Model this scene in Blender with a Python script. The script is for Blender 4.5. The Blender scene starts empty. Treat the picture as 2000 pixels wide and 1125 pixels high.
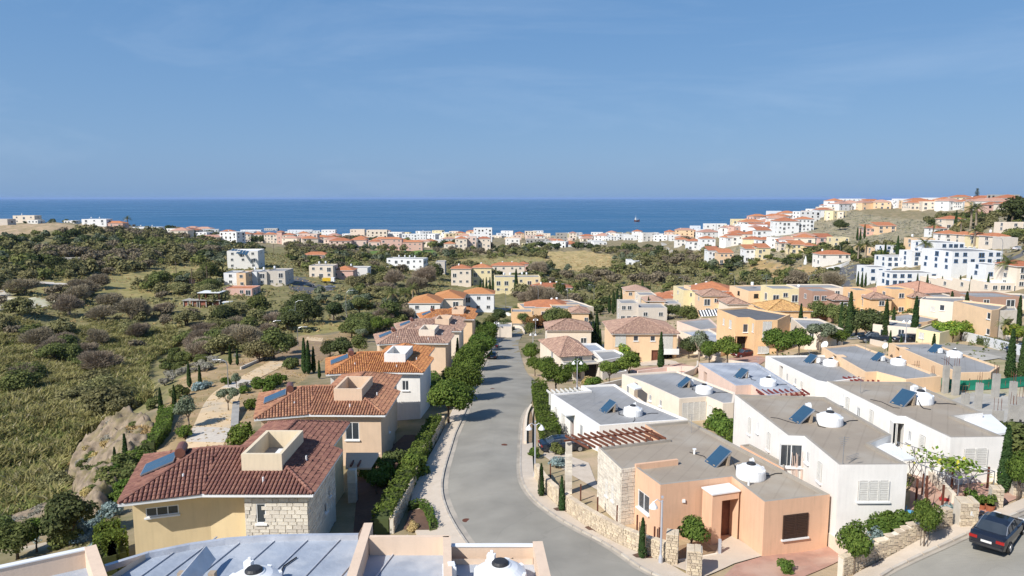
import bpy, bmesh, math, random
import numpy as np
from mathutils import Vector, Matrix
from mathutils.geometry import tessellate_polygon
S = bpy.context.scene
COL = S.collection
R = random.Random(7)
rad = math.radians
# ------------------------------------------------------------ camera, sky, sun
CZ = 60.0                       # camera height above the sea
FPX = 1380.0                    # focal length in pixels of the 2000 px wide photograph
PITCH = rad(7.25)
cam = bpy.data.cameras.new('camera')
cam.sensor_width = 36.0
cam.lens = FPX / 2000 * 36
cam.clip_start = 0.5
cam.clip_end = 120000
camo = bpy.data.objects.new('camera', cam)
COL.objects.link(camo)
camo.location = (0, 0, CZ)
camo.rotation_euler = (math.pi / 2 - PITCH, 0, 0)
S.camera = camo
HAZE = 0.000028                  # density of the sea haze
SUN_EL = rad(41)
SHADOW = rad(43)                # direction in which shadows fall, counted from +X
SD = Vector((-math.cos(SHADOW) * math.cos(SUN_EL), -math.sin(SHADOW) * math.cos(SUN_EL), math.sin(SUN_EL)))
sun = bpy.data.lights.new('sun', 'SUN')
sun.energy = 3.9
sun.angle = rad(0.53)
sun.color = (1.0, 0.965, 0.91)
suno = bpy.data.objects.new('sun', sun)
COL.objects.link(suno)
suno.rotation_euler = SD.to_track_quat('Z', 'Y').to_euler()
W = bpy.data.worlds.new('World')
S.world = W
W.use_nodes = True
nt = W.node_tree
nt.nodes.clear()
def N(t, typ, **k):
    n = t.nodes.new(typ)
    for a, v in k.items():
        if a.startswith('i_'):
            n.inputs[int(a[2:])].default_value = v
        else:
            setattr(n, a, v)
    return n
out = N(nt, 'ShaderNodeOutputWorld')
bg = N(nt, 'ShaderNodeBackground')
bg.inputs[1].default_value = 0.125
sky = N(nt, 'ShaderNodeTexSky', sky_type='NISHITA', sun_disc=False, sun_elevation=SUN_EL,
        sun_rotation=math.atan2(SD.x, SD.y), altitude=60, air_density=1.15, dust_density=1.1, ozone_density=3.2)
tc = N(nt, 'ShaderNodeTexCoord')
# thin streaks of cirrus
mp = N(nt, 'ShaderNodeMapping')
mp.inputs['Scale'].default_value = (1.2, 2.2, 6.0)
mp.inputs['Rotation'].default_value = (0.0, 0.16, 0.3)
nz = N(nt, 'ShaderNodeTexNoise')
nz.inputs['Scale'].default_value = 1.7
nz.inputs['Detail'].default_value = 7
nz.inputs['Roughness'].default_value = 0.62
nz.inputs['Distortion'].default_value = 0.6
cr = N(nt, 'ShaderNodeValToRGB')
cr.color_ramp.elements[0].position = 0.53
cr.color_ramp.elements[0].color = (0, 0, 0, 1)
cr.color_ramp.elements[1].position = 0.85
cr.color_ramp.elements[1].color = (0.12, 0.12, 0.12, 1)
mx = N(nt, 'ShaderNodeMix', data_type='RGBA')
nt.links.new(tc.outputs['Generated'], mp.inputs[0])
nt.links.new(mp.outputs[0], nz.inputs['Vector'])
nt.links.new(nz.outputs[0], cr.inputs[0])
nt.links.new(cr.outputs[0], mx.inputs[0])
# the day's even blue: the physical sky graded by one smooth ramp over the elevation
sep = N(nt, 'ShaderNodeSeparateXYZ'); nt.links.new(tc.outputs['Generated'], sep.inputs[0])
gr = N(nt, 'ShaderNodeValToRGB'); el = gr.color_ramp.elements
el[0].position = 0.0; el[0].color = (0.190, 0.325, 0.54, 1)
el[1].position = 1.0; el[1].color = (0.035, 0.10, 0.28, 1)
for pos, c in ((0.06, (0.178, 0.318, 0.54, 1)), (0.22, (0.128, 0.268, 0.50, 1)), (0.46, (0.088, 0.212, 0.44, 1))):
    q_ = el.new(pos); q_.color = c
nt.links.new(sep.outputs[2], gr.inputs[0])
gm_ = N(nt, 'ShaderNodeMix', data_type='RGBA', blend_type='MULTIPLY'); gm_.inputs[0].default_value = 1.0
gm_.inputs[7].default_value = (5.5, 5.8, 6.0, 1)
nt.links.new(gr.outputs[0], gm_.inputs[6])
tint = N(nt, 'ShaderNodeMix', data_type='RGBA'); tint.inputs[0].default_value = 0.88
nt.links.new(sky.outputs[0], tint.inputs[6]); nt.links.new(gm_.outputs[2], tint.inputs[7])
nt.links.new(tint.outputs[2], mx.inputs[6])
mx.inputs[7].default_value = (5.0, 5.5, 6.2, 1)
nt.links.new(mx.outputs[2], bg.inputs[0])
nt.links.new(bg.outputs[0], out.inputs[0])
S.view_settings.view_transform = 'Standard'
S.view_settings.look = 'None'
S.view_settings.exposure = 0.6
S.view_settings.gamma = 1
S.view_settings.use_curve_mapping = False
S.render.engine = 'CYCLES'
S.cycles.max_bounces = 6
S.cycles.diffuse_bounces = 3
S.cycles.transparent_max_bounces = 4
S.cycles.volume_bounces = 0
S.cycles.volume_step_rate = 10

# ------------------------------------------------------------ photograph pixel <-> place
def ray(x, y):
    u = (x - 1000) / FPX
    v = (562.5 - y) / FPX
    d1 = math.cos(PITCH) + v * math.sin(PITCH)
    d2 = -math.sin(PITCH) + v * math.cos(PITCH)
    return u / d1, d2 / d1
def at_h(x, y, H):              # the place at height H below the camera
    a, b = ray(x, y)
    Y = -H / b
    return Vector((a * Y, Y, CZ - H))
def at_y(x, y, Y):
    a, b = ray(x, y)
    return Vector((a * Y, Y, CZ + b * Y))

# ------------------------------------------------------------ terrain: surveyed heights
GP = [  # x, y in the photograph, metres below the camera
 (1490,1083,21.9),(1617,1063,21.9),(1765,1008,19.6),(1900,1100,19.4),(1990,1000,18.6),(1400,1120,21.9),(1240,1000,22.5),(1150,930,23.2),
 (1950,950,18.8),(1080,850,25.0),(1330,860,23.0),(1215,775,25.2),(1440,800,24.0),(1500,725,24.4),(1640,770,23),(1800,690,23.4),(1960,790,20.6),(1990,700,22.3),
 (1860,830,19.6),(1195,707,32),(1130,745,28.4),(1491,692,27.3),(1400,700,28.3),(1937,662,24),(1700,668,25.2),(1850,670,24.4),(1270,620,36.5),(1650,618,30.2),
 (1850,603,28),(1500,598,33.5),(1400,598,36),(1990,620,25.5),(1300,540,44),(1420,550,42.5),(1500,530,38.5),(1560,560,36),(1100,560,44.5),(1850,550,27),(1980,555,24),(1700,552,30),
 (1650,565,32),(1640,520,31),(1500,510,34.5),(1630,500,28.5),(1420,510,37.5),(1340,480,38),(1380,470,38),(1300,488,45),(1250,500,46.5),
 (1640,408,10),(1700,414,11.5),(1760,410,9.5),(1850,408,8),(1950,412,7.8),(1990,425,8.4),(1700,440,19),(1600,460,25),(1750,470,21.5),(1850,440,14.5),
 (1900,470,17.5),(1990,470,15),(1560,432,21.5),(1500,432,26),(1450,445,31.5),(1400,458,37.5),(1550,490,30),(1800,500,23),
 (942,478,51),(560,478,44),(900,488,48.5),(750,487,46.5),(650,476,45.5),(1100,510,47.5),(1180,490,49),(800,500,46),(1000,545,45.5),(970,572,43.3),(880,607,39.5),(960,607,40.3),(1050,590,42),
 (1020,480,51.5),(1100,480,51.5),(1200,482,50),(480,562,35),(560,560,35.3),(470,525,34.3),(430,575,35.4),(580,550,35.2),(650,540,36.5),(700,520,39.5),(620,505,38),(640,575,38.5),(740,600,40),
 (45,436,20.7),(180,440,21.5),(100,446,20.5),(250,442,24),(310,453,31),(380,466,38),(450,470,42),(100,480,28),(100,520,31),(20,545,31.5),(50,590,33),(200,545,33.5),
 (250,590,36),(300,520,33.5),(400,490,36),(300,630,38.5),(50,700,37.5),(150,900,36.5),(20,800,37),(350,720,37.5),(20,1000,34.5),(120,640,37.5),(180,780,37.5),(430,650,38.3),(520,620,39),
 (250,826,29.6),(285,850,29),(195,862,32.5),(165,950,33.5),(215,905,30.5),(200,1040,26.2),(140,1000,28.3),(60,1020,29.5),(0,1060,29),(230,975,27.8),
 (400,850,27.6),(335,870,28),(450,770,29.6),(520,720,31.2),(610,665,34.5),(600,740,30.4),(480,800,28.6),(690,672,34),(300,810,29.7),(350,735,32.6),(440,690,34),(550,655,36),
 (800,960,24.0),(850,870,25.0),(700,930,24.8),(860,660,37),(760,650,37.5),(620,880,25.5),(640,790,28.5),(760,745,29.5)]
GX = [  # x, y, metres below the camera: along the road, and the ground outside the picture
 (4,36,21.6),(-0.4,49,22.6),(-2.2,60,23.5),(-2.2,70,24.2),(-2,80,25),(-1.7,90,25.8),(-1.2,115,28.4),(-1.5,140,31.4),(-1.8,172,35.4),(-1.5,205,39),(2,230,40.4),(8,262,41.3),
 (0,-40,15),(-60,-40,20),(60,-40,15),(0,15,18.2),(-20,20,20),(30,20,18),(50,30,17),(-45,35,27),(-80,40,33),(90,60,19),(120,120,22),(-160,120,36),(-220,240,33),(300,240,12),(420,400,4),(520,700,3),
 (-420,450,20),(-600,700,20),(-40,35,25),(-18,30,22.5),(-9,44,23.4),(700,300,0),
 (240,900,46),(420,860,18),(600,900,12),(330,1000,45),(520,1080,40),(180,1000,50),(120,960,53),(0,1040,57.5),(-200,1000,57),(-400,960,52),(-600,1000,40),(700,1200,30),(300,1120,60),(-100,1150,60.7),(100,1150,60.7),
 (-400,1150,61),(500,1250,61),(800,1400,61),(-800,1200,61),(0,1500,66),(900,1800,70),(-900,1700,70),(0,2200,75),(1500,600,-5),(-1500,600,30)]
CP = [tuple(at_h(a, b, h)) for a, b, h in GP] + [(a, b, CZ - h) for a, b, h in GX]
CP = np.array(CP)
def warp(X, Y):
    X = np.asarray(X, float); Y = np.asarray(Y, float)
    r = np.maximum(np.hypot(X, Y + 30), 20.0)
    s = np.log(r / 20.0) * 30.0 / r         # compress the far distance so that all points have their say
    return np.stack([X * s * 1.0, (Y + 30) * s * 1.0], -1)
_cw = warp(CP[:, 0], CP[:, 1])
def _ker(A, B):
    d = np.sqrt(((A[:, None, :] - B[None, :, :]) ** 2).sum(-1) + 0.6)
    return d
_n = len(CP)
_M = np.zeros((_n + 3, _n + 3))
_M[:_n, :_n] = _ker(_cw, _cw) - np.eye(_n) * 0.08
_M[:_n, _n] = 1; _M[_n, :_n] = 1
_M[:_n, _n+1:] = _cw; _M[_n+1:, :_n] = _cw.T
_wt = np.linalg.solve(_M, np.concatenate([CP[:, 2], [0, 0, 0]]))
def G(X, Y):                    # ground height, arrays
    X = np.atleast_1d(np.asarray(X, float)); Y = np.atleast_1d(np.asarray(Y, float))
    o = np.empty(len(X))
    for i in range(0, len(X), 20000):
        w = warp(X[i:i+20000], Y[i:i+20000])
        o[i:i+20000] = _ker(w, _cw) @ _wt[:_n] + _wt[_n] + w @ _wt[_n+1:]
    return o
def g(x, y):
    return float(G([x], [y])[0])
_YS = np.exp(np.linspace(math.log(18), math.log(1500), 420))
def on_ground(px, py):          # the place on the ground seen at a pixel
    a, b = ray(px, py)
    d = CZ + b * _YS - G(a * _YS, _YS)
    k = np.nonzero(d < 0)[0]
    k = int(k[0]) if len(k) else len(_YS) - 1
    if k == 0:
        Y = _YS[0]
    else:
        t = d[k-1] / (d[k-1] - d[k]) if d[k] < 0 else 1
        Y = _YS[k-1] + t * (_YS[k] - _YS[k-1])
    return Vector((a * Y, Y, g(a * Y, Y)))
# ------------------------------------------------------------ materials
MATS = {}
def mat(name, c1, c2=None, rough=0.85, scale=1.0, bump=0.0, bscale=8.0, detail=5, metal=0.0, spec=0.35, lo=0.35, hi=0.65,
        coord='Object', island=0.0, streak=0.0, c3=None, s3=0.2, attr=False, objvar=0.0, crack=0.0, seam=0.0):
    if name in MATS: return MATS[name]
    m = bpy.data.materials.new(name); MATS[name] = m
    m.use_nodes = True
    t = m.node_tree; t.nodes.clear()
    o = N(t, 'ShaderNodeOutputMaterial'); b = N(t, 'ShaderNodeBsdfPrincipled')
    t.links.new(b.outputs[0], o.inputs[0])
    b.inputs['Roughness'].default_value = rough
    b.inputs['Metallic'].default_value = metal
    b.inputs['Specular IOR Level'].default_value = spec
    c2 = c2 or tuple(x * 0.8 for x in c1)
    if coord == 'World':
        geo = N(t, 'ShaderNodeNewGeometry'); co = geo.outputs['Position']
    else:
        co = N(t, 'ShaderNodeTexCoord').outputs['Object']
    n = N(t, 'ShaderNodeTexNoise'); n.inputs['Scale'].default_value = scale; n.inputs['Detail'].default_value = detail
    n.inputs['Roughness'].default_value = 0.6
    t.links.new(co, n.inputs['Vector'])
    r = N(t, 'ShaderNodeMapRange', i_1=lo, i_2=hi)
    t.links.new(n.outputs[0], r.inputs[0])
    x = N(t, 'ShaderNodeMix', data_type='RGBA')
    t.links.new(r.outputs[0], x.inputs[0])
    x.inputs[6].default_value = (*c1, 1); x.inputs[7].default_value = (*c2, 1)
    last = x.outputs[2]
    if attr:
        a = N(t, 'ShaderNodeVertexColor', layer_name='cover')
        x3 = N(t, 'ShaderNodeMix', data_type='RGBA', blend_type='MULTIPLY'); x3.inputs[0].default_value = 1
        t.links.new(last, x3.inputs[6]); t.links.new(a.outputs[0], x3.inputs[7]); last = x3.outputs[2]
    if c3:
        n3 = N(t, 'ShaderNodeTexNoise'); n3.inputs['Scale'].default_value = s3; n3.inputs['Detail'].default_value = 4
        t.links.new(co, n3.inputs['Vector'])
        r3 = N(t, 'ShaderNodeMapRange', i_1=0.48, i_2=0.66); t.links.new(n3.outputs[0], r3.inputs[0])
        x3 = N(t, 'ShaderNodeMix', data_type='RGBA'); t.links.new(r3.outputs[0], x3.inputs[0])
        t.links.new(last, x3.inputs[6]); x3.inputs[7].default_value = (*c3, 1); last = x3.outputs[2]
    if crack:           # fine dark cracks and old patches
        vo = N(t, 'ShaderNodeTexVoronoi', feature='DISTANCE_TO_EDGE'); vo.inputs['Scale'].default_value = crack
        nd = N(t, 'ShaderNodeTexNoise'); nd.inputs['Scale'].default_value = 0.6; nd.inputs['Detail'].default_value = 6; t.links.new(co, nd.inputs['Vector'])
        md = N(t, 'ShaderNodeMix', data_type='RGBA', blend_type='LINEAR_LIGHT'); md.inputs[0].default_value = 0.5; t.links.new(co, md.inputs[6]); t.links.new(nd.outputs['Color'], md.inputs[7]); t.links.new(md.outputs[2], vo.inputs['Vector'])
        rc = N(t, 'ShaderNodeMapRange', i_1=0.0, i_2=0.005, i_3=0.88, i_4=1.0); t.links.new(vo.outputs[0], rc.inputs[0])
        np_ = N(t, 'ShaderNodeTexNoise'); np_.inputs['Scale'].default_value = 0.35; np_.inputs['Detail'].default_value = 9; t.links.new(co, np_.inputs['Vector'])
        rp = N(t, 'ShaderNodeMapRange', i_1=0.3, i_2=0.7, i_3=0.84, i_4=1.1); t.links.new(np_.outputs[0], rp.inputs[0])
        mm = N(t, 'ShaderNodeMath', operation='MULTIPLY'); t.links.new(rc.outputs[0], mm.inputs[0]); t.links.new(rp.outputs[0], mm.inputs[1])
        hs = N(t, 'ShaderNodeHueSaturation'); t.links.new(last, hs.inputs['Color']); t.links.new(mm.outputs[0], hs.inputs['Value']); last = hs.outputs[0]
    if seam:            # overlaps of the roofing felt, one per metre
        gp = N(t, 'ShaderNodeNewGeometry'); mr = N(t, 'ShaderNodeMapping'); mr.inputs['Rotation'].default_value = (0, 0, seam)
        wv = N(t, 'ShaderNodeTexWave'); wv.inputs['Scale'].default_value = 0.314; wv.inputs['Distortion'].default_value = 0.25; wv.inputs['Detail'].default_value = 3
        t.links.new(gp.outputs['Position'], mr.inputs[0]); t.links.new(mr.outputs[0], wv.inputs['Vector'])
        rw = N(t, 'ShaderNodeMapRange', i_1=0.0, i_2=0.05, i_3=0.90, i_4=1.0); t.links.new(wv.outputs[1], rw.inputs[0])
        hs = N(t, 'ShaderNodeHueSaturation'); t.links.new(last, hs.inputs['Color']); t.links.new(rw.outputs[0], hs.inputs['Value']); last = hs.outputs[0]
    if streak:          # faint rain streaks down a wall
        mp = N(t, 'ShaderNodeMapping'); mp.inputs['Scale'].default_value = (3.1, 3.1, 0.3)
        ns = N(t, 'ShaderNodeTexNoise'); ns.inputs['Scale'].default_value = 1.6; ns.inputs['Detail'].default_value = 5
        t.links.new(co, mp.inputs[0]); t.links.new(mp.outputs[0], ns.inputs['Vector'])
        rs = N(t, 'ShaderNodeMapRange', i_1=0.45, i_2=0.8, i_3=1.0, i_4=1.0 - streak); t.links.new(ns.outputs[0], rs.inputs[0])
        hs = N(t, 'ShaderNodeHueSaturation'); t.links.new(last, hs.inputs['Color']); t.links.new(rs.outputs[0], hs.inputs['Value']); last = hs.outputs[0]
    if island or objvar:
        src = N(t, 'ShaderNodeNewGeometry').outputs['Random Per Island'] if island else N(t, 'ShaderNodeObjectInfo').outputs['Random']
        k = island or objvar
        ri = N(t, 'ShaderNodeMapRange', i_3=1 - k, i_4=1 + k); t.links.new(src, ri.inputs[0])
        hs = N(t, 'ShaderNodeHueSaturation'); t.links.new(last, hs.inputs['Color']); t.links.new(ri.outputs[0], hs.inputs['Value'])
        r2 = N(t, 'ShaderNodeMapRange', i_3=0.5 - k * 0.03, i_4=0.5 + k * 0.03); t.links.new(src, r2.inputs[0]); t.links.new(r2.outputs[0], hs.inputs['Hue'])
        last = hs.outputs[0]
    t.links.new(last, b.inputs['Base Color'])
    if bump:
        nb = N(t, 'ShaderNodeTexNoise'); nb.inputs['Scale'].default_value = bscale; nb.inputs['Detail'].default_value = 4
        t.links.new(co, nb.inputs['Vector'])
        bp = N(t, 'ShaderNodeBump'); bp.inputs['Strength'].default_value = bump; bp.inputs['Distance'].default_value = 0.05
        t.links.new(nb.outputs[0], bp.inputs['Height']); t.links.new(bp.outputs[0], b.inputs['Normal'])
    return m
def leafmat(name, c1, c2, c3=None, trans=0.3, obj=0.18):
    m = bpy.data.materials.new(name); MATS[name] = m; m.use_nodes = True
    t = m.node_tree; t.nodes.clear()
    o = N(t, 'ShaderNodeOutputMaterial'); d = N(t, 'ShaderNodeBsdfDiffuse'); tr = N(t, 'ShaderNodeBsdfTranslucent'); ms = N(t, 'ShaderNodeMixShader')
    gm = N(t, 'ShaderNodeNewGeometry'); oi = N(t, 'ShaderNodeObjectInfo')
    cr = N(t, 'ShaderNodeValToRGB'); e = cr.color_ramp.elements
    e[0].color = (*c1, 1); e[1].color = (*c2, 1); e[1].position = 0.9
    if c3:
        q = e.new(0.97); q.color = (*c3, 1)
    t.links.new(gm.outputs['Random Per Island'], cr.inputs[0])
    hs = N(t, 'ShaderNodeHueSaturation')
    r = N(t, 'ShaderNodeMapRange', i_3=1 - obj, i_4=1 + obj); r2 = N(t, 'ShaderNodeMapRange', i_3=0.485, i_4=0.515)
    t.links.new(oi.outputs['Random'], r.inputs[0]); t.links.new(r.outputs[0], hs.inputs['Value'])
    ml = N(t, 'ShaderNodeMath', operation='MULTIPLY'); ml.inputs[1].default_value = 7.13
    fr = N(t, 'ShaderNodeMath', operation='FRACT')
    t.links.new(oi.outputs['Random'], ml.inputs[0]); t.links.new(ml.outputs[0], fr.inputs[0]); t.links.new(fr.outputs[0], r2.inputs[0]); t.links.new(r2.outputs[0], hs.inputs['Hue'])
    t.links.new(cr.outputs[0], hs.inputs['Color'])
    t.links.new(hs.outputs[0], d.inputs[0]); t.links.new(hs.outputs[0], tr.inputs[0]); ms.inputs[0].default_value = trans
    t.links.new(d.outputs[0], ms.inputs[1]); t.links.new(tr.outputs[0], ms.inputs[2]); t.links.new(ms.outputs[0], o.inputs[0])
    return m
M = MATS
mat('terrain', (1.0, 0.96, 0.9), (0.62, 0.66, 0.5), 0.95, 0.22, 0.9, 3.0, 8, coord='World', attr=True, lo=0.38, hi=0.62)
mat('asphalt', (0.31, 0.29, 0.245), (0.265, 0.248, 0.212), 0.9, 0.12, 0.25, 30, coord='World', lo=0.3, hi=0.7, c3=(0.33, 0.305, 0.255), s3=0.06, crack=0.16)
mat('dark_asphalt', (0.13, 0.13, 0.13), (0.10, 0.10, 0.105), 0.9, 0.3, coord='World')
mat('paving', (0.60, 0.51, 0.41), (0.53, 0.445, 0.35), 0.85, 1.3, 0.3, 7, coord='World', c3=(0.56, 0.47, 0.37), s3=0.3)
mat('kerbstone', (0.50, 0.45, 0.38), (0.42, 0.37, 0.31), 0.85, 1.0, objvar=0.12)
mat('pink_paving', (0.47, 0.27, 0.20), (0.38, 0.22, 0.165), 0.85, 1.2, 0.3, 6, coord='World', c3=(0.50, 0.33, 0.25), s3=0.5)
mat('soil', (0.34, 0.235, 0.14), (0.25, 0.17, 0.10), 0.95, 1.0, 0.9, 5, coord='World')
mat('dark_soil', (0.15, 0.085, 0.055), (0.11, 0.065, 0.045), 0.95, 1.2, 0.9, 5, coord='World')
mat('sand_path', (0.66, 0.49, 0.30), (0.60, 0.44, 0.26), 0.9, 0.5, 0.2, 8, coord='World', c3=(0.53, 0.43, 0.30), s3=0.25)
mat('pale_stone_paving', (0.56, 0.50, 0.42), (0.47, 0.41, 0.34), 0.85, 1.5, 0.3, 6, coord='World', island=0.12)
mat('concrete', (0.40, 0.38, 0.34), (0.30, 0.285, 0.26), 0.9, 0.9, 0.4, 12)
mat('concrete_slab', (0.47, 0.44, 0.38), (0.38, 0.35, 0.30), 0.9, 0.5, 0.4, 8)
mat('rock', (0.33, 0.255, 0.18), (0.155, 0.12, 0.085), 0.95, 1.1, 1.0, 3.5, 9, c3=(0.20, 0.165, 0.08), s3=0.45)
mat('white_earth', (0.62, 0.56, 0.47), (0.52, 0.46, 0.38), 0.95, 0.3, coord='World')
mat('dry_field', (0.44, 0.335, 0.17), (0.36, 0.28, 0.14), 0.95, 0.06, coord='World', c3=(0.30, 0.26, 0.12), s3=0.03)
mat('bright_field', (0.19, 0.24, 0.055), (0.12, 0.18, 0.05), 0.95, 0.08, coord='World')
# walls
def wallm(n, c, st=0.08): mat(n, c, tuple(v * 0.93 for v in c), 0.9, 0.8, 0.12, 18, streak=st)
wallm('white_wall', (0.82, 0.785, 0.73)); wallm('cream_wall', (0.78, 0.67, 0.54)); wallm('yellow_wall', (0.74, 0.58, 0.34), 0.08)
wallm('peach_wall', (0.73, 0.46, 0.30), 0.12); wallm('beige_wall', (0.72, 0.53, 0.37)); wallm('orange_wall', (0.81, 0.53, 0.29)); 
wallm('light_peach_wall', (0.80, 0.565, 0.355)); wallm('pink_wall', (0.74, 0.56, 0.46)); wallm('brown_wall', (0.42, 0.26, 0.19)); wallm('bright_white_wall', (0.78, 0.78, 0.77), 0.06)
wallm('foreground_wall', (0.72, 0.55, 0.41), 0.08); wallm('pale_yellow_wall', (0.78, 0.66, 0.40)); wallm('grey_beige_wall', (0.60, 0.54, 0.47)); wallm('box_wall', (0.74, 0.62, 0.44), .1)
wallm('rose_wall', (0.68, 0.44, 0.36)); wallm('deep_yellow_wall', (0.74, 0.54, 0.20))
# flat roofs
mat('roof_taupe', (0.345, 0.29, 0.225), (0.30, 0.25, 0.195), 0.9, 0.45, 0.3, 10, streak=0.0, c3=(0.37, 0.325, 0.265), s3=0.3, seam=0.55)
mat('roof_grey', (0.29, 0.285, 0.275), (0.235, 0.23, 0.225), 0.85, 0.5, 0.3, 8, c3=(0.33, 0.33, 0.33), s3=0.25, seam=0.55)
mat('roof_blue_grey', (0.36, 0.385, 0.42), (0.29, 0.31, 0.35), 0.6, 0.5, 0.3, 6, c3=(0.45, 0.47, 0.50), s3=0.35, seam=0.55)
mat('roof_dark', (0.15, 0.15, 0.15), (0.11, 0.11, 0.115), 0.8, 0.6)
mat('roof_silver', (0.36, 0.40, 0.46), (0.28, 0.315, 0.37), 0.5, 0.9, 0.4, 5, 8, c3=(0.44, 0.465, 0.50), s3=0.7, spec=0.5)
mat('flashing', (0.62, 0.63, 0.66), (0.48, 0.49, 0.52), 0.35, 1.5, 0.3, 6, metal=0.3, spec=0.6)
mat('parapet_grey', (0.36, 0.32, 0.27), (0.30, 0.27, 0.225), 0.9, 1.2)
mat('white_paint', (0.80, 0.80, 0.79), (0.74, 0.74, 0.72), 0.5, 1.0)
mat('white_plastic', (0.84, 0.84, 0.83), (0.78, 0.78, 0.77), 0.35, 1.0, spec=0.5)
mat('black_plastic', (0.025, 0.025, 0.028), (0.04, 0.04, 0.04), 0.5, 3.0)
mat('glass', (0.035, 0.045, 0.055), (0.05, 0.06, 0.07), 0.08, 0.8, spec=0.8)
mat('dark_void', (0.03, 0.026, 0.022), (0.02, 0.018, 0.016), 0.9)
mat('solar_glass', (0.035, 0.085, 0.14), (0.03, 0.07, 0.12), 0.14, 1.0, spec=0.8)
mat('metal', (0.45, 0.46, 0.48), (0.38, 0.39, 0.40), 0.4, 2.0, metal=0.7)
mat('lamp_metal', (0.50, 0.51, 0.55), (0.45, 0.46, 0.5), 0.4, 2.0, metal=0.2)
mat('block', (0.42, 0.33, 0.24), (0.34, 0.27, 0.19), 0.95, 4.0)
mat('brown_wood', (0.17, 0.062, 0.035), (0.11, 0.04, 0.025), 0.7, 3.0)
mat('shutter_brown', (0.055, 0.03, 0.02), (0.045, 0.025, 0.018), 0.6, 3.0)
mat('shutter_white', (0.70, 0.68, 0.63), (0.62, 0.60, 0.55), 0.6, 3.0)
mat('shutter_green', (0.05, 0.13, 0.09), (0.04, 0.1, 0.07), 0.6, 3.0)
mat('blue_paint', (0.06, 0.20, 0.42), (0.05, 0.16, 0.36), 0.6, 3.0)
mat('brown_tank', (0.20, 0.085, 0.06), (0.15, 0.065, 0.045), 0.45, 2.0)
mat('bark', (0.17, 0.125, 0.09), (0.10, 0.075, 0.055), 0.95, 6.0, 0.6, 12)
mat('pale_bark', (0.33, 0.27, 0.20), (0.24, 0.19, 0.14), 0.95, 6.0, 0.6, 12)
mat('pale_block', (0.74, 0.68, 0.58), (0.62, 0.55, 0.45), 0.9, 1.6, 0.6, 9, objvar=0.14)
mat('mortar', (0.66, 0.60, 0.50), (0.58, 0.52, 0.43), 0.95, 2.0)
mat('rubble', (0.66, 0.55, 0.41), (0.53, 0.43, 0.30), 0.95, 1.5, 0.8, 7, island=0.16)
mat('rubble_one', (0.66, 0.55, 0.41), (0.53, 0.43, 0.30), 0.95, 1.5, 0.8, 7, objvar=0.18)
def tilem(n, c, one=False):
    a = dict(objvar=0.22) if one else dict(island=0.22)
    mat(n, c, tuple(v * 0.78 for v in c), 0.85, 2.0, **a)
tilem('tile_maroon', (0.265, 0.125, 0.092)); tilem('tile_maroon_one', (0.265, 0.125, 0.092), True)
tilem('tile_terracotta', (0.40, 0.195, 0.115)); tilem('tile_orange', (0.50, 0.215, 0.085)); tilem('tile_pink', (0.43, 0.275, 0.205)); tilem('tile_salmon', (0.50, 0.24, 0.14))
tilem('tile_yellow', (0.60, 0.36, 0.15))
mat('far_tile', (0.48, 0.185, 0.085), (0.36, 0.14, 0.07), 0.9, 0.9, objvar=0.15)
mat('far_tile_pink', (0.50, 0.28, 0.20), (0.40, 0.22, 0.16), 0.9, 0.9, objvar=0.15)
mat('car_black', (0.012, 0.013, 0.018), (0.012, 0.013, 0.02), 0.12, spec=0.8)
mat('car_navy', (0.012, 0.02, 0.035), None, 0.15, spec=0.8); mat('car_white', (0.78, 0.78, 0.78), None, 0.2, spec=0.7); mat('car_red', (0.10, 0.012, 0.012), None, 0.2, spec=0.7)
mat('car_silver', (0.42, 0.43, 0.45), None, 0.25, metal=0.5)
mat('tyre', (0.02, 0.02, 0.02), None, 0.8); mat('tail_light', (0.35, 0.012, 0.01), None, 0.2, spec=0.7); mat('plate', (0.75, 0.75, 0.72), None, 0.4)
mat('green_net', (0.012, 0.20, 0.125), (0.01, 0.16, 0.10), 0.8, 1.0)
mat('terracotta_pot', (0.42, 0.14, 0.07), None, 0.8)
mat('red_paint', (0.40, 0.03, 0.03), None, 0.6); mat('light_blue_paint', (0.12, 0.38, 0.62), None, 0.5); mat('blue_plastic', (0.02, 0.06, 0.35), None, 0.5)
mat('yellow_paint', (0.72, 0.46, 0.03), None, 0.5); mat('green_paint', (0.10, 0.28, 0.12), None, 0.6); mat('silver_dome', (0.60, 0.62, 0.64), None, 0.25, metal=0.6)
mat('rust', (0.14, 0.05, 0.03), None, 0.9); mat('red_brick', (0.33, 0.12, 0.075), (0.25, 0.09, 0.06), 0.9, 1.5)
# leaves
leafmat('leaf_street', (0.06, 0.105, 0.022), (0.165, 0.22, 0.05)); leafmat('leaf_dark', (0.05, 0.07, 0.028), (0.13, 0.15, 0.062))
leafmat('leaf_mid', (0.085, 0.11, 0.036), (0.20, 0.22, 0.078)); leafmat('leaf_bright', (0.145, 0.232, 0.029), (0.25, 0.31, 0.07), (0.609, 0.522, 0.072))
leafmat('leaf_olive', (0.123, 0.160, 0.094), (0.261, 0.290, 0.189)); leafmat('leaf_bare', (0.21, 0.165, 0.115), (0.40, 0.33, 0.235), trans=0.1)
leafmat('leaf_scrub', (0.13, 0.128, 0.055), (0.31, 0.285, 0.135)); leafmat('leaf_cypress', (0.032, 0.065, 0.023), (0.080, 0.123, 0.043))
leafmat('leaf_reed', (0.24, 0.225, 0.075), (0.47, 0.41, 0.18), (0.64, 0.55, 0.34)); leafmat('leaf_reed_green', (0.12, 0.145, 0.045), (0.27, 0.29, 0.10))
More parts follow.
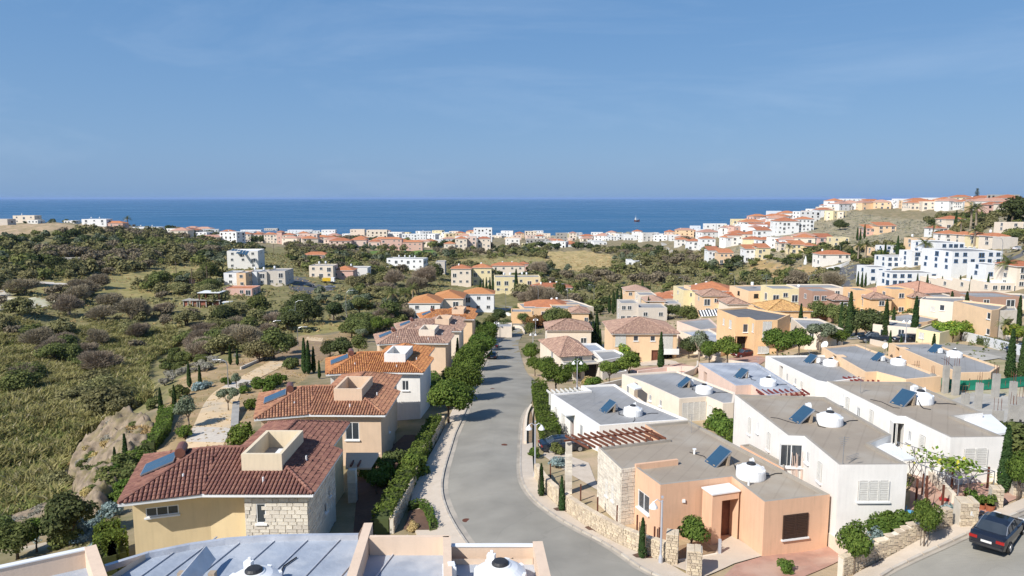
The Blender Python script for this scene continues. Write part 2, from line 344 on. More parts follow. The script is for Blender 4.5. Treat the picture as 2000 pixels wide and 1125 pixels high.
leafmat('leaf_bare_far', (0.15, 0.12, 0.085), (0.27, 0.215, 0.15)); leafmat('leaf_dry', (0.377, 0.275, 0.116), (0.638, 0.493, 0.232)); leafmat('leaf_hedge', (0.062, 0.105, 0.024), (0.165, 0.225, 0.048)); leafmat('leaf_blue', (0.174, 0.246, 0.232), (0.348, 0.435, 0.420))
leafmat('leaf_red', (0.145, 0.102, 0.043), (0.290, 0.145, 0.058)); leafmat('leaf_grey', (0.232, 0.217, 0.174), (0.435, 0.406, 0.319))

# ------------------------------------------------------------ mesh helpers
def tag(o, label=None, cat=None, group=None, kind=None):
    if label: o['label'] = label
    if cat: o['category'] = cat
    if group: o['group'] = group
    if kind: o['kind'] = kind
    return o
def link(o, parent=None):
    COL.objects.link(o)
    if parent is not None: o.parent = parent
    return o
def empty(name, loc=(0, 0, 0), rz=0.0, parent=None):
    o = bpy.data.objects.new(name, None); o.empty_display_size = 0.1
    o.location = loc; o.rotation_euler = (0, 0, rz)
    return link(o, parent)
class MB:
    """collects faces in the place's own coordinates; build() makes one mesh object"""
    def __init__(s): s.v = []; s.f = []; s.m = []; s.mats = []
    def mi(s, m):
        if m not in s.mats: s.mats.append(m)
        return s.mats.index(m)
    def poly(s, pts, m):
        i = len(s.v); s.v.extend([tuple(p) for p in pts]); s.f.append(tuple(range(i, i + len(pts)))); s.m.append(s.mi(m)); return s
    def ngon(s, pts, m):            # any flat polygon, concave too, facing up
        pts = [Vector(p) for p in pts]
        i = len(s.v); s.v.extend([tuple(p) for p in pts]); k = s.mi(m)
        for t in tessellate_polygon([pts]):
            a, b, c = t
            n = (pts[b] - pts[a]).cross(pts[c] - pts[a])
            if n.z < 0: a, b, c = a, c, b
            s.f.append((i + a, i + b, i + c)); s.m.append(k)
        return s
    def box(s, c, d, m, rz=0.0, T=None):  # centre of the base, size
        x, y, z = d[0] / 2, d[1] / 2, d[2]
        P = [Vector((a * x, b * y, e * z)) for e in (0, 1) for a, b in ((-1, -1), (1, -1), (1, 1), (-1, 1))]
        if T is None: T = Matrix.Translation(Vector(c)) @ Matrix.Rotation(rz, 4, 'Z')
        else: T = T @ Matrix.Translation(Vector(c)) @ Matrix.Rotation(rz, 4, 'Z')
        P = [T @ p for p in P]; i = len(s.v); s.v.extend([tuple(p) for p in P]); k = s.mi(m)
        for f in ((0, 3, 2, 1), (4, 5, 6, 7), (0, 1, 5, 4), (1, 2, 6, 5), (2, 3, 7, 6), (3, 0, 4, 7)):
            s.f.append(tuple(i + a for a in f)); s.m.append(k)
        return s
    def prism(s, pts, z0, z1, m, top=None):
        n = len(pts)
        for i in range(n):
            a, b = pts[i], pts[(i + 1) % n]
            s.poly([(a[0], a[1], z0), (b[0], b[1], z0), (b[0], b[1], z1), (a[0], a[1], z1)], m)
        s.ngon([(p[0], p[1], z1) for p in pts], top or m)
        return s
    def tube(s, path, rs, m, seg=8, cap=True):
        path = [Vector(p) for p in path]
        if not hasattr(rs, '__len__'): rs = [rs] * len(path)
        i0 = len(s.v); k = s.mi(m)
        for j, p in enumerate(path):
            d = (path[min(j + 1, len(path) - 1)] - path[max(j - 1, 0)])
            d = d.normalized() if d.length > 1e-6 else Vector((0, 0, 1))
            a = d.orthogonal().normalized() if abs(d.z) < 0.95 else Vector((1, 0, 0)).cross(d).normalized()
            if j and a.dot(pa) < 0.2: a = (pa - d * pa.dot(d)).normalized()
            pa = a; b = d.cross(a)
            for q in range(seg):
                t = 2 * math.pi * q / seg
                s.v.append(tuple(p + (a * math.cos(t) + b * math.sin(t)) * rs[j]))
        for j in range(len(path) - 1):
            for q in range(seg):
                a = i0 + j * seg + q; b = i0 + j * seg + (q + 1) % seg
                s.f.append((a, b, b + seg, a + seg)); s.m.append(k)
        if cap:
            s.f.append(tuple(i0 + q for q in reversed(range(seg)))); s.m.append(k)
            e = i0 + (len(path) - 1) * seg
            s.f.append(tuple(e + q for q in range(seg))); s.m.append(k)
        return s
    def lathe(s, c, prof, m, seg=20):
        c = Vector(c)
        return s.tube([c + Vector((0, 0, z)) for r, z in prof], [max(r, 1e-3) for r, z in prof], m, seg)
    def mesh(s, name, off=None, smooth=False):
        me = bpy.data.meshes.new(name)
        v = s.v if off is None else [(a - off[0], b - off[1], c - off[2]) for a, b, c in s.v]
        me.from_pydata(v, [], s.f)
        for m in s.mats: me.materials.append(MATS[m])
        if len(s.mats) > 1: me.polygons.foreach_set('material_index', s.m)
        if smooth: me.polygons.foreach_set('use_smooth', [True] * len(s.f))
        me.update()
        return me
    def build(s, name, parent=None, smooth=False, kind=None, local=False):
        off = None
        if parent is not None and not local:
            q = parent; off = Vector((0, 0, 0))
            while q is not None: off = off + q.location; q = q.parent
        me = s.mesh(name, off, smooth)
        o = link(bpy.data.objects.new(name, me), parent)
        if kind: o['kind'] = kind
        return o
def inst(name, me, parent=None, loc=(0, 0, 0), rz=0.0, sc=None, rot=None):
    o = bpy.data.objects.new(name, me); o.location = loc; o.rotation_euler = rot or (0, 0, rz)
    if sc is not None: o.scale = sc if hasattr(sc, '__len__') else (sc, sc, sc)
    return link(o, parent)
def np_mesh(name, V, F, mats, mi=None):      # big meshes of quads
    me = bpy.data.meshes.new(name)
    V = np.asarray(V, np.float32); F = np.asarray(F, np.int32); k = F.shape[1]
    me.vertices.add(len(V)); me.vertices.foreach_set('co', V.ravel())
    me.loops.add(F.size); me.loops.foreach_set('vertex_index', F.ravel())
    me.polygons.add(len(F)); me.polygons.foreach_set('loop_start', np.arange(len(F), dtype=np.int32) * k)
    me.polygons.foreach_set('loop_total', np.full(len(F), k, np.int32))
    for m in mats: me.materials.append(MATS[m])
    if mi is not None: me.polygons.foreach_set('material_index', np.asarray(mi, np.int32))
    me.update(calc_edges=True)
    return me
def inpoly(X, Y, P):
    X = np.asarray(X); Y = np.asarray(Y); c = np.zeros(X.shape, bool); n = len(P)
    for i in range(n):
        x1, y1 = P[i][0], P[i][1]; x2, y2 = P[(i + 1) % n][0], P[(i + 1) % n][1]
        if y1 == y2: continue
        k = ((y1 > Y) != (y2 > Y)) & (X < (x2 - x1) * (Y - y1) / (y2 - y1) + x1)
        c ^= k
    return c
def ppx(pts): return [on_ground(a, b) for a, b in pts]

# ------------------------------------------------------------ the ground
nr, nc = 440, 400
s_ = 15 * np.exp(np.linspace(0, math.log(2200 / 15), nr))
q = np.linspace(-1, 1, nc); u_ = 0.95 * q + 0.75 * q ** 3 + 0.5 * q ** 9
TY = (s_ - 40)[:, None].repeat(nc, 1); TX = s_[:, None] * u_[None, :]
TZ = G(TX.ravel(), TY.ravel()).reshape(nr, nc)
rn = np.random.RandomState(3)
TZ += rn.normal(0, 1, TZ.shape) * np.clip((s_[:, None] - 130) / 900, 0, 0.5)
TXf, TYf = TX.ravel(), TY.ravel()
cov = np.tile(np.array([0.30, 0.245, 0.155]), (nr * nc, 1))
PX = 1000 + FPX * (TXf / np.maximum(TYf, 1)); # helper for regions seen from above
def cover(px, col, blur=0):
    P = ppx(px) if len(px[0]) == 2 else px
    cov[inpoly(TXf, TYf, P)] = col
GREEN = (0.25, 0.22, 0.105); DRY = (0.36, 0.28, 0.155); HILL = (0.37, 0.315, 0.225)
cover([(-300,545),(0,455),(330,460),(700,492),(1000,498),(1250,500),(1420,515),(1640,530),(1660,575),(1500,580),(1250,590),(1050,600),(960,640),(720,640),(640,600),(650,640),(560,690),(480,740),(300,790),(120,1000),(-400,1100)], GREEN)
cover([(1400,500),(1560,440),(1660,412),(1990,420),(2100,470),(1900,480),(1700,500),(1600,510)], HILL)
cover([(-100,448),(0,438),(200,442),(240,452),(0,462),(-100,470)], (0.50, 0.37, 0.25))
cover([(1065,492),(1140,490),(1200,500),(1190,520),(1170,535),(1120,530),(1060,520)], (0.50, 0.38, 0.19))
cover([(880,505),(1060,500),(1060,525),(960,525),(880,520)], (0.36, 0.31, 0.14))
cover([(710,490),(850,488),(860,500),(800,503),(720,500)], (0.15, 0.24, 0.05))
cover([(10,560),(120,545),(330,520),(440,522),(440,545),(330,575),(200,585),(110,580),(60,600),(0,600)], (0.33, 0.28, 0.12))
cover([(-100,585),(60,582),(110,586),(90,600),(0,606),(-100,620)], (0.72, 0.66, 0.56))
cover([(-20,575),(50,548),(62,548),(10,585)], (0.55, 0.50, 0.43))
cover([(560,640),(700,625),(720,640),(600,655)], (0.36, 0.30, 0.12))
cover([(1280,575),(1380,570),(1380,590),(1290,592)], (0.33, 0.28, 0.10))
cover([(1470,505),(1600,520),(1640,540),(1560,548),(1460,525)], (0.45, 0.31, 0.16))
cover([(640,655),(700,640),(720,690),(640,700),(620,720),(520,800),(470,870),(330,900),(250,900),(290,840),(350,740),(470,695),(590,655)], (0.42, 0.30, 0.18))
cover([(0,985),(150,985),(180,1040),(120,1070),(0,1080),(-60,1050)], (0.44, 0.39, 0.32))
cover([(1020,1125),(1020,700),(1180,640),(1500,610),(2100,600),(2300,1125)], (0.50, 0.385, 0.27))
cover([(1780,765),(1900,690),(2100,700),(2100,860),(1960,850)], (0.55, 0.48, 0.38))
cover([(1850,670),(2000,700),(2080,740),(1960,760),(1850,725)], (0.44, 0.37, 0.24))
cover([(-500,640),(0,622),(110,648),(250,632),(345,650),(352,672),(290,712),(285,745),(300,780),(235,815),(150,868),(118,925),(120,985),(-500,1040)], (0.30, 0.285, 0.12))
coast = TYf > 1040
cov[(TZ.ravel() < 2.5) & coast] = (0.42, 0.37, 0.28)
idx = np.arange(nr * nc).reshape(nr, nc)
F = np.stack([idx[:-1, :-1], idx[:-1, 1:], idx[1:, 1:], idx[1:, :-1]], -1).reshape(-1, 4)
me = np_mesh('ground', np.stack([TXf, TYf, TZ.ravel()], -1), F, ['terrain'])
ca = me.color_attributes.new('cover', 'FLOAT_COLOR', 'POINT')
ca.data.foreach_set('color', np.concatenate([cov, np.ones((nr * nc, 1))], 1).astype(np.float32).ravel())
me.polygons.foreach_set('use_smooth', [True] * len(me.polygons))
go = link(bpy.data.objects.new('ground', me)); tag(go, 'sloping ground of dry grass, soil and scrub falling to the sea', kind='structure')

# sea
m = bpy.data.materials.new('sea_water'); M['sea_water'] = m; m.use_nodes = True
t = m.node_tree; b = t.nodes['Principled BSDF']
b.inputs['Base Color'].default_value = (0.006, 0.062, 0.145, 1); b.inputs['Roughness'].default_value = 0.32; b.inputs['IOR'].default_value = 1.33
geo = N(t, 'ShaderNodeNewGeometry'); mp = N(t, 'ShaderNodeMapping'); mp.inputs['Scale'].default_value = (0.0016, 0.006, 0.01)
nz = N(t, 'ShaderNodeTexNoise'); nz.inputs['Scale'].default_value = 1.0; nz.inputs['Detail'].default_value = 8; nz.inputs['Roughness'].default_value = 0.65
t.links.new(geo.outputs['Position'], mp.inputs[0]); t.links.new(mp.outputs[0], nz.inputs['Vector'])
rr = N(t, 'ShaderNodeMapRange', i_1=0.35, i_2=0.7, i_3=0.2, i_4=0.42); t.links.new(nz.outputs[0], rr.inputs[0]); t.links.new(rr.outputs[0], b.inputs['Roughness'])
nb = N(t, 'ShaderNodeTexNoise'); nb.inputs['Scale'].default_value = 0.35; nb.inputs['Detail'].default_value = 6
bp = N(t, 'ShaderNodeBump'); bp.inputs['Strength'].default_value = 0.5; bp.inputs['Distance'].default_value = 1.0
t.links.new(geo.outputs['Position'], nb.inputs['Vector']); t.links.new(nb.outputs[0], bp.inputs['Height']); t.links.new(bp.outputs[0], b.inputs['Normal'])
cr = N(t, 'ShaderNodeValToRGB'); cr.color_ramp.elements[0].color = (0.008, 0.075, 0.165, 1); cr.color_ramp.elements[1].color = (0.014, 0.105, 0.215, 1)
cr.color_ramp.elements[0].position = 0.35; cr.color_ramp.elements[1].position = 0.7
t.links.new(nz.outputs[0], cr.inputs[0]); t.links.new(cr.outputs[0], b.inputs['Base Color'])
seaV = []; xs = [-90000, -20000, -4000, 0, 4000, 20000, 90000]; ys = [700, 3000, 10000, 30000, 90000]
for y in ys:
    for x in xs: seaV.append((x, y, 0))
seaF = [(j * 7 + i, j * 7 + i + 1, j * 7 + i + 8, j * 7 + i + 7) for j in range(4) for i in range(6)]
o = link(bpy.data.objects.new('sea', np_mesh('sea', seaV, seaF, ['sea_water']))); tag(o, 'deep blue sea reaching to the hazy horizon', kind='structure')

# ------------------------------------------------------------ draped sheets
def resample(P, n):
    P = [Vector((p[0], p[1], 0)) for p in P]
    L = [0]
    for a, b in zip(P, P[1:]): L.append(L[-1] + (b - a).length)
    o = []
    for i in range(n):
        t = L[-1] * i / (n - 1); k = 0
        while k < len(P) - 2 and L[k + 1] < t: k += 1
        f = (t - L[k]) / max(L[k + 1] - L[k], 1e-6)
        o.append(P[k].lerp(P[k + 1], f))
    return o
def smooth_line(P, it=2):
    for _ in range(it):
        Q = [P[0]]
        for a, b in zip(P, P[1:]): Q += [a.lerp(b, 0.25), a.lerp(b, 0.75)]
        Q.append(P[-1]); P = Q
    return P
def strip(name, A, B, dz, m, n=80, w=8, skirt=0.0, kind='structure', label=None):
    A = resample(smooth_line(A), n); B = resample(smooth_line(B), n)
    V = []
    for a, b in zip(A, B):
        for j in range(w + 1): V.append(a.lerp(b, j / w))
    Z = G([v.x for v in V], [v.y for v in V]) + dz
    V = [(v.x, v.y, z) for v, z in zip(V, Z)]
    r = w + 1
    F = [(i * r + j, i * r + j + 1, (i + 1) * r + j + 1, (i + 1) * r + j) for i in range(n - 1) for j in range(w)]
    if skirt:
        for e in (0, w):
            k = len(V)
            V += [(V[i * r + e][0], V[i * r + e][1], V[i * r + e][2] - skirt) for i in range(n)]
            F += [(i * r + e, (i + 1) * r + e, k + i + 1, k + i) for i in range(n - 1)]
    me = bpy.data.meshes.new(name); me.from_pydata(V, [], F); me.materials.append(MATS[m]); me.update()
    bm = bmesh.new(); bm.from_mesh(me); bmesh.ops.recalc_face_normals(bm, faces=bm.faces)
    if sum(f.normal.z * f.calc_area() for f in bm.faces) < 0: bmesh.ops.reverse_faces(bm, faces=bm.faces)
    bm.to_mesh(me); bm.free()
    o = link(bpy.data.objects.new(name, me)); tag(o, label, kind=kind)
    return o, A, B
def drape(name, pts, dz, m, kind='structure', label=None, cell=1.2, parent=None):
    bm = bmesh.new(); vs = [bm.verts.new((p[0], p[1], 0)) for p in pts]
    fs = tessellate_polygon([[v.co for v in vs]])
    for f in fs:
        try: bm.faces.new([vs[i] for i in f])
        except ValueError: pass
    x0 = min(p[0] for p in pts); x1 = max(p[0] for p in pts); y0 = min(p[1] for p in pts); y1 = max(p[1] for p in pts)
    c = max(cell, (x1 - x0) / 40, (y1 - y0) / 40)
    for k in range(1, int((x1 - x0) / c) + 1):
        bmesh.ops.bisect_plane(bm, geom=bm.verts[:] + bm.edges[:] + bm.faces[:], plane_co=(x0 + k * c, 0, 0), plane_no=(1, 0, 0))
    for k in range(1, int((y1 - y0) / c) + 1):
        bmesh.ops.bisect_plane(bm, geom=bm.verts[:] + bm.edges[:] + bm.faces[:], plane_co=(0, y0 + k * c, 0), plane_no=(0, 1, 0))
    bm.verts.ensure_lookup_table()
    Z = G([v.co.x for v in bm.verts], [v.co.y for v in bm.verts]) + dz
    for v, z in zip(bm.verts, Z): v.co.z = z
    for f in bm.faces:
        f.normal_update()
        if f.normal.z < 0: f.normal_flip()
    me = bpy.data.meshes.new(name); bm.to_mesh(me); bm.free(); me.materials.append(MATS[m])
    o = link(bpy.data.objects.new(name, me), parent); tag(o, label, kind=kind)
    return o
LK = [(960,1125),(909,1063),(878,1014),(862,969),(863,938),(871,906),(880,878),(888,850),(897,832),(912,799),(930,747),(945,717),(961,681),(970,661),(960,652)]
RK = [(1275,1130),(1200,1074),(1147,1046),(1095,1018),(1046,983),(1021,948),(1016,920),(1017,885),(1018,850),(1021,817),(1034,797),(1049,763),(1046,742),(1028,730),(1020,705),(1013,680),(1012,668),(1022,652)]
LKw, RKw = ppx(LK), ppx(RK)
LKw = [Vector((1.0, 30, 0))] + LKw; RKw = [Vector((16.5, 30, 0))] + RKw
road, RA, RB = strip('road', LKw, RKw, 0.06, 'asphalt', 150, 10, label='pale asphalt road curving downhill between the two rows of houses')
LO = ppx([(850,1100),(812,1050),(800,1000),(806,960),(818,930),(835,900),(852,870),(866,842),(884,803),(905,757),(925,717),(944,683),(958,663)])
lw, LA, LB = strip('left_pavement', [Vector((-3, 30, 0))] + LO, LKw[:-1], 0.18, 'paving', 110, 4, 0.2, label='beige paved pavement along the villa hedges')
RO = ppx([(1350,1135),(1311,1106),(1245,1085),(1170,1049),(1107,1007),(1065,971),(1043,935),(1040,900),(1040,860),(1040,820),(1043,800)])
rw, R1, R2 = strip('right_pavement', [Vector((19, 30, 0))] + RO, RKw[:12], 0.18, 'paving', 110, 4, 0.2, label='pale pavement with planting squares beside the stone wall')
LNA = ppx([(1719,1125),(1789,1092),(1847,1066),(1900,1041),(1985,1008),(2080,968)]); LNA = [Vector((14.5, 31, 0)), Vector((19, 34.5, 0))] + LNA
LNB = [Vector((16.5, 24, 0)), Vector((24, 27, 0)), Vector((32, 31, 0)), Vector((42, 35, 0)), Vector((54, 40, 0)), Vector((64, 46, 0))]
lane, _, _ = strip('lane', LNA, LNB, 0.05, 'asphalt', 60, 8, label='side lane of pale asphalt with the black car')
LNO = ppx([(1673,1121),(1765,1076),(1852,1032),(1916,1015),(2000,978),(2080,945)])
lp, L1, L2 = strip('lane_pavement', [Vector((18, 36, 0))] + LNO, [Vector((18.6, 34.7, 0))] + LNA[2:], 0.17, 'paving', 60, 3, 0.2, label='pale pavement of the side lane')
# kerb stones
ks = MB().box((0, 0, 0), (0.16, 0.97, 0.2), 'kerbstone'); ksm = ks.mesh('kerb_stone')
def kerb(line, par, step=1.0, off=0.0, ymax=118):
    L = resample(line, max(2, int(sum((b - a).length for a, b in zip(line, line[1:])) / step) + 1)); k = 0
    for a, b in zip(L, L[1:]):
        c = (a + b) / 2
        if c.y > ymax or c.y < 36: continue
        d = b - a; z = G([a.x, b.x], [a.y, b.y])
        o = inst('kerb_stone', ksm, par, (c.x, c.y, (z[0] + z[1]) / 2 + 0.0), rot=(0, 0, 0))
        o.rotation_euler = (math.atan2(z[1] - z[0], d.length), 0, math.atan2(d.y, d.x) - math.pi / 2)
kerb(LB, lw); kerb(R2, rw); kerb(L2, lp)

def inward(line, d):
    o = []
    for i, p in enumerate(line):
        t_ = (line[min(i + 1, len(line) - 1)] - line[max(i - 1, 0)]).normalized(); o.append(Vector((p.x - t_.y * d, p.y + t_.x * d, 0)))
    return o
mat('gutter', (0.44, 0.39, 0.32), (0.36, 0.32, 0.265), 0.9, 0.8, 0.2, 10, coord='World', c3=(0.30, 0.27, 0.23), s3=0.4)
strip('gutter', LB[2:], inward(LB, -0.55)[2:], 0.075, 'gutter', 110, 2, label='concrete gutter strip along the left kerb')
strip('gutter', R2[2:], inward(R2, 0.35)[2:], 0.075, 'gutter', 110, 2, label='concrete gutter strip along the right kerb')
strip('gutter', L2, inward(L2, -0.3), 0.07, 'gutter', 60, 2, label='concrete gutter strip along the lane')
# ------------------------------------------------------------ houses: walls with real openings
def barrel_mesh(m):
    b = MB(); V = []
    for y, r, z in ((-0.2, 0.115, 0.035), (0.2, 0.095, 0.0)):
        for k in range(5):
            t = math.pi * k / 4; V.append((r * math.cos(t), y, z + r * 0.85 * math.sin(t)))
    i = [(k, k + 1, k + 6, k + 5) for k in range(4)] + [(4, 3, 2, 1, 0)]
    b.v = V; b.f = i; b.m = [0] * 5; b.mats = [m]; return b
BT = {}
def barrel_one(m):
    if m not in BT: BT[m] = barrel_mesh(m).mesh('roof_tile')
    return BT[m]
KEEP_OUT = []
def tile_face(parent, P, m, single=None, pitch=0.262, course=0.36, mb=None, budget=None, lift=0.03):
    """P: face corners, P[0]-P[1] is the eave. Lays barrel tiles course by course."""
    P = [Vector(p) for p in P]
    e = (P[1] - P[0]).normalized(); n = e.cross(P[-1] - P[0]).normalized()
    if n.z < 0: n = -n
    up = n.cross(e)
    if up.z < 0: up = -up
    Q = [((p - P[0]).dot(e), (p - P[0]).dot(up)) for p in P]
    w0 = min(q[0] for q in Q); w1 = max(q[0] for q in Q); h1 = max(q[1] for q in Q)
    rows = int(h1 / course) + 1; cols = int((w1 - w0) / pitch) + 1
    cs = [(w0 + (i + 0.5) * pitch, (j + 0.5) * course - 0.04) for j in range(rows) for i in range(cols)]
    ok = inpoly([c[0] for c in cs], [max(c[1], 0.02) for c in cs], Q)
    bar = barrel_mesh(m); ki = mb.mi(m)
    for (a, b), g_ in zip(cs, ok):
        if not g_: continue
        a += R.uniform(-.008, .008); o = P[0] + e * a + up * b + n * lift
        if KEEP_OUT and inpoly([o.x], [o.y], KEEP_OUT)[0]: continue
        tilt = R.uniform(-.02, .02); sc = course / 0.36
        if single and budget[0] > 0:
            budget[0] -= 1
            M3 = Matrix((e, up, n)).transposed().to_4x4(); M3.translation = o - parent.location
            q = bpy.data.objects.new('roof_tile', barrel_one(single)); COL.objects.link(q); q.parent = parent
            q.matrix_local = M3 @ Matrix.Diagonal((pitch / 0.262, sc, 1, 1))
        else:
            i0 = len(mb.v)
            for x, y, z in bar.v:
                mb.v.append(tuple(o + e * (x * pitch / .262) + up * (y * sc) + n * (z + tilt)))
            for f in bar.f: mb.f.append(tuple(i0 + k for k in f)); mb.m.append(ki)
def caps(mb, a, b, m, r=0.13):
    a, b = Vector(a), Vector(b); L = (b - a).length; k = max(1, int(L / 0.36)); d = (b - a) / k
    for i in range(k):
        p = a + d * i; q = p + d * 1.08
        mb.tube([p + Vector((0, 0, .03)), q + Vector((0, 0, 0.0))], [r, r * 0.85], m, 6)
class House:
    def __init__(s, name, label, poly, zt, wall, cat='house', group=None, zb=None, loc=None):
        P = [Vector((p[0], p[1])) for p in poly]
        ar = sum(P[i].x * P[(i + 1) % len(P)].y - P[(i + 1) % len(P)].x * P[i].y for i in range(len(P)))
        if ar < 0: P.reverse()
        s.P = P; s.zt = zt; s.wall = wall; s.holes = [[] for _ in P]; s.skip = []; s.top = {}
        zs = G([p.x for p in P], [p.y for p in P]); s.zg = float(zs.mean())
        s.zb = (float(zs.min()) - 0.6) if zb is None else zb
        c = sum(P, Vector((0, 0))) / len(P)
        s.e = empty(name, (c.x, c.y, s.zg)); tag(s.e, label, cat, group)
        s.edge_m = {}
    def hit(s, px, py):
        a, b = ray(px, py); best = None
        for i in range(len(s.P)):
            p, q = s.P[i], s.P[(i + 1) % len(s.P)]; t = (q - p); L = t.length
            if L < 1e-3: continue
            t = t / L; n = Vector((t.y, -t.x))
            dn = a * n.x + n.y
            if dn >= -1e-4: continue
            Y = (p.x * n.x + p.y * n.y) / dn
            u = (a * Y - p.x) * t.x + (Y - p.y) * t.y
            if -0.2 <= u <= L + 0.2 and Y > 0 and (best is None or Y < best[0]): best = (Y, i, u, CZ + b * Y, p, t, n, L)
        return best
    def at(s, px, py, dn=0.0):
        Y, i, u, z, p, t, n, L = s.hit(px, py)
        return Vector((p.x + t.x * u + n.x * dn, p.y + t.y * u + n.y * dn, z)), t, n
    def win(s, px, py, w, h, kind='win', label=None, mull=1):
        r = s.hit(px, py)
        if not r: print('no wall', s.e.name, px, py); return
        Y, i, u, z, p, t, n, L = r
        u = min(max(u, w / 2 + 0.05), L - w / 2 - 0.05); z1 = min(z + h / 2, s.zt - 0.12)
        s.place(i, u, z1 - h, w, h, kind, label, mull)
    def place(s, i, u, z0, w, h, kind='win', label=None, mull=1):
        p, q = s.P[i], s.P[(i + 1) % len(s.P)]; t = (q - p).normalized(); n = Vector((t.y, -t.x))
        z1 = z0 + h; u0, u1 = u - w / 2, u + w / 2
        dep = {'open': 1.3, 'door': 0.3}.get(kind, 0.14)
        sh = kind.startswith('shut')
        if not sh: s.holes[i].append((u0, u1, z0, z1, dep))
        def P3(uu, d, zz): return Vector((p.x + t.x * uu + n.x * d, p.y + t.y * uu + n.y * d, zz))
        rz = math.atan2(t.y, t.x)
        def bx(b, ua, ub, da, db, za, zb_, m):
            c = P3((ua + ub) / 2, (da + db) / 2, za); b.box(c, (abs(ub - ua), abs(db - da), zb_ - za), m, rz)
        if kind == 'open':
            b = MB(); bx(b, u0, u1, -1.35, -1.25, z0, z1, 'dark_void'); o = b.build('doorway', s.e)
        elif kind == 'door':
            b = MB(); bx(b, u0, u1, -0.34, -0.28, z0, z1, 'brown_wood'); o = b.build('door', s.e)
        elif sh:
            m = {'shut': 'shutter_white', 'shutb': 'shutter_brown', 'shutg': 'shutter_green'}[kind]
            b = MB(); k = max(1, round(w / 0.75)); wl = w / k
            for j in range(k):
                a0 = u0 + j * wl
                bx(b, a0 + .01, a0 + .07, 0.0, 0.07, z0, z1, m); bx(b, a0 + wl - .07, a0 + wl - .01, 0.0, 0.07, z0, z1, m)
                ns = max(3, int(h / 0.11))
                for q_ in range(ns):
                    zz = z0 + h * q_ / ns; bx(b, a0 + .07, a0 + wl - .07, 0.0, 0.045 if q_ % 2 else 0.06, zz, zz + h / ns * 0.8, m)
            o = b.build('shutter', s.e)
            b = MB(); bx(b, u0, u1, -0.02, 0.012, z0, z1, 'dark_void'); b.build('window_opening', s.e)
        else:
            b = MB(); f = .06
            fm = 'blue_paint' if kind == 'blue' else 'white_paint'
            bx(b, u0, u0 + f, -.1, -.02, z0, z1, fm); bx(b, u1 - f, u1, -.1, -.02, z0, z1, fm)
            bx(b, u0 + f, u1 - f, -.1, -.02, z0, z0 + f, fm); bx(b, u0 + f, u1 - f, -.1, -.02, z1 - f, z1, fm)
            for k in range(1, mull + 1):
                uu = u0 + (u1 - u0) * k / (mull + 1); bx(b, uu - .03, uu + .03, -.1, -.03, z0 + f, z1 - f, fm)
            o = b.build('window', s.e)
            b = MB(); bx(b, u0 + f, u1 - f, -.09, -.07, z0 + f, z1 - f, 'glass'); b.build('pane', o)
        if label: o['label'] = label
        if kind in ('win', 'shut', 'shutb', 'shutg', 'blue') and z0 > s.zg + 0.4:
            b = MB(); bx(b, u0 - .08, u1 + .08, -.02, 0.14, z0 - .1, z0 - 0.002, 'white_paint'); b.build('sill', o if kind != 'sh' else s.e)
        return o
    def walls(s, par=None):
        b = MB(); n_ = len(s.P)
        for i in range(n_):
            if i in s.skip: continue
            p, q = s.P[i], s.P[(i + 1) % n_]; L = (q - p).length
            if L < 0.02: continue
            t = (q - p) / L; n = Vector((t.y, -t.x)); H = s.holes[i]; m = s.edge_m.get(i, s.wall)
            us = sorted(set([0, L] + [x for h in H for x in h[:2]])); zs = sorted(set([s.zb, s.zt] + [x for h in H for x in h[2:4]]))
            def P3(u, z, d=0.0): return (p.x + t.x * u - n.x * d, p.y + t.y * u - n.y * d, z)
            for a0, a1 in zip(us, us[1:]):
                for z0, z1 in zip(zs, zs[1:]):
                    cu, cz = (a0 + a1) / 2, (z0 + z1) / 2
                    if any(h[0] < cu < h[1] and h[2] < cz < h[3] for h in H): continue
                    b.poly([P3(a0, z0), P3(a1, z0), P3(a1, z1), P3(a0, z1)], m)
            for u0, u1, z0, z1, d in H:
                for A, B in (((u0, z0), (u0, z1)), ((u0, z1), (u1, z1)), ((u1, z1), (u1, z0)), ((u1, z0), (u0, z0))):
                    b.poly([P3(*A), P3(*B), P3(*B, d), P3(*A, d)], m)
        o = b.build('wall', s.e)
        return o
    def inset(s, d):
        out_ = []; n_ = len(s.P)
        for i in range(n_):
            a, b, c = s.P[i - 1], s.P[i], s.P[(i + 1) % n_]
            t1 = (b - a).normalized(); t2 = (c - b).normalized(); n1 = Vector((-t1.y, t1.x)); n2 = Vector((-t2.y, t2.x))
            k = 1 + n1.dot(n2)
            out_.append(b + (n1 + n2) * (d / max(k, 0.3)))
        return out_
    def flat(s, roof, par=0.3, cap=None, th=0.22, deck=True):
        I = s.inset(th); n_ = len(s.P); b = MB()
        for i in range(n_):
            j = (i + 1) % n_; p, q, r, w = s.P[i], s.P[j], I[j], I[i]
            if cap:
                b.poly([(p.x, p.y, s.zt), (q.x, q.y, s.zt), (r.x, r.y, s.zt), (w.x, w.y, s.zt)], cap)
            else: b.poly([(p.x, p.y, s.zt), (q.x, q.y, s.zt), (r.x, r.y, s.zt), (w.x, w.y, s.zt)], s.wall)
            b.poly([(w.x, w.y, s.zt), (r.x, r.y, s.zt), (r.x, r.y, s.zt - par), (w.x, w.y, s.zt - par)], cap or s.wall)
        b.build('parapet', s.e)
        d = MB().ngon([(p.x, p.y, s.zt - par + 0.02) for p in I], roof)
        # seams of the roofing felt
        x0 = min(I, key=lambda p: p.y); 
        return d.build('roof', s.e)
STB = {}
def stone_mesh(m):
    if m not in STB:
        b = MB(); b.box((0, 0, -.5), (1, 1, 1), m)
        V = []
        for x, y, z in b.v: V.append((x * (0.93 if y < 0 else 1), y, z * (0.9 if y < 0 else 1)))
        b.v = V; STB[m] = b.mesh('stone')
    return STB[m]
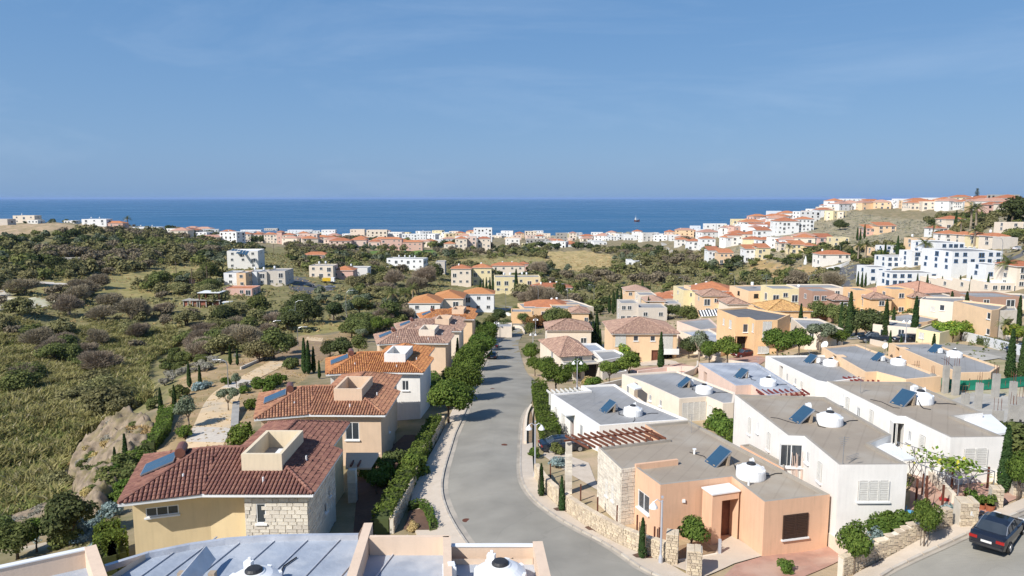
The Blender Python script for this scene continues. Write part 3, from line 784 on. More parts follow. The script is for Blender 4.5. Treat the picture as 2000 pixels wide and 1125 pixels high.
def stones_on(par, a, b, z0, z1, m='pale_block', rows=0.25, wl=(0.32, 0.75), holes=(), cap=300, proud=0.035, name='stone'):
    """courses of dressed stones on the wall face from a to b (outward = right of a->b)"""
    a, b = Vector(a[:2]), Vector(b[:2]); L = (b - a).length; t = (b - a) / L; n = Vector((t.y, -t.x)); rz = math.atan2(t.y, t.x); k = 0
    z = z1
    off = par.location
    while z > z0 and k < cap:
        h = rows * R.uniform(0.8, 1.2); u = -R.uniform(0, .3)
        while u < L and k < cap:
            w = R.uniform(*wl); c = max(u, 0) ; d = min(u + w, L); u += w
            if d - c < 0.08: continue
            um, zm = (c + d) / 2, z - h / 2
            if any(x0 - .06 < um < x1 + .06 and y0 - .08 < zm < y1 + .08 for x0, x1, y0, y1 in holes): continue
            pr = proud * R.uniform(0.5, 1.4)
            o = bpy.data.objects.new(name, stone_mesh(m)); COL.objects.link(o); o.parent = par
            o.location = (a.x + t.x * um + n.x * pr / 2 - off.x, a.y + t.y * um + n.y * pr / 2 - off.y, zm - off.z)
            o.scale = (d - c - 0.02, pr + 0.02, h - 0.02); o.rotation_euler = (0, 0, rz); k += 1
        z -= h
    return k
# ------------------------------------------------------------ roof equipment
def proto(o):               # first use keeps the object itself, later ones copy it with its children
    return [o, False]
def put(pr, loc, rz=0.0, label=None, sc=None, group=None):
    o, used = pr
    if used:
        def cp(s_, par):
            c = s_.copy(); COL.objects.link(c); c.parent = par
            for ch in s_.children: cp(ch, c)
            return c
        o = cp(o, None)
    pr[1] = True
    o.location = loc; o.rotation_euler = (0, 0, rz)
    if sc is not None: o.scale = sc if hasattr(sc, '__len__') else (sc, sc, sc)
    if label: o['label'] = label
    if group: o['group'] = group
    return o
def make_tank():
    e = empty('water_tank'); tag(e, 'x', 'water tank', 'white plastic water tanks on the flat roofs')
    b = MB(); seg = 28; prof = [(0.93, 0), (0.95, 0.08), (0.93, 0.5), (0.9, 0.6), (0.62, 0.78), (0.4, 0.86), (0.36, 0.9), (0.0, 0.9)]
    b.lathe((0, 0, 0), prof, 'white_plastic', seg); b.build('tank_body', e, local=True, smooth=False)
    for k in range(8):      # moulded ribs round the shoulder
        a = k * math.pi / 4; q = MB(); q.box((0.66, 0, 0.5), (0.52, 0.2, 0.15), 'white_plastic', 0, T=Matrix.Rotation(a, 4, 'Z')); q.build('rib', e, local=True)
    b = MB().lathe((0, 0, 0.88), [(0.30, 0), (0.30, 0.07), (0.24, 0.13), (0.0, 0.14)], 'black_plastic', 18); b.build('lid', e, local=True)
    b = MB().box((0.32, 0.42, 0.74), (0.2, 0.28, 0.3), 'white_plastic'); b.box((0.38, 0.42, 1.0), (0.06, 0.1, 0.14), 'white_plastic'); b.build('float_valve_box', e, local=True)
    b = MB().tube([(0.9, -.1, 0.1), (1.25, -.15, 0.05), (1.9, 0.1, 0.05), (2.6, 0.0, 0.05)], 0.03, 'black_plastic', 6); b.build('pipe', e, local=True)
    return e
def make_collector():
    e = empty('solar_collector'); tag(e, 'x', 'solar collector', 'tilted solar collectors on the flat roofs')
    T = Matrix.Rotation(rad(40), 4, 'X')
    b = MB().box((0, 0.0, 0.0), (1.35, 1.75, 0.09), 'metal', 0, T=Matrix.Translation((0, 0, 0.42)) @ T); b.build('casing', e, local=True)
    b = MB().box((0, 0, 0.092), (1.24, 1.64, 0.008), 'solar_glass', 0, T=Matrix.Translation((0, 0, 0.42)) @ T); b.build('panel', e, local=True)
    for k in range(3):
        for j in range(4):
            b = MB().box((-.72 + .6 * k, .38 + 0.02 * j, 0.02 + j * 0.2), (0.38, 0.19, 0.19), 'block'); b.build('concrete_block', e, local=True)
    for k in (-.4, .4): MB().box((k, -.45, 0.0), (0.2, 0.3, 0.1), 'block').build('footing', e, local=True)
    b = MB().tube([(0.9, .5, .5), (1.1, .6, .1), (1.5, .4, .05), (1.9, .7, .04)], 0.035, 'black_plastic', 6); b.build('pipe', e, local=True)
    return e
def make_heater():
    e = empty('hot_water_cylinder'); tag(e, 'x', 'hot water cylinder', 'small white cylinders beside the collectors')
    b = MB().box((0, 0, 0.12), (0.5, 0.42, 0.62), 'white_paint').box((0, 0, 0.0), (0.4, 0.1, 0.12), 'metal').box((.08, .0, 0.74), (0.26, 0.3, 0.1), 'white_plastic'); b.build('casing', e, local=True)
    b = MB().tube([(0.25, 0, 0.3), (0.5, 0.1, 0.15), (0.9, 0.0, 0.05)], 0.03, 'black_plastic', 6); b.build('pipe', e, local=True)
    return e
TANK, COLL, HEAT = proto(make_tank()), proto(make_collector()), proto(make_heater())
AZ = math.atan2(SD.y, SD.x) + math.pi / 2 - rad(28)
def roof_set(H, z, tank, coll, heat, what, sc=1.0, da=0.0):
    """positions from the photograph, standing on a roof deck at height z"""
    da += R.uniform(-.16, .16); sc *= R.uniform(.93, 1.05)
    if tank: p = at_h(*tank, CZ - z); put(TANK, (p.x, p.y, z), R.uniform(-.3, .3), 'round white water tank on ' + what, sc)
    if coll: p = at_h(*coll, CZ - z); put(COLL, (p.x, p.y, z), AZ + da, 'tilted blue solar collector on ' + what, sc)
    if heat: p = at_h(*heat, CZ - z); put(HEAT, (p.x, p.y, z), R.uniform(-.4, .4), 'small white cylinder on ' + what, sc * .9)
def vent(H, px, py, z, what):
    p = at_h(px, py, CZ - z); b = MB().tube([(p.x, p.y, z), (p.x, p.y, z + .35)], 0.07, 'white_plastic', 8).box((p.x, p.y, z + .33), (.24, .12, .1), 'white_plastic')
    b.build('roof_vent', H.e)
# ------------------------------------------------------------ the peach corner bungalow (nearest, right)
def pxs(L, H): return [at_h(a, b, H) for a, b in L]
PZ = CZ - 18.3
peach_px = [(1493.4,980),(1621,965.6),(1345.5,821),(1260,828.5),(1303.5,857),(1168.5,873.5),(1213.5,915.5),(1240.5,911.6),(1290,947),(1429.5,930.5)]
ph = House('peach_bungalow', 'peach rendered corner bungalow with taupe flat roof and stone clad end', pxs(peach_px, 18.3), PZ, 'peach_wall')
def edge_of(H, px, py): return H.hit(px, py)[1]
ph.edge_m[edge_of(ph, 1190, 950)] = 'mortar'; ph.edge_m[edge_of(ph, 1226, 950)] = 'mortar'
ph.win(1553, 1027, 1.75, 1.55, 'shutb', 'dark brown closed shutters on the street corner wall')
ph.win(1257, 980, 1.5, 1.25, 'win', None, 1)
ph.win(1186, 953, 0.42, 1.2, 'shut'); ph.win(1198, 962, 0.42, 1.2, 'shut')
ph.walls(); ph.flat('roof_taupe', 0.22, 'parapet_grey', 0.2)
for q in (1190, 1226):
    r = ph.hit(q, 950); a = ph.P[r[1]]; b_ = ph.P[(r[1] + 1) % len(ph.P)]
    stones_on(ph.e, a, b_, ph.zg + 0.0, PZ - 0.04, rows=0.26, cap=190 if q == 1190 else 60)
p = pxs([(1241,912),(1323,902)], 18.3); d = (p[1] - p[0])
b = MB(); b.box(((p[0] + p[1]) / 2 + Vector((0, 0, -.25))), (d.length, 0.22, 0.45), 'peach_wall', math.atan2(d.y, d.x)); b.build('inner_parapet', ph.e)
# porch block with white slab and door recess
pp = pxs([(1372.5,953),(1392,966.5),(1444,959),(1423.5,945)], 18.75)
pc = House('entrance_porch', None, pp, CZ - 18.78, 'peach_wall'); 
for k_ in ('category', 'label'):
    if k_ in pc.e: del pc.e[k_]
i = edge_of(pc, 1415, 1000)
pe_, qe_ = pc.P[i], pc.P[(i + 1) % 4]; Lp = (qe_ - pe_).length
pc.holes[i].append((Lp * 0.36, Lp - 0.02, pc.zg + 0.05, CZ - 19.25, 0.9))
o = pc.walls(); 
b = MB(); t_ = (qe_ - pe_).normalized(); n_ = Vector((t_.y, -t_.x)); c_ = pe_ + t_ * (Lp * 0.68) - n_ * 0.93
b.box((c_.x, c_.y, pc.zg), (Lp * 0.66, 0.06, 2.5), 'brown_wood', math.atan2(t_.y, t_.x)); b.build('door', pc.e)
b = MB(); I = pc.inset(-0.06); b.prism([(p.x, p.y) for p in I], CZ - 18.78, CZ - 18.70, 'white_paint'); b.build('canopy_slab', pc.e)
pc.e.parent = ph.e; pc.e.location -= ph.e.location
# rear annex
ax = House('annex', None, pxs([(1446,869),(1464,866.6),(1532.5,903.5),(1531,915)], 18.25), CZ - 18.25, 'peach_wall')
for k_ in ('category', 'label'):
    if k_ in ax.e: del ax.e[k_]
ax.walls(); ax.flat('roof_taupe', 0.15, 'parapet_grey', 0.12); ax.e.parent = ph.e; ax.e.location -= ph.e.location
roof_set(ph, PZ - 0.2, (1466,932), (1402,905), None, 'the taupe roof of the peach corner bungalow', 1.0)
vent(ph, 1462, 948, PZ - .2, ''); vent(ph, 1356, 887, PZ - .2, '')
w = MB(); p = ph.at(1335, 978, 0.02)[0]; w.box(p - Vector((0, 0, .1)), (.2, .12, .2), 'white_paint'); w.build('wall_light', ph.e)
# brown timber pergola at its rear
pg = empty('timber_pergola', at_h(1240, 880, 20)); tag(pg, 'brown timber pergola on the stone end of the peach bungalow', 'pergola')
zt = CZ - 18.45
a0, a1 = at_h(1102, 861, 18.45), at_h(1278, 841, 18.45)
b = MB(); d = a1 - a0; b.tube([a0, a1], 0.09, 'brown_wood', 4); b.build('beam', pg)
r0, r1 = at_h(1150, 874, 18.3), at_h(1292, 856, 18.3)
for k in range(13):
    t = k / 12; A_ = at_h(1104 + (1252 - 1104) * t, 853 - 17 * t, 18.3); B_ = at_h(1150 + (1300 - 1150) * t, 877.5 - 19 * t, 18.3)
    b = MB(); dd = B_ - A_; c = (A_ + B_) / 2; b.box(c - Vector((0, 0, .0)), (dd.length, 0.07, 0.17), 'brown_wood', math.atan2(dd.y, dd.x)); b.build('rafter', pg)
for k in (0.0,):
    p = at_h(1111, 860, 18.6); zg_ = g(p.x, p.y); b = MB(); b.box((p.x, p.y, zg_ - .3), (0.48, 0.48, p.z - zg_ + .2), 'mortar'); col_ = b.build('pillar', pg)
    for zz in range(13):
        for s_ in range(2):
            b = MB(); b.box((p.x, p.y, zg_ + zz * 0.25), (0.52, 0.52, 0.23), 'pale_block'); 
        b.build('stone', col_)
p = at_h(1200, 850, 18.6); zg_ = g(p.x, p.y); b = MB(); b.box((p.x, p.y, zg_ - .3), (0.4, 0.4, p.z - zg_ + .2), 'white_wall'); b.build('pillar', pg)
# ------------------------------------------------------------ the other flat roofed bungalows
def bungalow(name, label, px, H, wall, roof, par=0.22, cap=None, wins=(), base=None):
    h = House(name, label, pxs(px, H), CZ - H, wall, group='flat roofed bungalows right of the road')
    for w in wins: h.win(*w)
    h.walls(); h.flat(roof, par, cap); return h
wb = bungalow('white_bungalow', 'white bungalow with taupe roof and aerial beside the peach bungalow', [(1435,770),(1611,775),(1741,849),(1699,866),(1773,907),(1639,907.5),(1571,851.4),(1540,850.5)], 16.15, 'white_wall', 'roof_taupe', 0.2, 'parapet_grey',
  [(1706,959,1.9,1.3,'shut'),(1544,890,1.5,1.6,'win'),(1577,893,.5,.8,'win'),(1601,922,.6,1.3,'shut'),(1501,862,.5,1.3,'shut'),(1480,835,.4,.8,'win'),(1464,832,.45,1.3,'shut')])
roof_set(wb, CZ - 16.33, (1620,828), (1565,822), (1578,805), 'the white bungalow with the aerial')
# bay window block & slab
s1 = MB(); s1.prism([(p.x, p.y) for p in pxs([(1699,866),(1741,862),(1788,892),(1765,895)], 16.5)], CZ - 16.72, CZ - 16.6, 'white_paint'); s1.build('entrance_slab', wb.e)
wc = bungalow('white_bungalow', 'farther white bungalow with taupe roof behind the bare vine frame', [(1615,744),(1777,746),(1920,806),(1862,812),(1961.5,853),(1857,854.4),(1769,813),(1752.5,812)], 15.75, 'white_wall', 'roof_taupe', 0.2, 'parapet_grey',
  [(1905,895,1.6,1.3,'shut'),(1750,848,.9,1.6,'win'),(1761,852,.7,1.9,'open'),(1801,868,.6,1.3,'shut'),(1776,852,.4,.8,'win'),(1676,806,.5,.9,'win'),(1702,816,.5,1.2,'shut'),(1655,790,.5,1.2,'shut'),(1646,780,.3,.8,'win')])
roof_set(wc, CZ - 15.93, (1797,786), (1763,789), (1785,770), 'the white bungalow behind the vine frame')
s1 = MB(); s1.prism([(p.x, p.y) for p in pxs([(1864,810),(1936,808),(1976,842),(1943,846)], 16.1)], CZ - 16.3, CZ - 16.15, 'white_paint'); s1.build('entrance_slab', wc.e)
wd = bungalow('white_bungalow', 'white bungalow with grey roof and entrance canopy beside the clipped hedge', [(1076,769),(1151,762.5),(1135,753),(1201,750),(1249,781),(1344,819),(1268,824),(1170.7,831.5)], 21.2, 'white_wall', 'roof_grey', 0.2, None,
  [(1086,808,.5,1.4,'shut'),(1100,822,.6,1.5,'shut'),(1135,845,.6,1.6,'win'),(1117,842,.8,2.2,'door')])
roof_set(wd, CZ - 21.38, (1236,810), (1187,803), (1201,802), 'the grey roof beside the clipped hedge')
s1 = MB(); s1.prism([(p.x, p.y) for p in pxs([(1087,796),(1106,793),(1126,809),(1105,812)], 21.7)], CZ - 21.8, CZ - 21.66, 'white_paint'); s1.build('entrance_slab', wd.e)
we = bungalow('cream_bungalow', 'cream bungalow with grey roof and wide white shutters on its near wall', [(1214.7,730.7),(1322.7,724),(1436,766.7),(1433,786.7),(1412,788),(1380,774.7),(1326.7,778.7),(1262.7,749.3)], 21.1, 'cream_wall', 'roof_grey', 0.2, None,
  [(1357,806,2.8,2.3,'shut'),(1387,812,.8,2.2,'shut'),(1242,765,.7,2.1,'open'),(1270,777,.5,.7,'win'),(1290,787,.5,.7,'win'),(1226,760,.5,1.0,'win')])
roof_set(we, CZ - 21.28, (1375,767), (1335,755), (1350,754), 'the cream bungalow with wide shutters')
s1 = MB(); s1.prism([(p.x, p.y) for p in pxs([(1225,751),(1239,747),(1254,757),(1240,760)], 21.3)], CZ - 21.45, CZ - 21.3, 'white_paint'); s1.build('entrance_slab', we.e)
wf = bungalow('pink_bungalow', 'pale pink bungalow with shiny blue grey roof in the middle of the block', [(1365,709),(1477,708),(1566,764),(1500,772),(1468,751),(1437,753)], 21.1, 'pink_wall', 'roof_blue_grey', 0.22, 'flashing', [(1377,742,1.0,2.0,'open')])
roof_set(wf, CZ - 21.3, (1500,752), (1447,737), (1458,738), 'the shiny blue grey roof', .95)
wg = bungalow('white_bungalow', 'white bungalow with blue grey roof left of the brown red pergola', [(1495,695),(1611,693.5),(1702,735),(1615,747),(1594.4,743)], 20.7, 'white_wall', 'roof_grey', 0.2, None,
  [(1525,730,.9,2.0,'open'),(1537,737,.5,1.0,'win'),(1553,745,.5,.8,'win'),(1566,752,.5,.8,'shut')])
roof_set(wg, CZ - 20.9, (1622,714), (1582,708), (1598,710), 'the white bungalow left of the red pergola', .95)
wh = bungalow('peach_bungalow', 'light orange bungalow with brown grey roof behind the red pergola', [(1605,678),(1672.8,672),(1839,735),(1770,741),(1712.6,726),(1690,727)], 19.8, 'light_peach_wall', 'roof_grey', 0.2, None, [(1630,694,1.2,1.6,'open')])
roof_set(wh, CZ - 20, (1754,712), (1713,704), (1724,706), 'the roof behind the red pergola', .95)
wi = bungalow('peach_bungalow', 'light orange bungalow with long grey roof behind the concrete columns', [(1736,670),(1815.8,668.8),(1952,715.5),(1936,727),(1872,728)], 19.6, 'light_peach_wall', 'roof_grey', 0.2, None, [(1752,690,1.0,1.8,'open')])
roof_set(wi, CZ - 19.8, (1864,697), (1825,688), (1836,691), 'the long grey roof behind the columns', .95)
mat('red_wood', (0.20, 0.035, 0.03), None, 0.7)
def pergola(x0, y0, x1, y1, dx, dy, H, n, label, m, ln=None):
    e = empty('pergola', at_h((x0 + x1) / 2, (y0 + y1) / 2, H)); tag(e, label, 'pergola')
    for k in range(n):
        t = k / (n - 1); A_ = at_h(x0 + (x1 - x0) * t, y0 + (y1 - y0) * t, H); B_ = at_h(x0 + (x1 - x0) * t + dx, y0 + (y1 - y0) * t + dy, H)
        b = MB(); dd = B_ - A_; b.box((A_ + B_) / 2, (dd.length, 0.09, 0.2), m, math.atan2(dd.y, dd.x)); b.build('rafter', e)
    for yy in (0.25, .75):
        A_ = at_h(x0 + dx * yy, y0 + dy * yy, H); B_ = at_h(x1 + dx * yy, y1 + dy * yy, H); b = MB().tube([A_ - Vector((0, 0, .1)), B_ - Vector((0, 0, .1))], .07, m, 4); b.build('beam', e)
    for t in (0.03, .97):
        A_ = at_h(x0 + (x1 - x0) * t + dx / 2, y0 + (y1 - y0) * t + dy / 2, H); z0 = g(A_.x, A_.y) - .2; b = MB().box((A_.x, A_.y, z0), (.2, .2, A_.z - z0 - .1), m); b.build('post', e)
pergola(1646, 738, 1738, 738, 20, 8, 20.9, 10, 'red brown timber pergola behind the farther taupe roof', 'red_wood')
pergola(1477, 763, 1566, 762, 15, 10, 21.3, 9, 'red brown timber pergola behind the nearer white bungalow', 'red_wood')
pergola(1068, 764, 1130, 759, 8, 6, 21.6, 8, 'pale timber pergola over the corner of the grey roofed bungalow', 'shutter_white')
# ------------------------------------------------------------ the tile roofed villas left of the road
def villa(C, zb, wall, tile, label, sc=1.0, rot=0.0, box='box_wall', stone=False, detail=1, one=None, group='tile roofed villas left of the road', boxtop=1.9):
    ca, sa = math.cos(rot), math.sin(rot); ze = C.z
    def L2(x, y): return Vector((C.x + (x * ca - y * sa) * sc, C.y + (x * sa + y * ca) * sc))
    def L3(x, y, z): q = L2(x, y); return Vector((q.x, q.y, ze + z * sc))
    e_ = (.953, .303); n_ = (-.303, .953); A = (-11.64, -1.45)
    def Wg(u, v): return (A[0] + e_[0] * u + n_[0] * v, A[1] + e_[1] * u + n_[1] * v)
    wp = [(-4.6, .5), (-.5, .5), (-.5, 7.4), (-1.4, 7.4), (-1.4, 13.7), (-7.2, 13.7), (-7.4, 9.2), Wg(.5, 8.1), Wg(.5, 1.3), (-7.2, 1.25), (-4.6, 1.25)]
    h = House('tile_roofed_villa', label, [L2(*p) for p in wp], ze - 0.05, wall, group=group)
    s = .36; hr = 4.3 * s
    R1, B, K, V, P_ = Wg(4.3, 4.3), Wg(0, 8.6), (-7.07, 0), (-7.75, 4.3), (-4.3, 4.3)
    z5 = .9 * s - .24
    faces = [[(*B, 0), (*A, 0), (*R1, hr)], [(*A, 0), (*K, 0), (*V, hr), (*R1, hr)], [(*K, 0), (0, 0, 0), (*P_, hr), (*V, hr)],
             [(0, 0, 0), (0, 7.8, 0), (-4.3, 7.8, hr), (*P_, hr)], [(-.9, 7.78, z5), (-.9, 14.2, z5), (-4.3, 10.8, z5 + 3.4 * s), (-4.3, 7.78, z5 + 3.4 * s)],
             [(-7.7, 14.2, z5), (-7.7, 7.0, z5), (-4.3, 7.0, z5 + 3.4 * s), (-4.3, 10.8, z5 + 3.4 * s)], [(-.9, 14.2, z5), (-7.7, 14.2, z5), (-4.3, 10.8, z5 + 3.4 * s)], [(*Wg(5.2, 8.6), 0), (*B, 0), (*R1, hr), (*V, hr)]]
    base = MB(); tm = MB(); bud = [300]; KEEP_OUT[:] = [L2(*p) for p in ((-5.3, 2.1), (-2.6, 2.1), (-2.6, 7.0), (-5.3, 7.0))]
    for fi in (2, 1, 0, 3, 4, 5, 6, 7):
        f = [L3(*q) for q in faces[fi]]
        base.poly(f, tile)
        pit = 0.262 if detail else 0.3
        tile_face(h.e, f, tile, one, pit, 0.36 if detail else 0.6, tm, bud)
    base.poly([L3(*q) for q in [(*B, -.12), (*A, -.12), (*K, -.12), (0, 0, -.12), (0, 7.8, -.12), (-8.6, 8.6, -.12)]], 'white_paint')
    bo = base.build('roof', h.e); cut = bmesh.new(); cut.from_mesh(bo.data); off = Vector(h.e.location)
    bc = [L2(*p) for p in ((-5.2, 2.2), (-2.7, 2.2), (-2.7, 6.9), (-5.2, 6.9))]
    for i in range(4):
        a_, b_ = bc[i], bc[(i + 1) % 4]; nn_ = Vector(((b_ - a_).y, -(b_ - a_).x, 0))
        bmesh.ops.bisect_plane(cut, geom=cut.verts[:] + cut.edges[:] + cut.faces[:], plane_co=(a_.x - off.x, a_.y - off.y, 0), plane_no=nn_)
    cs_ = [f.calc_center_median() for f in cut.faces]; ins = inpoly([c.x + off.x for c in cs_], [c.y + off.y for c in cs_], bc)
    bmesh.ops.delete(cut, geom=[f for f, k in zip(cut.faces[:], ins) if k], context='FACES'); cut.to_mesh(bo.data); cut.free()
    tm.build('roof_tiles', h.e, kind='stuff')
    cp = MB()
    for a, b in (((*A, 0), (*R1, hr)), ((*R1, hr), (*V, hr)), ((*V, hr), (-5.4, 4.3, hr)), ((0, 0, 0), (-2.5, 2.5, 2.5 * s)), ((-4.3, 7.8, hr), (0, 7.8, 0)), ((*B, 0), (*R1, hr)), ((-4.3, 10.8, z5 + 3.4 * s), (-.9, 14.2, z5)), ((-4.3, 10.8, z5 + 3.4 * s), (-7.7, 14.2, z5)), ((-4.3, 7.8, z5 + 3.4 * s), (-4.3, 10.8, z5 + 3.4 * s))):
        caps(cp, L3(*a) + Vector((0, 0, .05)), L3(*b) + Vector((0, 0, .05)), tile)
    cp.build('ridge_tiles', h.e, kind='stuff')
    fb = MB()
    for a, b in ((B, A), (A, K), (K, (0, 0)), ((0, 0), (0, 7.8)), ((-.9, 7.8), (-.9, 14.2))):
        zz = 0 if a != (-.9, 7.8) else z5
        p, q = L3(*a, zz), L3(*b, zz); d = q - p; fb.box((p + q) / 2 + Vector((0, 0, -.17)), (d.length + .04, .06, .2), 'white_paint', math.atan2(d.y, d.x))
    fb.build('fascia', h.e)
    # open service box standing through the roof
    bx = House('roof_box', None, [L2(*p) for p in ((-5.3, 2.1), (-2.6, 2.1), (-2.6, 7.0), (-5.3, 7.0))], ze + boxtop * sc, box, zb=ze - .1)
    for k_ in ('category', 'label'):
        if k_ in bx.e: del bx.e[k_]
    bx.walls(); bx.flat('concrete', 1.25 * sc, box, 0.24); bx.e.parent = h.e; bx.e.location -= h.e.location
    b = MB(); c = L3(-3.4, 4.6, .62); b.box(c, (.9, 1.4, .5), 'white_paint', rot); b.build('air_conditioner', bx.e)
    # solar collector and brown cylinder on the hip
    se = empty('solar_water_heater', L3(*Wg(2.2, 4.5), .8)); tag(se, 'blue panel and brown cylinder on the ' + label.split(',')[0].replace(' half hidden behind the fourth', ' behind it').replace(' with', ''), 'solar heater', 'solar heaters on the villa roofs')
    e3 = (L3(*A, 0) - L3(*B, 0)).normalized(); up = (L3(*R1, hr) - L3(*Wg(0, 4.3), 0)).normalized(); nn = e3.cross(up).normalized()
    if nn.z < 0: nn = -nn
    o3 = L3(*Wg(2.0, 4.2), 2.0 * s)
    MM = Matrix((e3, up, nn)).transposed().to_4x4(); MM.translation = o3
    b = MB().box((-0.2, -.25, .17), (2.1, 2.2, .09), 'metal', T=MM); b.build('casing', se)
    for k in (0, 1):
        b = MB().box((-.72 + 1.04 * k, -.25, .262), (.97, 2.08, .008), 'solar_glass', T=MM); b.build('panel', se)
    b = MB().tube([MM @ Vector((-.95, 1.35, .5)), MM @ Vector((.55, 1.35, .5))], .34, 'brown_tank', 16); b.build('cylinder', se)
    b = MB().box((-.6, 1.35, 0), (.08, .5, .3), 'metal', T=MM).box((.3, 1.35, 0), (.08, .5, .3), 'metal', T=MM); b.build('bracket', se)
    for a_, b_, c_ in ((-3.5, 1.0, .36), (-8.8, 1.2, .5), (-1.6, 4.2, .6)): MB().tube([L3(a_, b_, c_), L3(a_, b_, c_ + .4)], .06, 'white_plastic', 6).build('roof_vent', h.e)
    return h, L2, L3
v1, a2, a3 = villa(at_h(611, 966, 18.8), 0, 'yellow_wall', 'tile_maroon', 'yellow villa with maroon tiled roof, nearest on the left', 1.0, 0, 'box_wall', True, 1, 'tile_maroon_one')
v1.win(317, 998, 1.95, .62, 'win', None, 2); v1.win(510, 1003, .62, 1.35, 'win', None, 0); v1.win(636, 990, .5, .8, 'win', None, 0); v1.win(655, 1036, 1.6, 1.5, 'win')
v1.win(643, 960, .4, .7, 'win', None, 0)
for q, cap_, zlo in ((580, 150, 2.9), (640, 150, 2.6)):
    r = v1.hit(q, 1000); i = r[1]; v1.edge_m[i] = 'mortar'; hs = [x[:4] for x in v1.holes[i]]
    stones_on(v1.e, v1.P[i], v1.P[(i + 1) % len(v1.P)], v1.zt - 6, v1.zt - 0.12, rows=0.27, wl=(.35, .85), holes=hs, cap=cap_)
v1.walls()
v2, a2, a3 = villa(at_y(752, 811, 63.5), 0, 'beige_wall', 'tile_terracotta', 'beige villa with terracotta tiled roof, second on the left', 1.0, rad(-1), 'beige_wall')
v2.win(688, 842, 1.3, 1.7, 'win'); v2.win(760, 838, .4, .6, 'win'); v2.win(770, 880, 1.2, 2.0, 'open'); v2.walls()
v3, a2, a3 = villa(at_y(826.5, 728.5, 80.5), 0, 'white_wall', 'tile_orange', 'white villa with bright orange tiled roof, third on the left', .95, rad(-3), 'white_wall')
v3.win(792, 753, .8, 1.2, 'win'); v3.walls()
v4, a2, a3 = villa(at_y(875, 671, 116), 0, 'beige_wall', 'tile_pink', 'beige villa with dusty pink tiled roof, fourth on the left', 1.0, rad(-3), 'cream_wall', detail=0); v4.walls()
v5, a2, a3 = villa(at_y(901, 647, 141), 0, 'cream_wall', 'tile_pink', 'cream villa with dusty pink roof half hidden behind the fourth', 1.08, rad(-3), 'beige_wall', detail=0); v5.walls()
v6, a2, a3 = villa(at_y(926, 624, 164), 0, 'light_peach_wall', 'tile_orange', 'light peach villa with vivid orange roof, last of the left row', 1.05, rad(-3), 'beige_wall', detail=0); v6.walls()
# satellite dome in the third villa's roof box
p = at_y(768, 703, 84); b = MB(); b.lathe((p.x, p.y, p.z - .9), [(.72, 0), (.74, .3), (.62, .62), (.4, .85), (.0, .95)], 'silver_dome', 18)
o = b.build('satellite_dome', smooth=True); tag(o, 'silver round dome inside the white roof box of the orange roofed villa', 'satellite dome')
# ------------------------------------------------------------ the foreground building
FZ = CZ - 11.3
def fr(L, H=11.3): return pxs(L, H)
fg = empty('foreground_building', at_h(640, 1125, 18)); tag(fg, 'flat roofed building with peach parapets and grey metal roof at the bottom', 'building')
fp = [(-30,1108),(164,1068),(187,1066),(205,1104),(290,1078),(370,1062),(440,1052),(520,1046),(600,1044),(700,1043),(711,1021),(727.6,1021),(720,1047),(879,1047),(880,1066),(1041,1066),(1042,1057),(1059.5,1057)]
Pf = [at_h(a, b, 11.75 if 3 < i < 11 else 11.3) for i, (a, b) in enumerate(fp)]; zb_ = 38.5
near = [Vector((Pf[-1].x + .5, 12, 0)), Vector((Pf[0].x, 12, 0))]
b = MB(); L = Pf + near
L2_ = [(p.x, p.y) for p in L]
n_ = len(L2_)
for i in range(n_):
    a, c = L2_[i], L2_[(i + 1) % n_]; b.poly([(a[0], a[1], zb_), (c[0], c[1], zb_), (c[0], c[1], FZ - .45), (a[0], a[1], FZ - .45)], 'foreground_wall')
b.build('wall', fg)
def par(name, a, c, th, z0, z1, m, top=None):
    d = c - a; d.z = 0; q = MB(); ctr = (a + c) / 2; q.box((ctr.x, ctr.y, z0), (d.length, th, z1 - z0), m, math.atan2(d.y, d.x)); q.build(name, fg)
    if top: q = MB(); q.box((ctr.x, ctr.y, z1), (d.length + .02, th + .06, .04), top, math.atan2(d.y, d.x)); q.build('coping', fg)
def ext(px0, px1, H, yto):
    a, c = at_h(*px0, H), at_h(*px1, H); d = (c - a); k = (yto - a.y) / d.y; return a, a + d * k
deckH = CZ - 11.95
b = MB()
b.ngon([(p.x, p.y, deckH) for p in L if True], 'roof_silver'); b.build('roof', fg)
# seams of the metal roof
for k in range(9):
    x = 300 + 62 * k
    y = 1085 - 18 * k if k < 3 else 1046
    a = at_h(x, max(1047, 1078 - 14 * k), 11.95); 
    c = a + Vector((-1.6, -7.5, 0)); q = MB().tube([a + Vector((0, 0, .03)), c + Vector((0, 0, .03))], .025, 'flashing', 4); q.build('roof_seam', fg)
# curved low kerb with bright flashing
cv = fr([(205,1104),(290,1078),(370,1062),(440,1052),(520,1046),(600,1044),(700,1043)], 11.75)
for a, c in zip(cv, cv[1:]):
    par('roof_kerb', a, c, .16, deckH, CZ - 11.75, 'flashing')
a, c = ext((719.5,1021), (686.5,1125), 11.3, 14); par('parapet', a, c, .3, deckH - .5, FZ, 'foreground_wall')
a, c = at_h(722, 1047, 11.3), at_h(877, 1047, 11.3); par('parapet', a, c, .14, deckH - .5, FZ, 'foreground_wall')
a, c = ext((872.5,1047), (874,1104), 11.3, 19.7); par('parapet', a, c, .26, deckH - .5, FZ, 'foreground_wall')
a, c = at_h(882, 1066, 11.5), at_h(1042, 1066, 11.5); par('parapet', a, c, .14, deckH - .5, FZ - .2, 'foreground_wall', 'white_paint')
a, c = ext((1050,1057), (1065,1125), 11.3, 14); par('parapet', a, c, .33, deckH - .5, FZ, 'foreground_wall')
a, c = at_h(-30, 1112, 11.3), at_h(166, 1070, 11.3); par('parapet', a, c, .16, deckH - .5, FZ - .05, 'foreground_wall', 'white_paint')
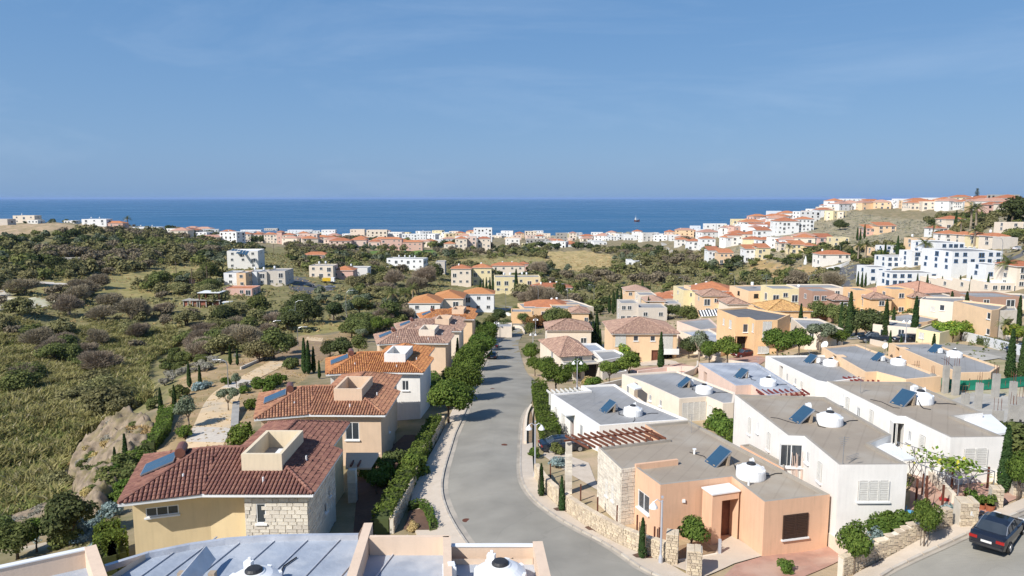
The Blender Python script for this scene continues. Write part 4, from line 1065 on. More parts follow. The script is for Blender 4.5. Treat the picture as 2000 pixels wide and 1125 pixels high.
a, c = ext((176,1066), (196,1125), 11.3, 14); par('parapet', a, c, .34, deckH - .5, FZ, 'foreground_wall')
tq = at_h(498, 1163, 11.95); put(TANK, (tq.x, tq.y, deckH), rad(75), 'large white water tank on the grey metal roof at the bottom left', .88)
tq = at_h(977, 1148, 11.95); put(TANK, (tq.x, tq.y, deckH), rad(75), 'large white water tank between the peach parapets at the bottom centre', .88)
c0, c1 = at_h(352, 1150, 11.5), at_h(408, 1082, 11.5); se = empty('solar_collector', (c0 + c1) / 2); tag(se, 'thin grey solar collector seen from behind on the metal roof', 'solar collector')
d_ = c1 - c0; TT = Matrix.Rotation(math.atan2(d_.y, d_.x), 4, 'Z') @ Matrix.Rotation(rad(58), 4, 'X')
MB().box((0, 0, 0), (d_.length, .55, .09), 'flashing', T=TT).build('casing', se, local=True)
MB().box((0, 0, -.012), (d_.length - .1, .5, .006), 'solar_glass', T=TT).build('panel', se, local=True)
for k in (-.8, .8): MB().box((k * .6, .1, -.5), (.2, .2, .4), 'block').build('concrete_block', se, local=True)
cq = at_h(878, 1140, 11.95); put(HEAT, (cq.x, cq.y, deckH), .2, 'metal box with cables at the end of the low peach parapet', .8)

# stone pillar, timber beams and lean-to between the first two villas
lt = empty('lean_to', at_h(712, 900, 22)); tag(lt, 'beige lean-to with timber beams against the second villa', 'lean-to')
q1, q2 = at_h(676, 884, 21.3), at_h(744, 884, 21.3); MB().poly([q1, q2, q2 + Vector((-.5, -1.6, -.7)), q1 + Vector((.3, -1.6, -.7))], 'beige_wall').poly([q1 + Vector((.3, -1.6, -.7)), q2 + Vector((-.5, -1.6, -.7)), q2 + Vector((-.5, -1.6, -.85)), q1 + Vector((.3, -1.6, -.85))], 'beige_wall').build('roof', lt)
for k in range(2): p_ = at_h(689 + 14 * k, 905, 21.8); MB().box((p_.x, p_.y, p_.z), (.12, 1.6, .16), 'brown_wood').build('beam', lt)
p_ = at_h(688, 935, 22.4); zg_ = g(p_.x, p_.y); pil = MB().box((p_.x, p_.y, zg_ - .5), (.62, .5, CZ - 21.6 - zg_ + .5), 'mortar').build('pillar', lt)
for k in range(12): MB().box((p_.x, p_.y, zg_ - .4 + k * .26), (.66, .54, .24), 'pale_block').build('stone', pil)
# ------------------------------------------------------------ houses farther off
FW = {}
def far_window(k):
    if k not in FW:
        b = MB(); fm, gm = {'w': ('white_paint', 'glass'), 'b': ('blue_paint', 'glass'), 'd': ('dark_void', 'dark_void'), 's': ('shutter_white', 'shutter_white'), 'n': ('shutter_brown', 'dark_void')}[k]
        b.box((0, -.0, -.5), (1.0, .06, 1.0), gm)
        for c, d in (((-.47, -.02, -.5), (.06, .1, 1)), ((.47, -.02, -.5), (.06, .1, 1)), ((0, -.02, .44), (.88, .1, .06)), ((0, -.04, -.56), (1.16, .2, .06)), ((0, -.02, -.5), (.05, .09, .94))): b.box(c, d, fm)
        FW[k] = b.mesh('window')
    return FW[k]
TB = MB().lathe((0, 0, 0), [(.42, .9), (.42, 1.7), (.30, 1.85), (0, 1.9)], 'white_plastic', 10)
for a_ in (-.35, .35):
    for b_ in (-.35, .35): TB.box((a_, b_, 0), (.05, .05, .95), 'metal')
TBM = TB.mesh('water_tank')
def hiproof(P4, ze, ov, rise, m, fm='white_paint', mono=0):
    """P4: four wall corners (front-left, front-right, back-right, back-left); returns the roof mesh builder"""
    c = sum(P4, Vector((0, 0))) / 4; ex = (P4[1] - P4[0]).normalized(); ey = (P4[3] - P4[0]).normalized()
    w = (P4[1] - P4[0]).length + 2 * ov; d = (P4[3] - P4[0]).length + 2 * ov
    o = P4[0] - ex * ov - ey * ov
    def V(u, v, z): q_ = o + ex * u + ey * v; return Vector((q_.x, q_.y, ze + z))
    b = MB(); h = min(w, d) / 2
    if mono:
        F = [[V(0, 0, 0), V(w, 0, 0), V(w, d, rise), V(0, d, rise)]]
    elif w >= d:
        F = [[V(0, 0, 0), V(w, 0, 0), V(w - h, h, rise), V(h, h, rise)], [V(w, 0, 0), V(w, d, 0), V(w - h, h, rise)], [V(w, d, 0), V(0, d, 0), V(h, h, rise), V(w - h, h, rise)], [V(0, d, 0), V(0, 0, 0), V(h, h, rise)]]
    else:
        F = [[V(0, 0, 0), V(w, 0, 0), V(h, h, rise)], [V(w, 0, 0), V(w, d, 0), V(h, d - h, rise), V(h, h, rise)], [V(w, d, 0), V(0, d, 0), V(h, d - h, rise)], [V(0, d, 0), V(0, 0, 0), V(h, h, rise), V(h, d - h, rise)]]
    for f in F: b.poly(f, m)
    b.poly([V(0, 0, -.12), V(0, d, -.12), V(w, d, -.12), V(w, 0, -.12)], fm)
    for i, (p, q_) in enumerate((((0, 0), (w, 0)), ((w, 0), (w, d)), ((w, d), (0, d)), ((0, d), (0, 0)))):
        b.poly([V(*p, -.12), V(*q_, -.12), V(*q_, 0), V(*p, 0)], fm)
    return b, F
def bldg(label, x0, x1, yt, yb, wall='white_wall', roof='flat', d=9.0, rot=0.0, Y=None, fl=2, nw=3, wk='w', rc='roof_grey', name='house', cat='house', group=None, tiles=None, side=1, tank=0, dup=None, w_=None, base_up=0, fs=None, fit=None):
    if Y is None: p = on_ground((x0 + x1) / 2, yb); Y = p.y
    cx = (x0 + x1) / 2; p = at_y(cx, yb, Y); zg = g(p.x, p.y)
    if not fl * 2.3 < at_y(cx, yt, Y).z - zg < fl * 5: Y = on_ground(cx, yb).y; p = at_y(cx, yb, Y); zg = g(p.x, p.y)
    pt = at_y(cx, yt, Y); h = max(2.6, pt.z - zg); w = w_ or (x1 - x0) / FPX * Y / max(.5, math.cos(rot)) * 1.0
    ex = Vector((math.cos(rot), math.sin(rot))); ey = Vector((-math.sin(rot), math.cos(rot)))
    a = Vector((p.x, p.y)) - ex * w / 2
    P4 = [a, a + ex * w, a + ex * w + ey * d, a + ey * d]
    zt = zg + h; e = empty(name, (p.x, p.y, zg)); tag(e, label, cat, group)
    b = MB()
    for i in range(4):
        q1, q2 = P4[i], P4[(i + 1) % 4]; b.poly([(q1.x, q1.y, zg - 4), (q2.x, q2.y, zg - 4), (q2.x, q2.y, zt), (q1.x, q1.y, zt)], wall)
    if roof == 'flat':
        c = sum(P4, Vector((0, 0))) / 4; I = [q + (c - q).normalized() * .35 for q in P4]
        for i in range(4):
            j = (i + 1) % 4; b.poly([(P4[i].x, P4[i].y, zt), (P4[j].x, P4[j].y, zt), (I[j].x, I[j].y, zt), (I[i].x, I[i].y, zt)], wall)
            b.poly([(I[i].x, I[i].y, zt), (I[j].x, I[j].y, zt), (I[j].x, I[j].y, zt - .3), (I[i].x, I[i].y, zt - .3)], wall)
        b.build('wall', e)
        MB().ngon([(q.x, q.y, zt - .29) for q in I], rc).build('roof', e)
    else:
        b.build('wall', e)
        rm = {'flat': '', 'hip': tiles or 'far_tile', 'mono': tiles or 'far_tile'}[roof]
        rb, F = hiproof(P4, zt, .4, .34 * min(w, d) / 2 + .2 if roof == 'hip' else .22 * d, rm, mono=roof == 'mono')
        ro = rb.build('roof', e)
        if Y < 215 and tiles:
            tm = MB(); KEEP_OUT[:] = []
            for f in F:
                f = list(f); tile_face(e, f, tiles, None, .32, .7, tm, [0])
            tm.build('roof_tiles', e, kind='stuff'); cm = MB()
            for f in F: caps(cm, f[1] + Vector((0, 0, .05)), f[2] + Vector((0, 0, .05)), tiles, .15); caps(cm, f[0] + Vector((0, 0, .05)), f[-1] + Vector((0, 0, .05)), tiles, .15)
            cm.build('ridge_tiles', e, kind='stuff')
    # windows
    me = far_window(wk); fh = h / fl
    def row(q0, ax, L, n_, rz):
        for f in range(fl):
            for k in range(n_):
                if R.random() < .12: continue
                u = L * (k + .5) / n_ + R.uniform(-.25, .25); big = R.random() < .3
                ww = min(1.3 if not big else 1.9, L / n_ * .7); wh = (1.15 if not big else 1.9); wh = min(wh, fh * .72)
                zc = f * fh + (fh * .55 if not big else wh / 2 + .15)
                nrm = Vector((ax.y, -ax.x)); q_ = q0 + ax * u + nrm * .0
                inst('window', me, e, (q_.x - p.x, q_.y - p.y, zc), sc=(ww, 1, wh), rot=(0, 0, rz))
    if nw: row(P4[0], ex, w, nw, rot)
    if side and nw:
        if cx > 1000: row(P4[3], -ey, d, max(1, nw // 2), rot - math.pi / 2)
        else: row(P4[1], ey, d, max(1, nw // 2), rot + math.pi / 2)
    for k in range(tank):
        q_ = P4[0] + ex * w * (.2 + .6 * (k + R.random() * .5) / max(tank, 1)) + ey * d * R.uniform(.35, .7)
        o = inst('water_tank', TBM, None, (q_.x, q_.y, zt - .3 + (0.6 if roof != 'flat' else 0)), sc=1.0); tag(o, 'white cylinder tank on the roof of a distant house', 'water tank', 'raised white tanks on distant roofs')
    return e, P4, zt
def add(h, px, py, w, hh, kind='win', **k): h.win(px, py, w, hh, kind, **k)
# M2 two storey house with dusty pink hip roof, in full
def house2(label, x0, x1, yt, yb, wall, tiles, wins, d=11, rot=0.0, roofm='hip', Y=None, zb=None, rc='roof_grey', group=None):
    p = on_ground((x0 + x1) / 2, yb); Y = Y or p.y; p = at_y((x0 + x1) / 2, yb, Y)
    zt = at_y((x0 + x1) / 2, yt, Y).z; w = (x1 - x0) / FPX * Y
    ex = Vector((math.cos(rot), math.sin(rot))); ey = Vector((-math.sin(rot), math.cos(rot))); a = Vector((p.x, p.y)) - ex * w / 2
    P4 = [a, a + ex * w, a + ex * w + ey * d, a + ey * d]
    h = House('house', label, P4, zt, wall, group=group)
    for q_ in wins: h.win(*q_)
    h.walls()
    if roofm == 'hip':
        rb, F = hiproof(P4, zt, .45, .34 * min(w, d) / 2, tiles); rb.build('roof', h.e); tm = MB(); KEEP_OUT[:] = []
        for f in F: tile_face(h.e, list(f), tiles, None, .28, .5, tm, [0])
        tm.build('roof_tiles', h.e, kind='stuff'); cm = MB()
        for f in F: caps(cm, f[1] + Vector((0, 0, .05)), f[2] + Vector((0, 0, .05)), tiles); 
        cm.build('ridge_tiles', h.e, kind='stuff')
    else: h.flat(rc)
    return h, P4
def balcony(h, px, py, w, dep=1.1, m='white_paint', rail=1.0):
    q_, t, n = h.at(px, py); rz = math.atan2(t.y, t.x); c = q_ + Vector((n.x, n.y, 0)) * dep / 2
    b = MB().box(c, (w, dep, .18), m, rz); o = b.build('balcony', h.e)
    MB().box(q_ + Vector((n.x, n.y, 0)) * (dep - .05) + Vector((0, 0, .2)), (w, .05, rail * .9), m, rz).build('railing', o)
m2, P4 = house2('light peach two storey house with dusty pink hip roof and white corner shutters', 1195, 1322, 651, 707, 'light_peach_wall', 'tile_pink',
   [(1242,661,.9,1.0,'win',None,0),(1275,661,.9,1.0,'win',None,0),(1212,664,2.0,2.3,'shut'),(1304,667,1.9,3.0,'shut'),(1279,697,1.3,2.6,'door'),(1303,699,2.4,2.2,'open'),(1240,699,1.8,2.0,'open')], d=12)
balcony(m2, 1305, 690, 3.6)
m1 = House('villa', 'low beige stone villa with pink tiled roof behind the three citrus trees', pxs([(1055,666),(1094,697),(1156,693),(1128,668)], 25.0), CZ - 25.0, 'cream_wall')
for q_ in ((1078,692,1.2,1.4,'win'),(1130,703,1.4,1.4,'win')): m1.win(*q_)
m1.walls(); P4 = [m1.P[0], m1.P[1], m1.P[2], m1.P[3]]
ct = sum(m1.P, Vector((0, 0))) / 4; ap = Vector((ct.x, ct.y, CZ - 25.0 + 2.0)); bb = MB(); tm = MB(); KEEP_OUT[:] = []
for i in range(4):
    a_, b_ = m1.P[i] + (m1.P[i] - ct) * .06, m1.P[(i + 1) % 4] + (m1.P[(i + 1) % 4] - ct) * .06
    f = [Vector((a_.x, a_.y, m1.zt)), Vector((b_.x, b_.y, m1.zt)), ap]; bb.poly(f, 'tile_pink'); tile_face(m1.e, f, 'tile_salmon' if i == 3 else 'tile_pink', None, .28, .45, tm, [0])
    caps(tm, f[0] + Vector((0, 0, .06)), ap + Vector((0, 0, .06)), 'tile_pink')
bb.build('roof', m1.e); tm.build('roof_tiles', m1.e, kind='stuff')
def flatpoly(label, px, H, wall, roof, wins=(), par=.3, cap=None, name='house', group=None):
    h = House(name, label, pxs(px, H), CZ - H, wall, group=group)
    for q_ in wins: h.win(*q_)
    h.walls(); h.flat(roof, par, cap); return h
flatpoly('small flat roofed wing with blue grey deck behind the beige stone villa', [(1128,671.5),(1165,670),(1184,683),(1150,686)], 25.6, 'white_wall', 'roof_blue_grey')
flatpoly('white flat roofed wing with sunken grey deck beside the beige stone villa', [(1158,685),(1201,682.5),(1227,695),(1177,704)], 25.3, 'white_wall', 'roof_grey', ((1210,715,3.0,2.0,'open'),))
m1b = flatpoly('stone clad front wing of the beige villa with dark openings', [(1092,701),(1157,696),(1176,707),(1101,712)], 25.6, 'pale_block', 'roof_grey', ((1108,728,1.5,2.4,'open'),(1156,726,2.4,2.4,'open'),(1130,726,.9,2.4,'open')))
m4 = flatpoly('large orange two storey house with dark felt roof and corner balcony', [(1401,603.8),(1460,599.5),(1543.8,613.8),(1519,625),(1475,625.5),(1462.5,620),(1441,620)], 21.0, 'orange_wall', 'roof_dark',
   ((1457,641,.9,1.5,'win',None,0),(1498,645,1.6,3.1,'shut'),(1471,640,.6,1.5,'shut'),(1427,633,1.0,1.5,'shut'),(1414,628,.6,1.2,'shut'),(1450,673,2.2,3.0,'open'),(1491,683,2.0,1.2,'shut')))
balcony(m4, 1499, 664, 2.2)
m5 = flatpoly('cream flat house with grey roof behind the grey green olive tree', [(1545,621),(1600,622.5),(1648,643),(1616,652),(1573,643)], 22.8, 'cream_wall', 'roof_grey', ((1585,655,1.0,1.2,'win'),))
m3 = flatpoly('cream flat house with blue grey roof right of the pink roofed house', [(1325,646),(1385,642.5),(1425,664),(1408,676),(1372,664)], 26.5, 'cream_wall', 'roof_blue_grey')
flatpoly('low pink walled house with blue grey roof behind the pink roofed house', [(1322,627),(1385,621),(1406,640),(1368,644)], 28.6, 'pink_wall', 'roof_grey')
m12 = flatpoly('tall orange house at the right edge with stone stair tower', [(1863,588),(1937,606),(1952,604),(1966,596),(1880,586)], 18.4, 'light_peach_wall', 'roof_grey', ((1931,617,.9,1.1,'win',None,0),(1930,648,.9,1.0,'win',None,0)))
m12b = flatpoly('cream stone clad stair tower of the tall orange house', [(1938,607),(1987,606),(1982,598),(1945,599)], 18.7, 'pale_block', 'roof_grey', ((1970,640,1.8,3.0,'open'),))
m10 = flatpoly('pale cream two storey house with flat grey roof right of centre', [(1797,584),(1862,590),(1900,588),(1880,580),(1806,579)], 21.2, 'cream_wall', 'roof_grey', ((1840,601,.9,1.2,'win',None,0),(1822,603,.8,1.0,'shut')))
flatpoly('cream low house with grey roof nearest the parked pickup', [(1705,633),(1792,641),(1800,633),(1720,622)], 22.6, 'cream_wall', 'roof_grey', ((1725,652,1.0,1.6,'win'),(1760,652,1.0,1.6,'win')), group='low flat houses right of centre')
flatpoly('pale low house with sunken grey roof behind the yellow green bushes', [(1790,642),(1836,650),(1876,640),(1820,631)], 22.2, 'pale_yellow_wall', 'roof_grey', ((1800,655,.9,1.0,'shut'),), group='low flat houses right of centre')
flatpoly('peach low house with long blue grey roof before the cream two storey house', [(1728,618),(1775,611),(1832,622),(1812,628),(1768,632)], 24.3, 'light_peach_wall', 'roof_grey', group='low flat houses right of centre')
flatpoly('peach low house with blue grey roof beside the broad green tree', [(1668,618),(1705,613),(1724,625),(1697,630)], 25.6, 'light_peach_wall', 'roof_blue_grey', group='low flat houses right of centre')
MID = [ # label, x0, x1, yt, yb, wall, roof, options
 ('yellow orange hip roofed house behind the large orange house',1500,1583,607,628,'orange_wall','hip',dict(tiles='tile_yellow',d=10,fl=1,Y=158)),
 ('brown two storey house with plain gable side, left of three',1584,1628,569,612,'brown_wall','flat',dict(d=8,Y=172)),
 ('brown house wing with pink tiled roof and green balcony window',1627,1663,586,618,'brown_wall','hip',dict(tiles='tile_pink',d=9,Y=168,nw=1)),
 ('orange two storey house with plain side, middle of three',1670,1702,567,612,'orange_wall','flat',dict(d=7,Y=172,nw=1)),
 ('orange house wing with pink tiled roof and tall white window',1699,1740,583,612,'orange_wall','hip',dict(tiles='tile_pink',d=9,Y=168,nw=1)),
 ('orange two storey house with plain side, right of three',1738,1782,565,612,'orange_wall','flat',dict(d=7,Y=170,nw=1)),
 ('orange house wing with pink tiled roof beside the cream house',1780,1815,580,612,'orange_wall','hip',dict(tiles='tile_pink',d=9,Y=168,nw=1)),
 ('brown walled house with grey roof at the right edge',1903,1995,580,612,'brown_wall','flat',dict(d=9,Y=150,nw=2)),
 ('grey beige block with square tower, left part',1212,1247,592,618,'grey_beige_wall','flat',dict(d=8,Y=205)),
 ('grey beige low middle block with two small windows',1247,1303,601,621,'grey_beige_wall','flat',dict(d=9,Y=203,fl=1,nw=2)),
 ('grey beige rounded right block beside the bushy tree',1300,1330,593,614,'grey_beige_wall','flat',dict(d=9,Y=207,nw=1)),
 ('peach house with brown pink roof behind the first cypress row',1222,1268,567,588,'light_peach_wall','hip',dict(tiles='tile_pink',Y=262)),
 ('pale house with solar panels behind the first cypress row',1248,1282,576,592,'cream_wall','flat',dict(Y=240)),
 ('pink walled house with salmon roof in the tiled cluster',1276,1312,581,598,'light_peach_wall','hip',dict(tiles='tile_salmon',Y=240)),
 ('peach house with salmon roof on the right of the tiled cluster',1310,1350,576,594,'light_peach_wall','hip',dict(tiles='tile_salmon',Y=245)),
 ('peach house with dusty roof beneath the tiled cluster',1262,1300,588,602,'light_peach_wall','hip',dict(tiles='tile_pink',Y=222,fl=1)),
 ('pale peach house with dusty roof and a cypress before it',1357,1402,571,594,'light_peach_wall','hip',dict(tiles='tile_pink',Y=225)),
 ('peach two storey house with grey eaves beside the bushy tree',1372,1425,578,600,'light_peach_wall','hip',dict(tiles='tile_pink',Y=205)),
 ('peach flat house behind the dense cypress group',1430,1465,573,592,'light_peach_wall','flat',dict(Y=222)),
 ('peach house with brown tiled roof behind the cypress group',1462,1506,575,592,'light_peach_wall','hip',dict(tiles='tile_pink',Y=228)),
 ('pale cream tall flat house with slit windows',1507,1560,564,594,'pale_yellow_wall','flat',dict(Y=190)),
 ('cream flat house with roof terrace beside the slit windowed house',1556,1594,570,594,'cream_wall','flat',dict(Y=200,tank=1)),
 ('brown pink tiled house between cypress trees',1422,1462,594,606,'cream_wall','hip',dict(tiles='tile_pink',Y=190,fl=1)),
 ('low peach house with solar panels beyond the road bend',1078,1137,603,619,'light_peach_wall','flat',dict(Y=225,fl=1)),
 ('low peach house with pink roof beside the dark cypress',1117,1150,611,624,'light_peach_wall','hip',dict(tiles='tile_pink',Y=205,fl=1)),
 ('small orange flat house beyond the road bend',998,1040,609,632,'orange_wall','flat',dict(Y=205,fl=1,nw=1,d=7)),
 ('pale garage box at the road bend',968,1000,638,653,'cream_wall','flat',dict(Y=186,fl=1,nw=0,d=6)),
 ('pink tiled house with glass panels along its front',1068,1155,645,664,'cream_wall','hip',dict(tiles='tile_pink',Y=150,fl=1,d=9)),
 ('white house front with terracotta roof at the village edge',799,860,592,619,'white_wall','hip',dict(Y=222,tiles='tile_orange',d=14,nw=2)),
 ('white house wing with orange roof and long ridge',845,905,583,610,'cream_wall','hip',dict(Y=232,tiles='tile_orange',d=14,nw=2)),
 ('white two storey house with orange roof and balcony',905,965,574,607,'bright_white_wall','hip',dict(Y=247,tiles='tile_orange',d=9)),
 ('yellow terrace of flats with tanks on its roof',966,1056,541,574,'pale_yellow_wall','flat',dict(tank=5,nw=6,rot=.06)),
 ('cream cube house with orange hip roof, leftmost of the village',881,920,525,552,'cream_wall','hip',dict(Y=345,tank=1)),
 ('cream cube house with orange hip roof, second of the village',923,960,523,546,'pale_yellow_wall','hip',dict(Y=350,tank=1)),
 ('long cream house with bright orange roof in the village',960,1024,519,540,'cream_wall','hip',dict(Y=360,tank=2,nw=4)),
 ('small brick red house behind the tall grey tree',1014,1032,516,536,'rose_wall','hip',dict(Y=365,nw=1)),
 ('white terrace with long orange roof right of the tall cypress',1036,1118,562,578,'white_wall','hip',dict(Y=318,tank=3,nw=6)),
 ('grey windowless block beside the dark conifer',851,869,511,532,'grey_beige_wall','flat',dict(Y=400,nw=1)),
 ('white flat terrace with roof tanks among trees',754,828,505,522,'bright_white_wall','flat',dict(Y=420,tank=4,nw=6,rot=-.2)),
 ('cream two storey house with roof tank left of the orange roof',604,651,519,540,'cream_wall','flat',dict(Y=320,tank=2)),
 ('orange roofed carport house among trees',650,690,528,545,'rose_wall','hip',dict(Y=325,fl=1)),
 ('white low house with pitched front among trees',672,718,523,538,'white_wall','flat',dict(Y=340,tank=1,fl=1)),
 ('small house with flat orange roof deep in the trees',590,640,498,507,'rose_wall','hip',dict(Y=440,fl=1)),
 ('cream three storey block with a slanted solar roof',446,504,490,526,'white_wall','flat',dict(Y=345,fl=3,rc='white_paint',rot=.12,d=14)),
 ('white end house of the left terrace',438,463,533,562,'bright_white_wall','flat',dict(Y=282,nw=1,tank=0)),
 ('narrow peach house set back in the left terrace',463,481,533,562,'light_peach_wall','flat',dict(Y=286,nw=1)),
 ('white house with tall window in the left terrace',481,503,531,562,'bright_white_wall','flat',dict(Y=282,nw=1,tank=1)),
 ('beige house with balcony in the left terrace',503,522,531,562,'grey_beige_wall','flat',dict(Y=283,nw=1,tank=1)),
 ('beige end house of the left terrace with roof tank',522,558,529,560,'grey_beige_wall','flat',dict(Y=284,nw=2,tank=1,d=11)),
 ('long low dark red shed before the left terrace',434,493,564,577,'rose_wall','flat',dict(Y=262,fl=1,rc='far_tile',nw=4)),
 ('white blue trimmed hotel block, tallest part on the right',1856,1958,491,529,'bright_white_wall','flat',dict(fl=3,nw=6,wk='b',d=16,tank=0,rot=.05)),
 ('white blue trimmed hotel block behind the tallest part',1825,1882,474,512,'bright_white_wall','flat',dict(fl=3,nw=5,wk='b',d=16)),
 ('white hotel wing with rounded arches and roof tanks',1730,1782,501,522,'bright_white_wall','flat',dict(nw=4,wk='b')),
 ('narrow white hotel tower beside the palm',1780,1800,491,520,'bright_white_wall','flat',dict(fl=3,nw=1,wk='b')),
 ('small white block with rows of panels above the hotel wing',1729,1766,481,494,'bright_white_wall','flat',dict(wk='b')),
 ('white house with blue balcony at the lower left of the hotel',1696,1740,522,552,'bright_white_wall','flat',dict(wk='b',nw=3)),
 ('long white hotel annexe behind the dark round trees',1738,1830,533,558,'bright_white_wall','flat',dict(wk='b',nw=6)),
 ('small white house with blue awning near the olive tree',1925,1960,517,542,'bright_white_wall','flat',dict(wk='b',nw=2)),
 ('cream flats at the right edge under the palm',1984,2030,520,562,'cream_wall','hip',dict(fl=3,nw=2)),
 ('beige flat roofed unit with white eaves, first of the low row',1828,1862,545,562,'cream_wall','flat',dict(rc='white_paint',fl=1)),
 ('beige flat roofed unit with white eaves, second of the low row',1863,1896,549,566,'cream_wall','flat',dict(rc='white_paint',fl=1)),
 ('beige flat roofed unit with white eaves, third of the low row',1897,1935,551,568,'cream_wall','flat',dict(rc='white_paint',fl=1)),
 ('beige flat roofed unit with white eaves, last of the low row',1936,1990,553,572,'cream_wall','flat',dict(Y=212,rc='white_paint',fl=1,nw=4)),
 ('pale yellow house with orange hip roof, first above the hotel',1846,1880,457,474,'white_wall','hip',dict()),
 ('pale yellow house with orange hip roof, second above the hotel',1882,1912,459,476,'cream_wall','hip',dict()),
 ('pale yellow house with orange hip roof, third above the hotel',1913,1942,461,478,'pale_yellow_wall','hip',dict()),
 ('pale yellow house with orange hip roof, last above the hotel',1943,1974,462,480,'cream_wall','hip',dict(tank=1)),
 ('white house with orange roof behind the row above the hotel',1826,1850,446,460,'bright_white_wall','hip',dict(Y=350)),
 ('grey concrete gable end beside the last orange roof',1972,1987,464,483,'grey_beige_wall','flat',dict(nw=0)),
 ('peach flat house left above the hotel',1787,1825,466,485,'light_peach_wall','flat',dict(tank=1)),
 ('cream house with brown roof on the upper slope',1847,1883,428,446,'cream_wall','hip',dict(Y=400)),
 ('white house with orange roof and white garden wall by the road',1602,1662,497,516,'white_wall','hip',dict(Y=345,nw=4,tank=1)),
 ('pink terrace house with striped roof on the slope',1600,1628,464,480,'rose_wall','mono',dict(Y=440)),
 ('pale yellow house with arched window on the slope',1628,1658,464,481,'pale_yellow_wall','flat',dict(Y=435)),
 ('pink terrace stepping up the bare slope, lower house',1692,1716,446,459,'rose_wall','mono',dict(Y=430)),
 ('pink terrace stepping up the bare slope, upper house',1714,1750,441,455,'light_peach_wall','mono',dict(Y=440)),
 ('small peach house with arch beside the leftmost hotel cypress',1708,1727,485,496,'light_peach_wall','flat',dict(nw=1)),
 ('white block with dark windows on the skyline, leftmost',1632,1652,391,404,'bright_white_wall','flat',dict(Y=700,fl=3)),
 ('white block with balconies on the skyline, second',1645,1690,388,406,'bright_white_wall','flat',dict(Y=690,fl=3,nw=5)),
 ('low brown house with dark mono pitch roof on the skyline',1690,1718,393,404,'brown_wall','mono',dict(Y=640)),
 ('white house group on the skyline between brown roof and glass block',1719,1752,391,404,'white_wall','flat',dict(Y=630,nw=4)),
 ('white modern block with wide dark glazing on the skyline',1752,1790,388,402,'bright_white_wall','flat',dict(Y=620,fl=2,nw=4)),
 ('long cream building with orange roof on the ridge',1778,1862,396,408,'cream_wall','hip',dict(Y=560,nw=9,d=12)),
 ('white flat building with panels behind the orange ridge roof',1805,1862,386,396,'bright_white_wall','flat',dict(Y=620,nw=5)),
 ('cream three storey building with orange roof on the ridge',1863,1900,385,405,'pale_yellow_wall','hip',dict(Y=540,fl=3)),
 ('white terrace with red roof on the ridge',1878,1942,394,407,'white_wall','hip',dict(Y=500,nw=8)),
 ('yellow house with orange roof beside the tall conifer',1908,1945,386,394,'orange_wall','hip',dict(Y=560,nw=4)),
 ('unfinished grey concrete building on the ridge',1944,1990,380,396,'concrete','flat',dict(Y=480,nw=4,wk='d',fl=3)),
 ('pink building with dark garages on the ridge',1928,1962,400,418,'rose_wall','hip',dict(Y=430,wk='d')),
 ('cream house with orange roof at the far right of the ridge',1962,2005,398,416,'cream_wall','hip',dict(Y=430)),
 ('cream building with terraces at the right edge, below the ridge',1972,2030,435,452,'cream_wall','flat',dict(Y=360)),
 # right hand coast
 ('white modern villa alone on the headland',1499,1526,412,420,'bright_white_wall','flat',dict(Y=800,nw=3)),
 ('large white apartment building on the coastal slope',1519,1560,432,458,'bright_white_wall','hip',dict(Y=600,fl=3,nw=5,d=16)),
 ('large white apartment building with dark stair tower on the slope',1558,1589,428,452,'bright_white_wall','hip',dict(Y=610,fl=3,nw=4)),
 ('yellow white apartment building left on the coastal slope',1431,1457,428,452,'pale_yellow_wall','flat',dict(Y=680,fl=3)),
 ('white cube apartments above the shore, left pair',1377,1398,437,456,'bright_white_wall','flat',dict(Y=760,fl=3,nw=2)),
 ('white cube apartments above the shore, right pair',1399,1419,437,456,'bright_white_wall','flat',dict(Y=760,fl=3,nw=2)),
 ('white cube house above the shore near the trees',1349,1368,441,455,'bright_white_wall','flat',dict(Y=780,nw=2)),
 ('white terrace with orange roofs at the foot of the slope, left',1321,1346,468,485,'white_wall','hip',dict(Y=600)),
 ('white terrace with orange roofs at the foot of the slope, middle',1344,1372,471,487,'bright_white_wall','hip',dict(Y=585)),
 ('white terrace with orange roofs at the foot of the slope, right',1369,1397,466,486,'bright_white_wall','hip',dict(Y=590)),
 ('white house with dark doorway on the slope street',1420,1450,460,480,'white_wall','hip',dict(Y=560)),
 ('white terrace with stepped red roofs, upper',1466,1492,440,462,'white_wall','mono',dict(Y=580,fl=3)),
 ('white terrace with stepped red roofs, lower',1478,1505,450,476,'bright_white_wall','mono',dict(Y=530,fl=3)),
 ('striped roof terrace beside the bus road, left house',1383,1406,489,509,'bright_white_wall','mono',dict(Y=430)),
 ('striped roof terrace beside the bus road, right house',1404,1432,494,512,'light_peach_wall','mono',dict(Y=415)),
 ('white gabled house with striped roof on the lower slope',1455,1482,486,510,'bright_white_wall','mono',dict(Y=425)),
 ('yellow house joined to the striped roof terrace',1480,1504,484,506,'pale_yellow_wall','mono',dict(Y=430)),
 ('cream terrace with stepped orange roofs, left',1524,1548,475,490,'cream_wall','mono',dict(Y=440)),
 ('cream terrace with stepped orange roofs, right',1546,1575,478,494,'pale_yellow_wall','mono',dict(Y=430)),
 ('small orange house at the end of the cream terrace',1573,1598,480,490,'orange_wall','hip',dict(Y=435,nw=2)),
 ('white low villa behind a clipped hedge on the slope',1458,1500,466,475,'white_wall','flat',dict(Y=520)),
 # seaside strip
 ('peach apartment block with wide windows, first by the sea',432,456,452,470,'light_peach_wall','hip',dict(Y=740,fl=3,nw=3)),
 ('cream apartment block with pink roof, second by the sea',457,490,457,476,'cream_wall','hip',dict(Y=700,fl=3,nw=5)),
 ('cream apartment block with pink roof, third by the sea',491,513,458,474,'cream_wall','hip',dict(Y=705,fl=3,nw=3)),
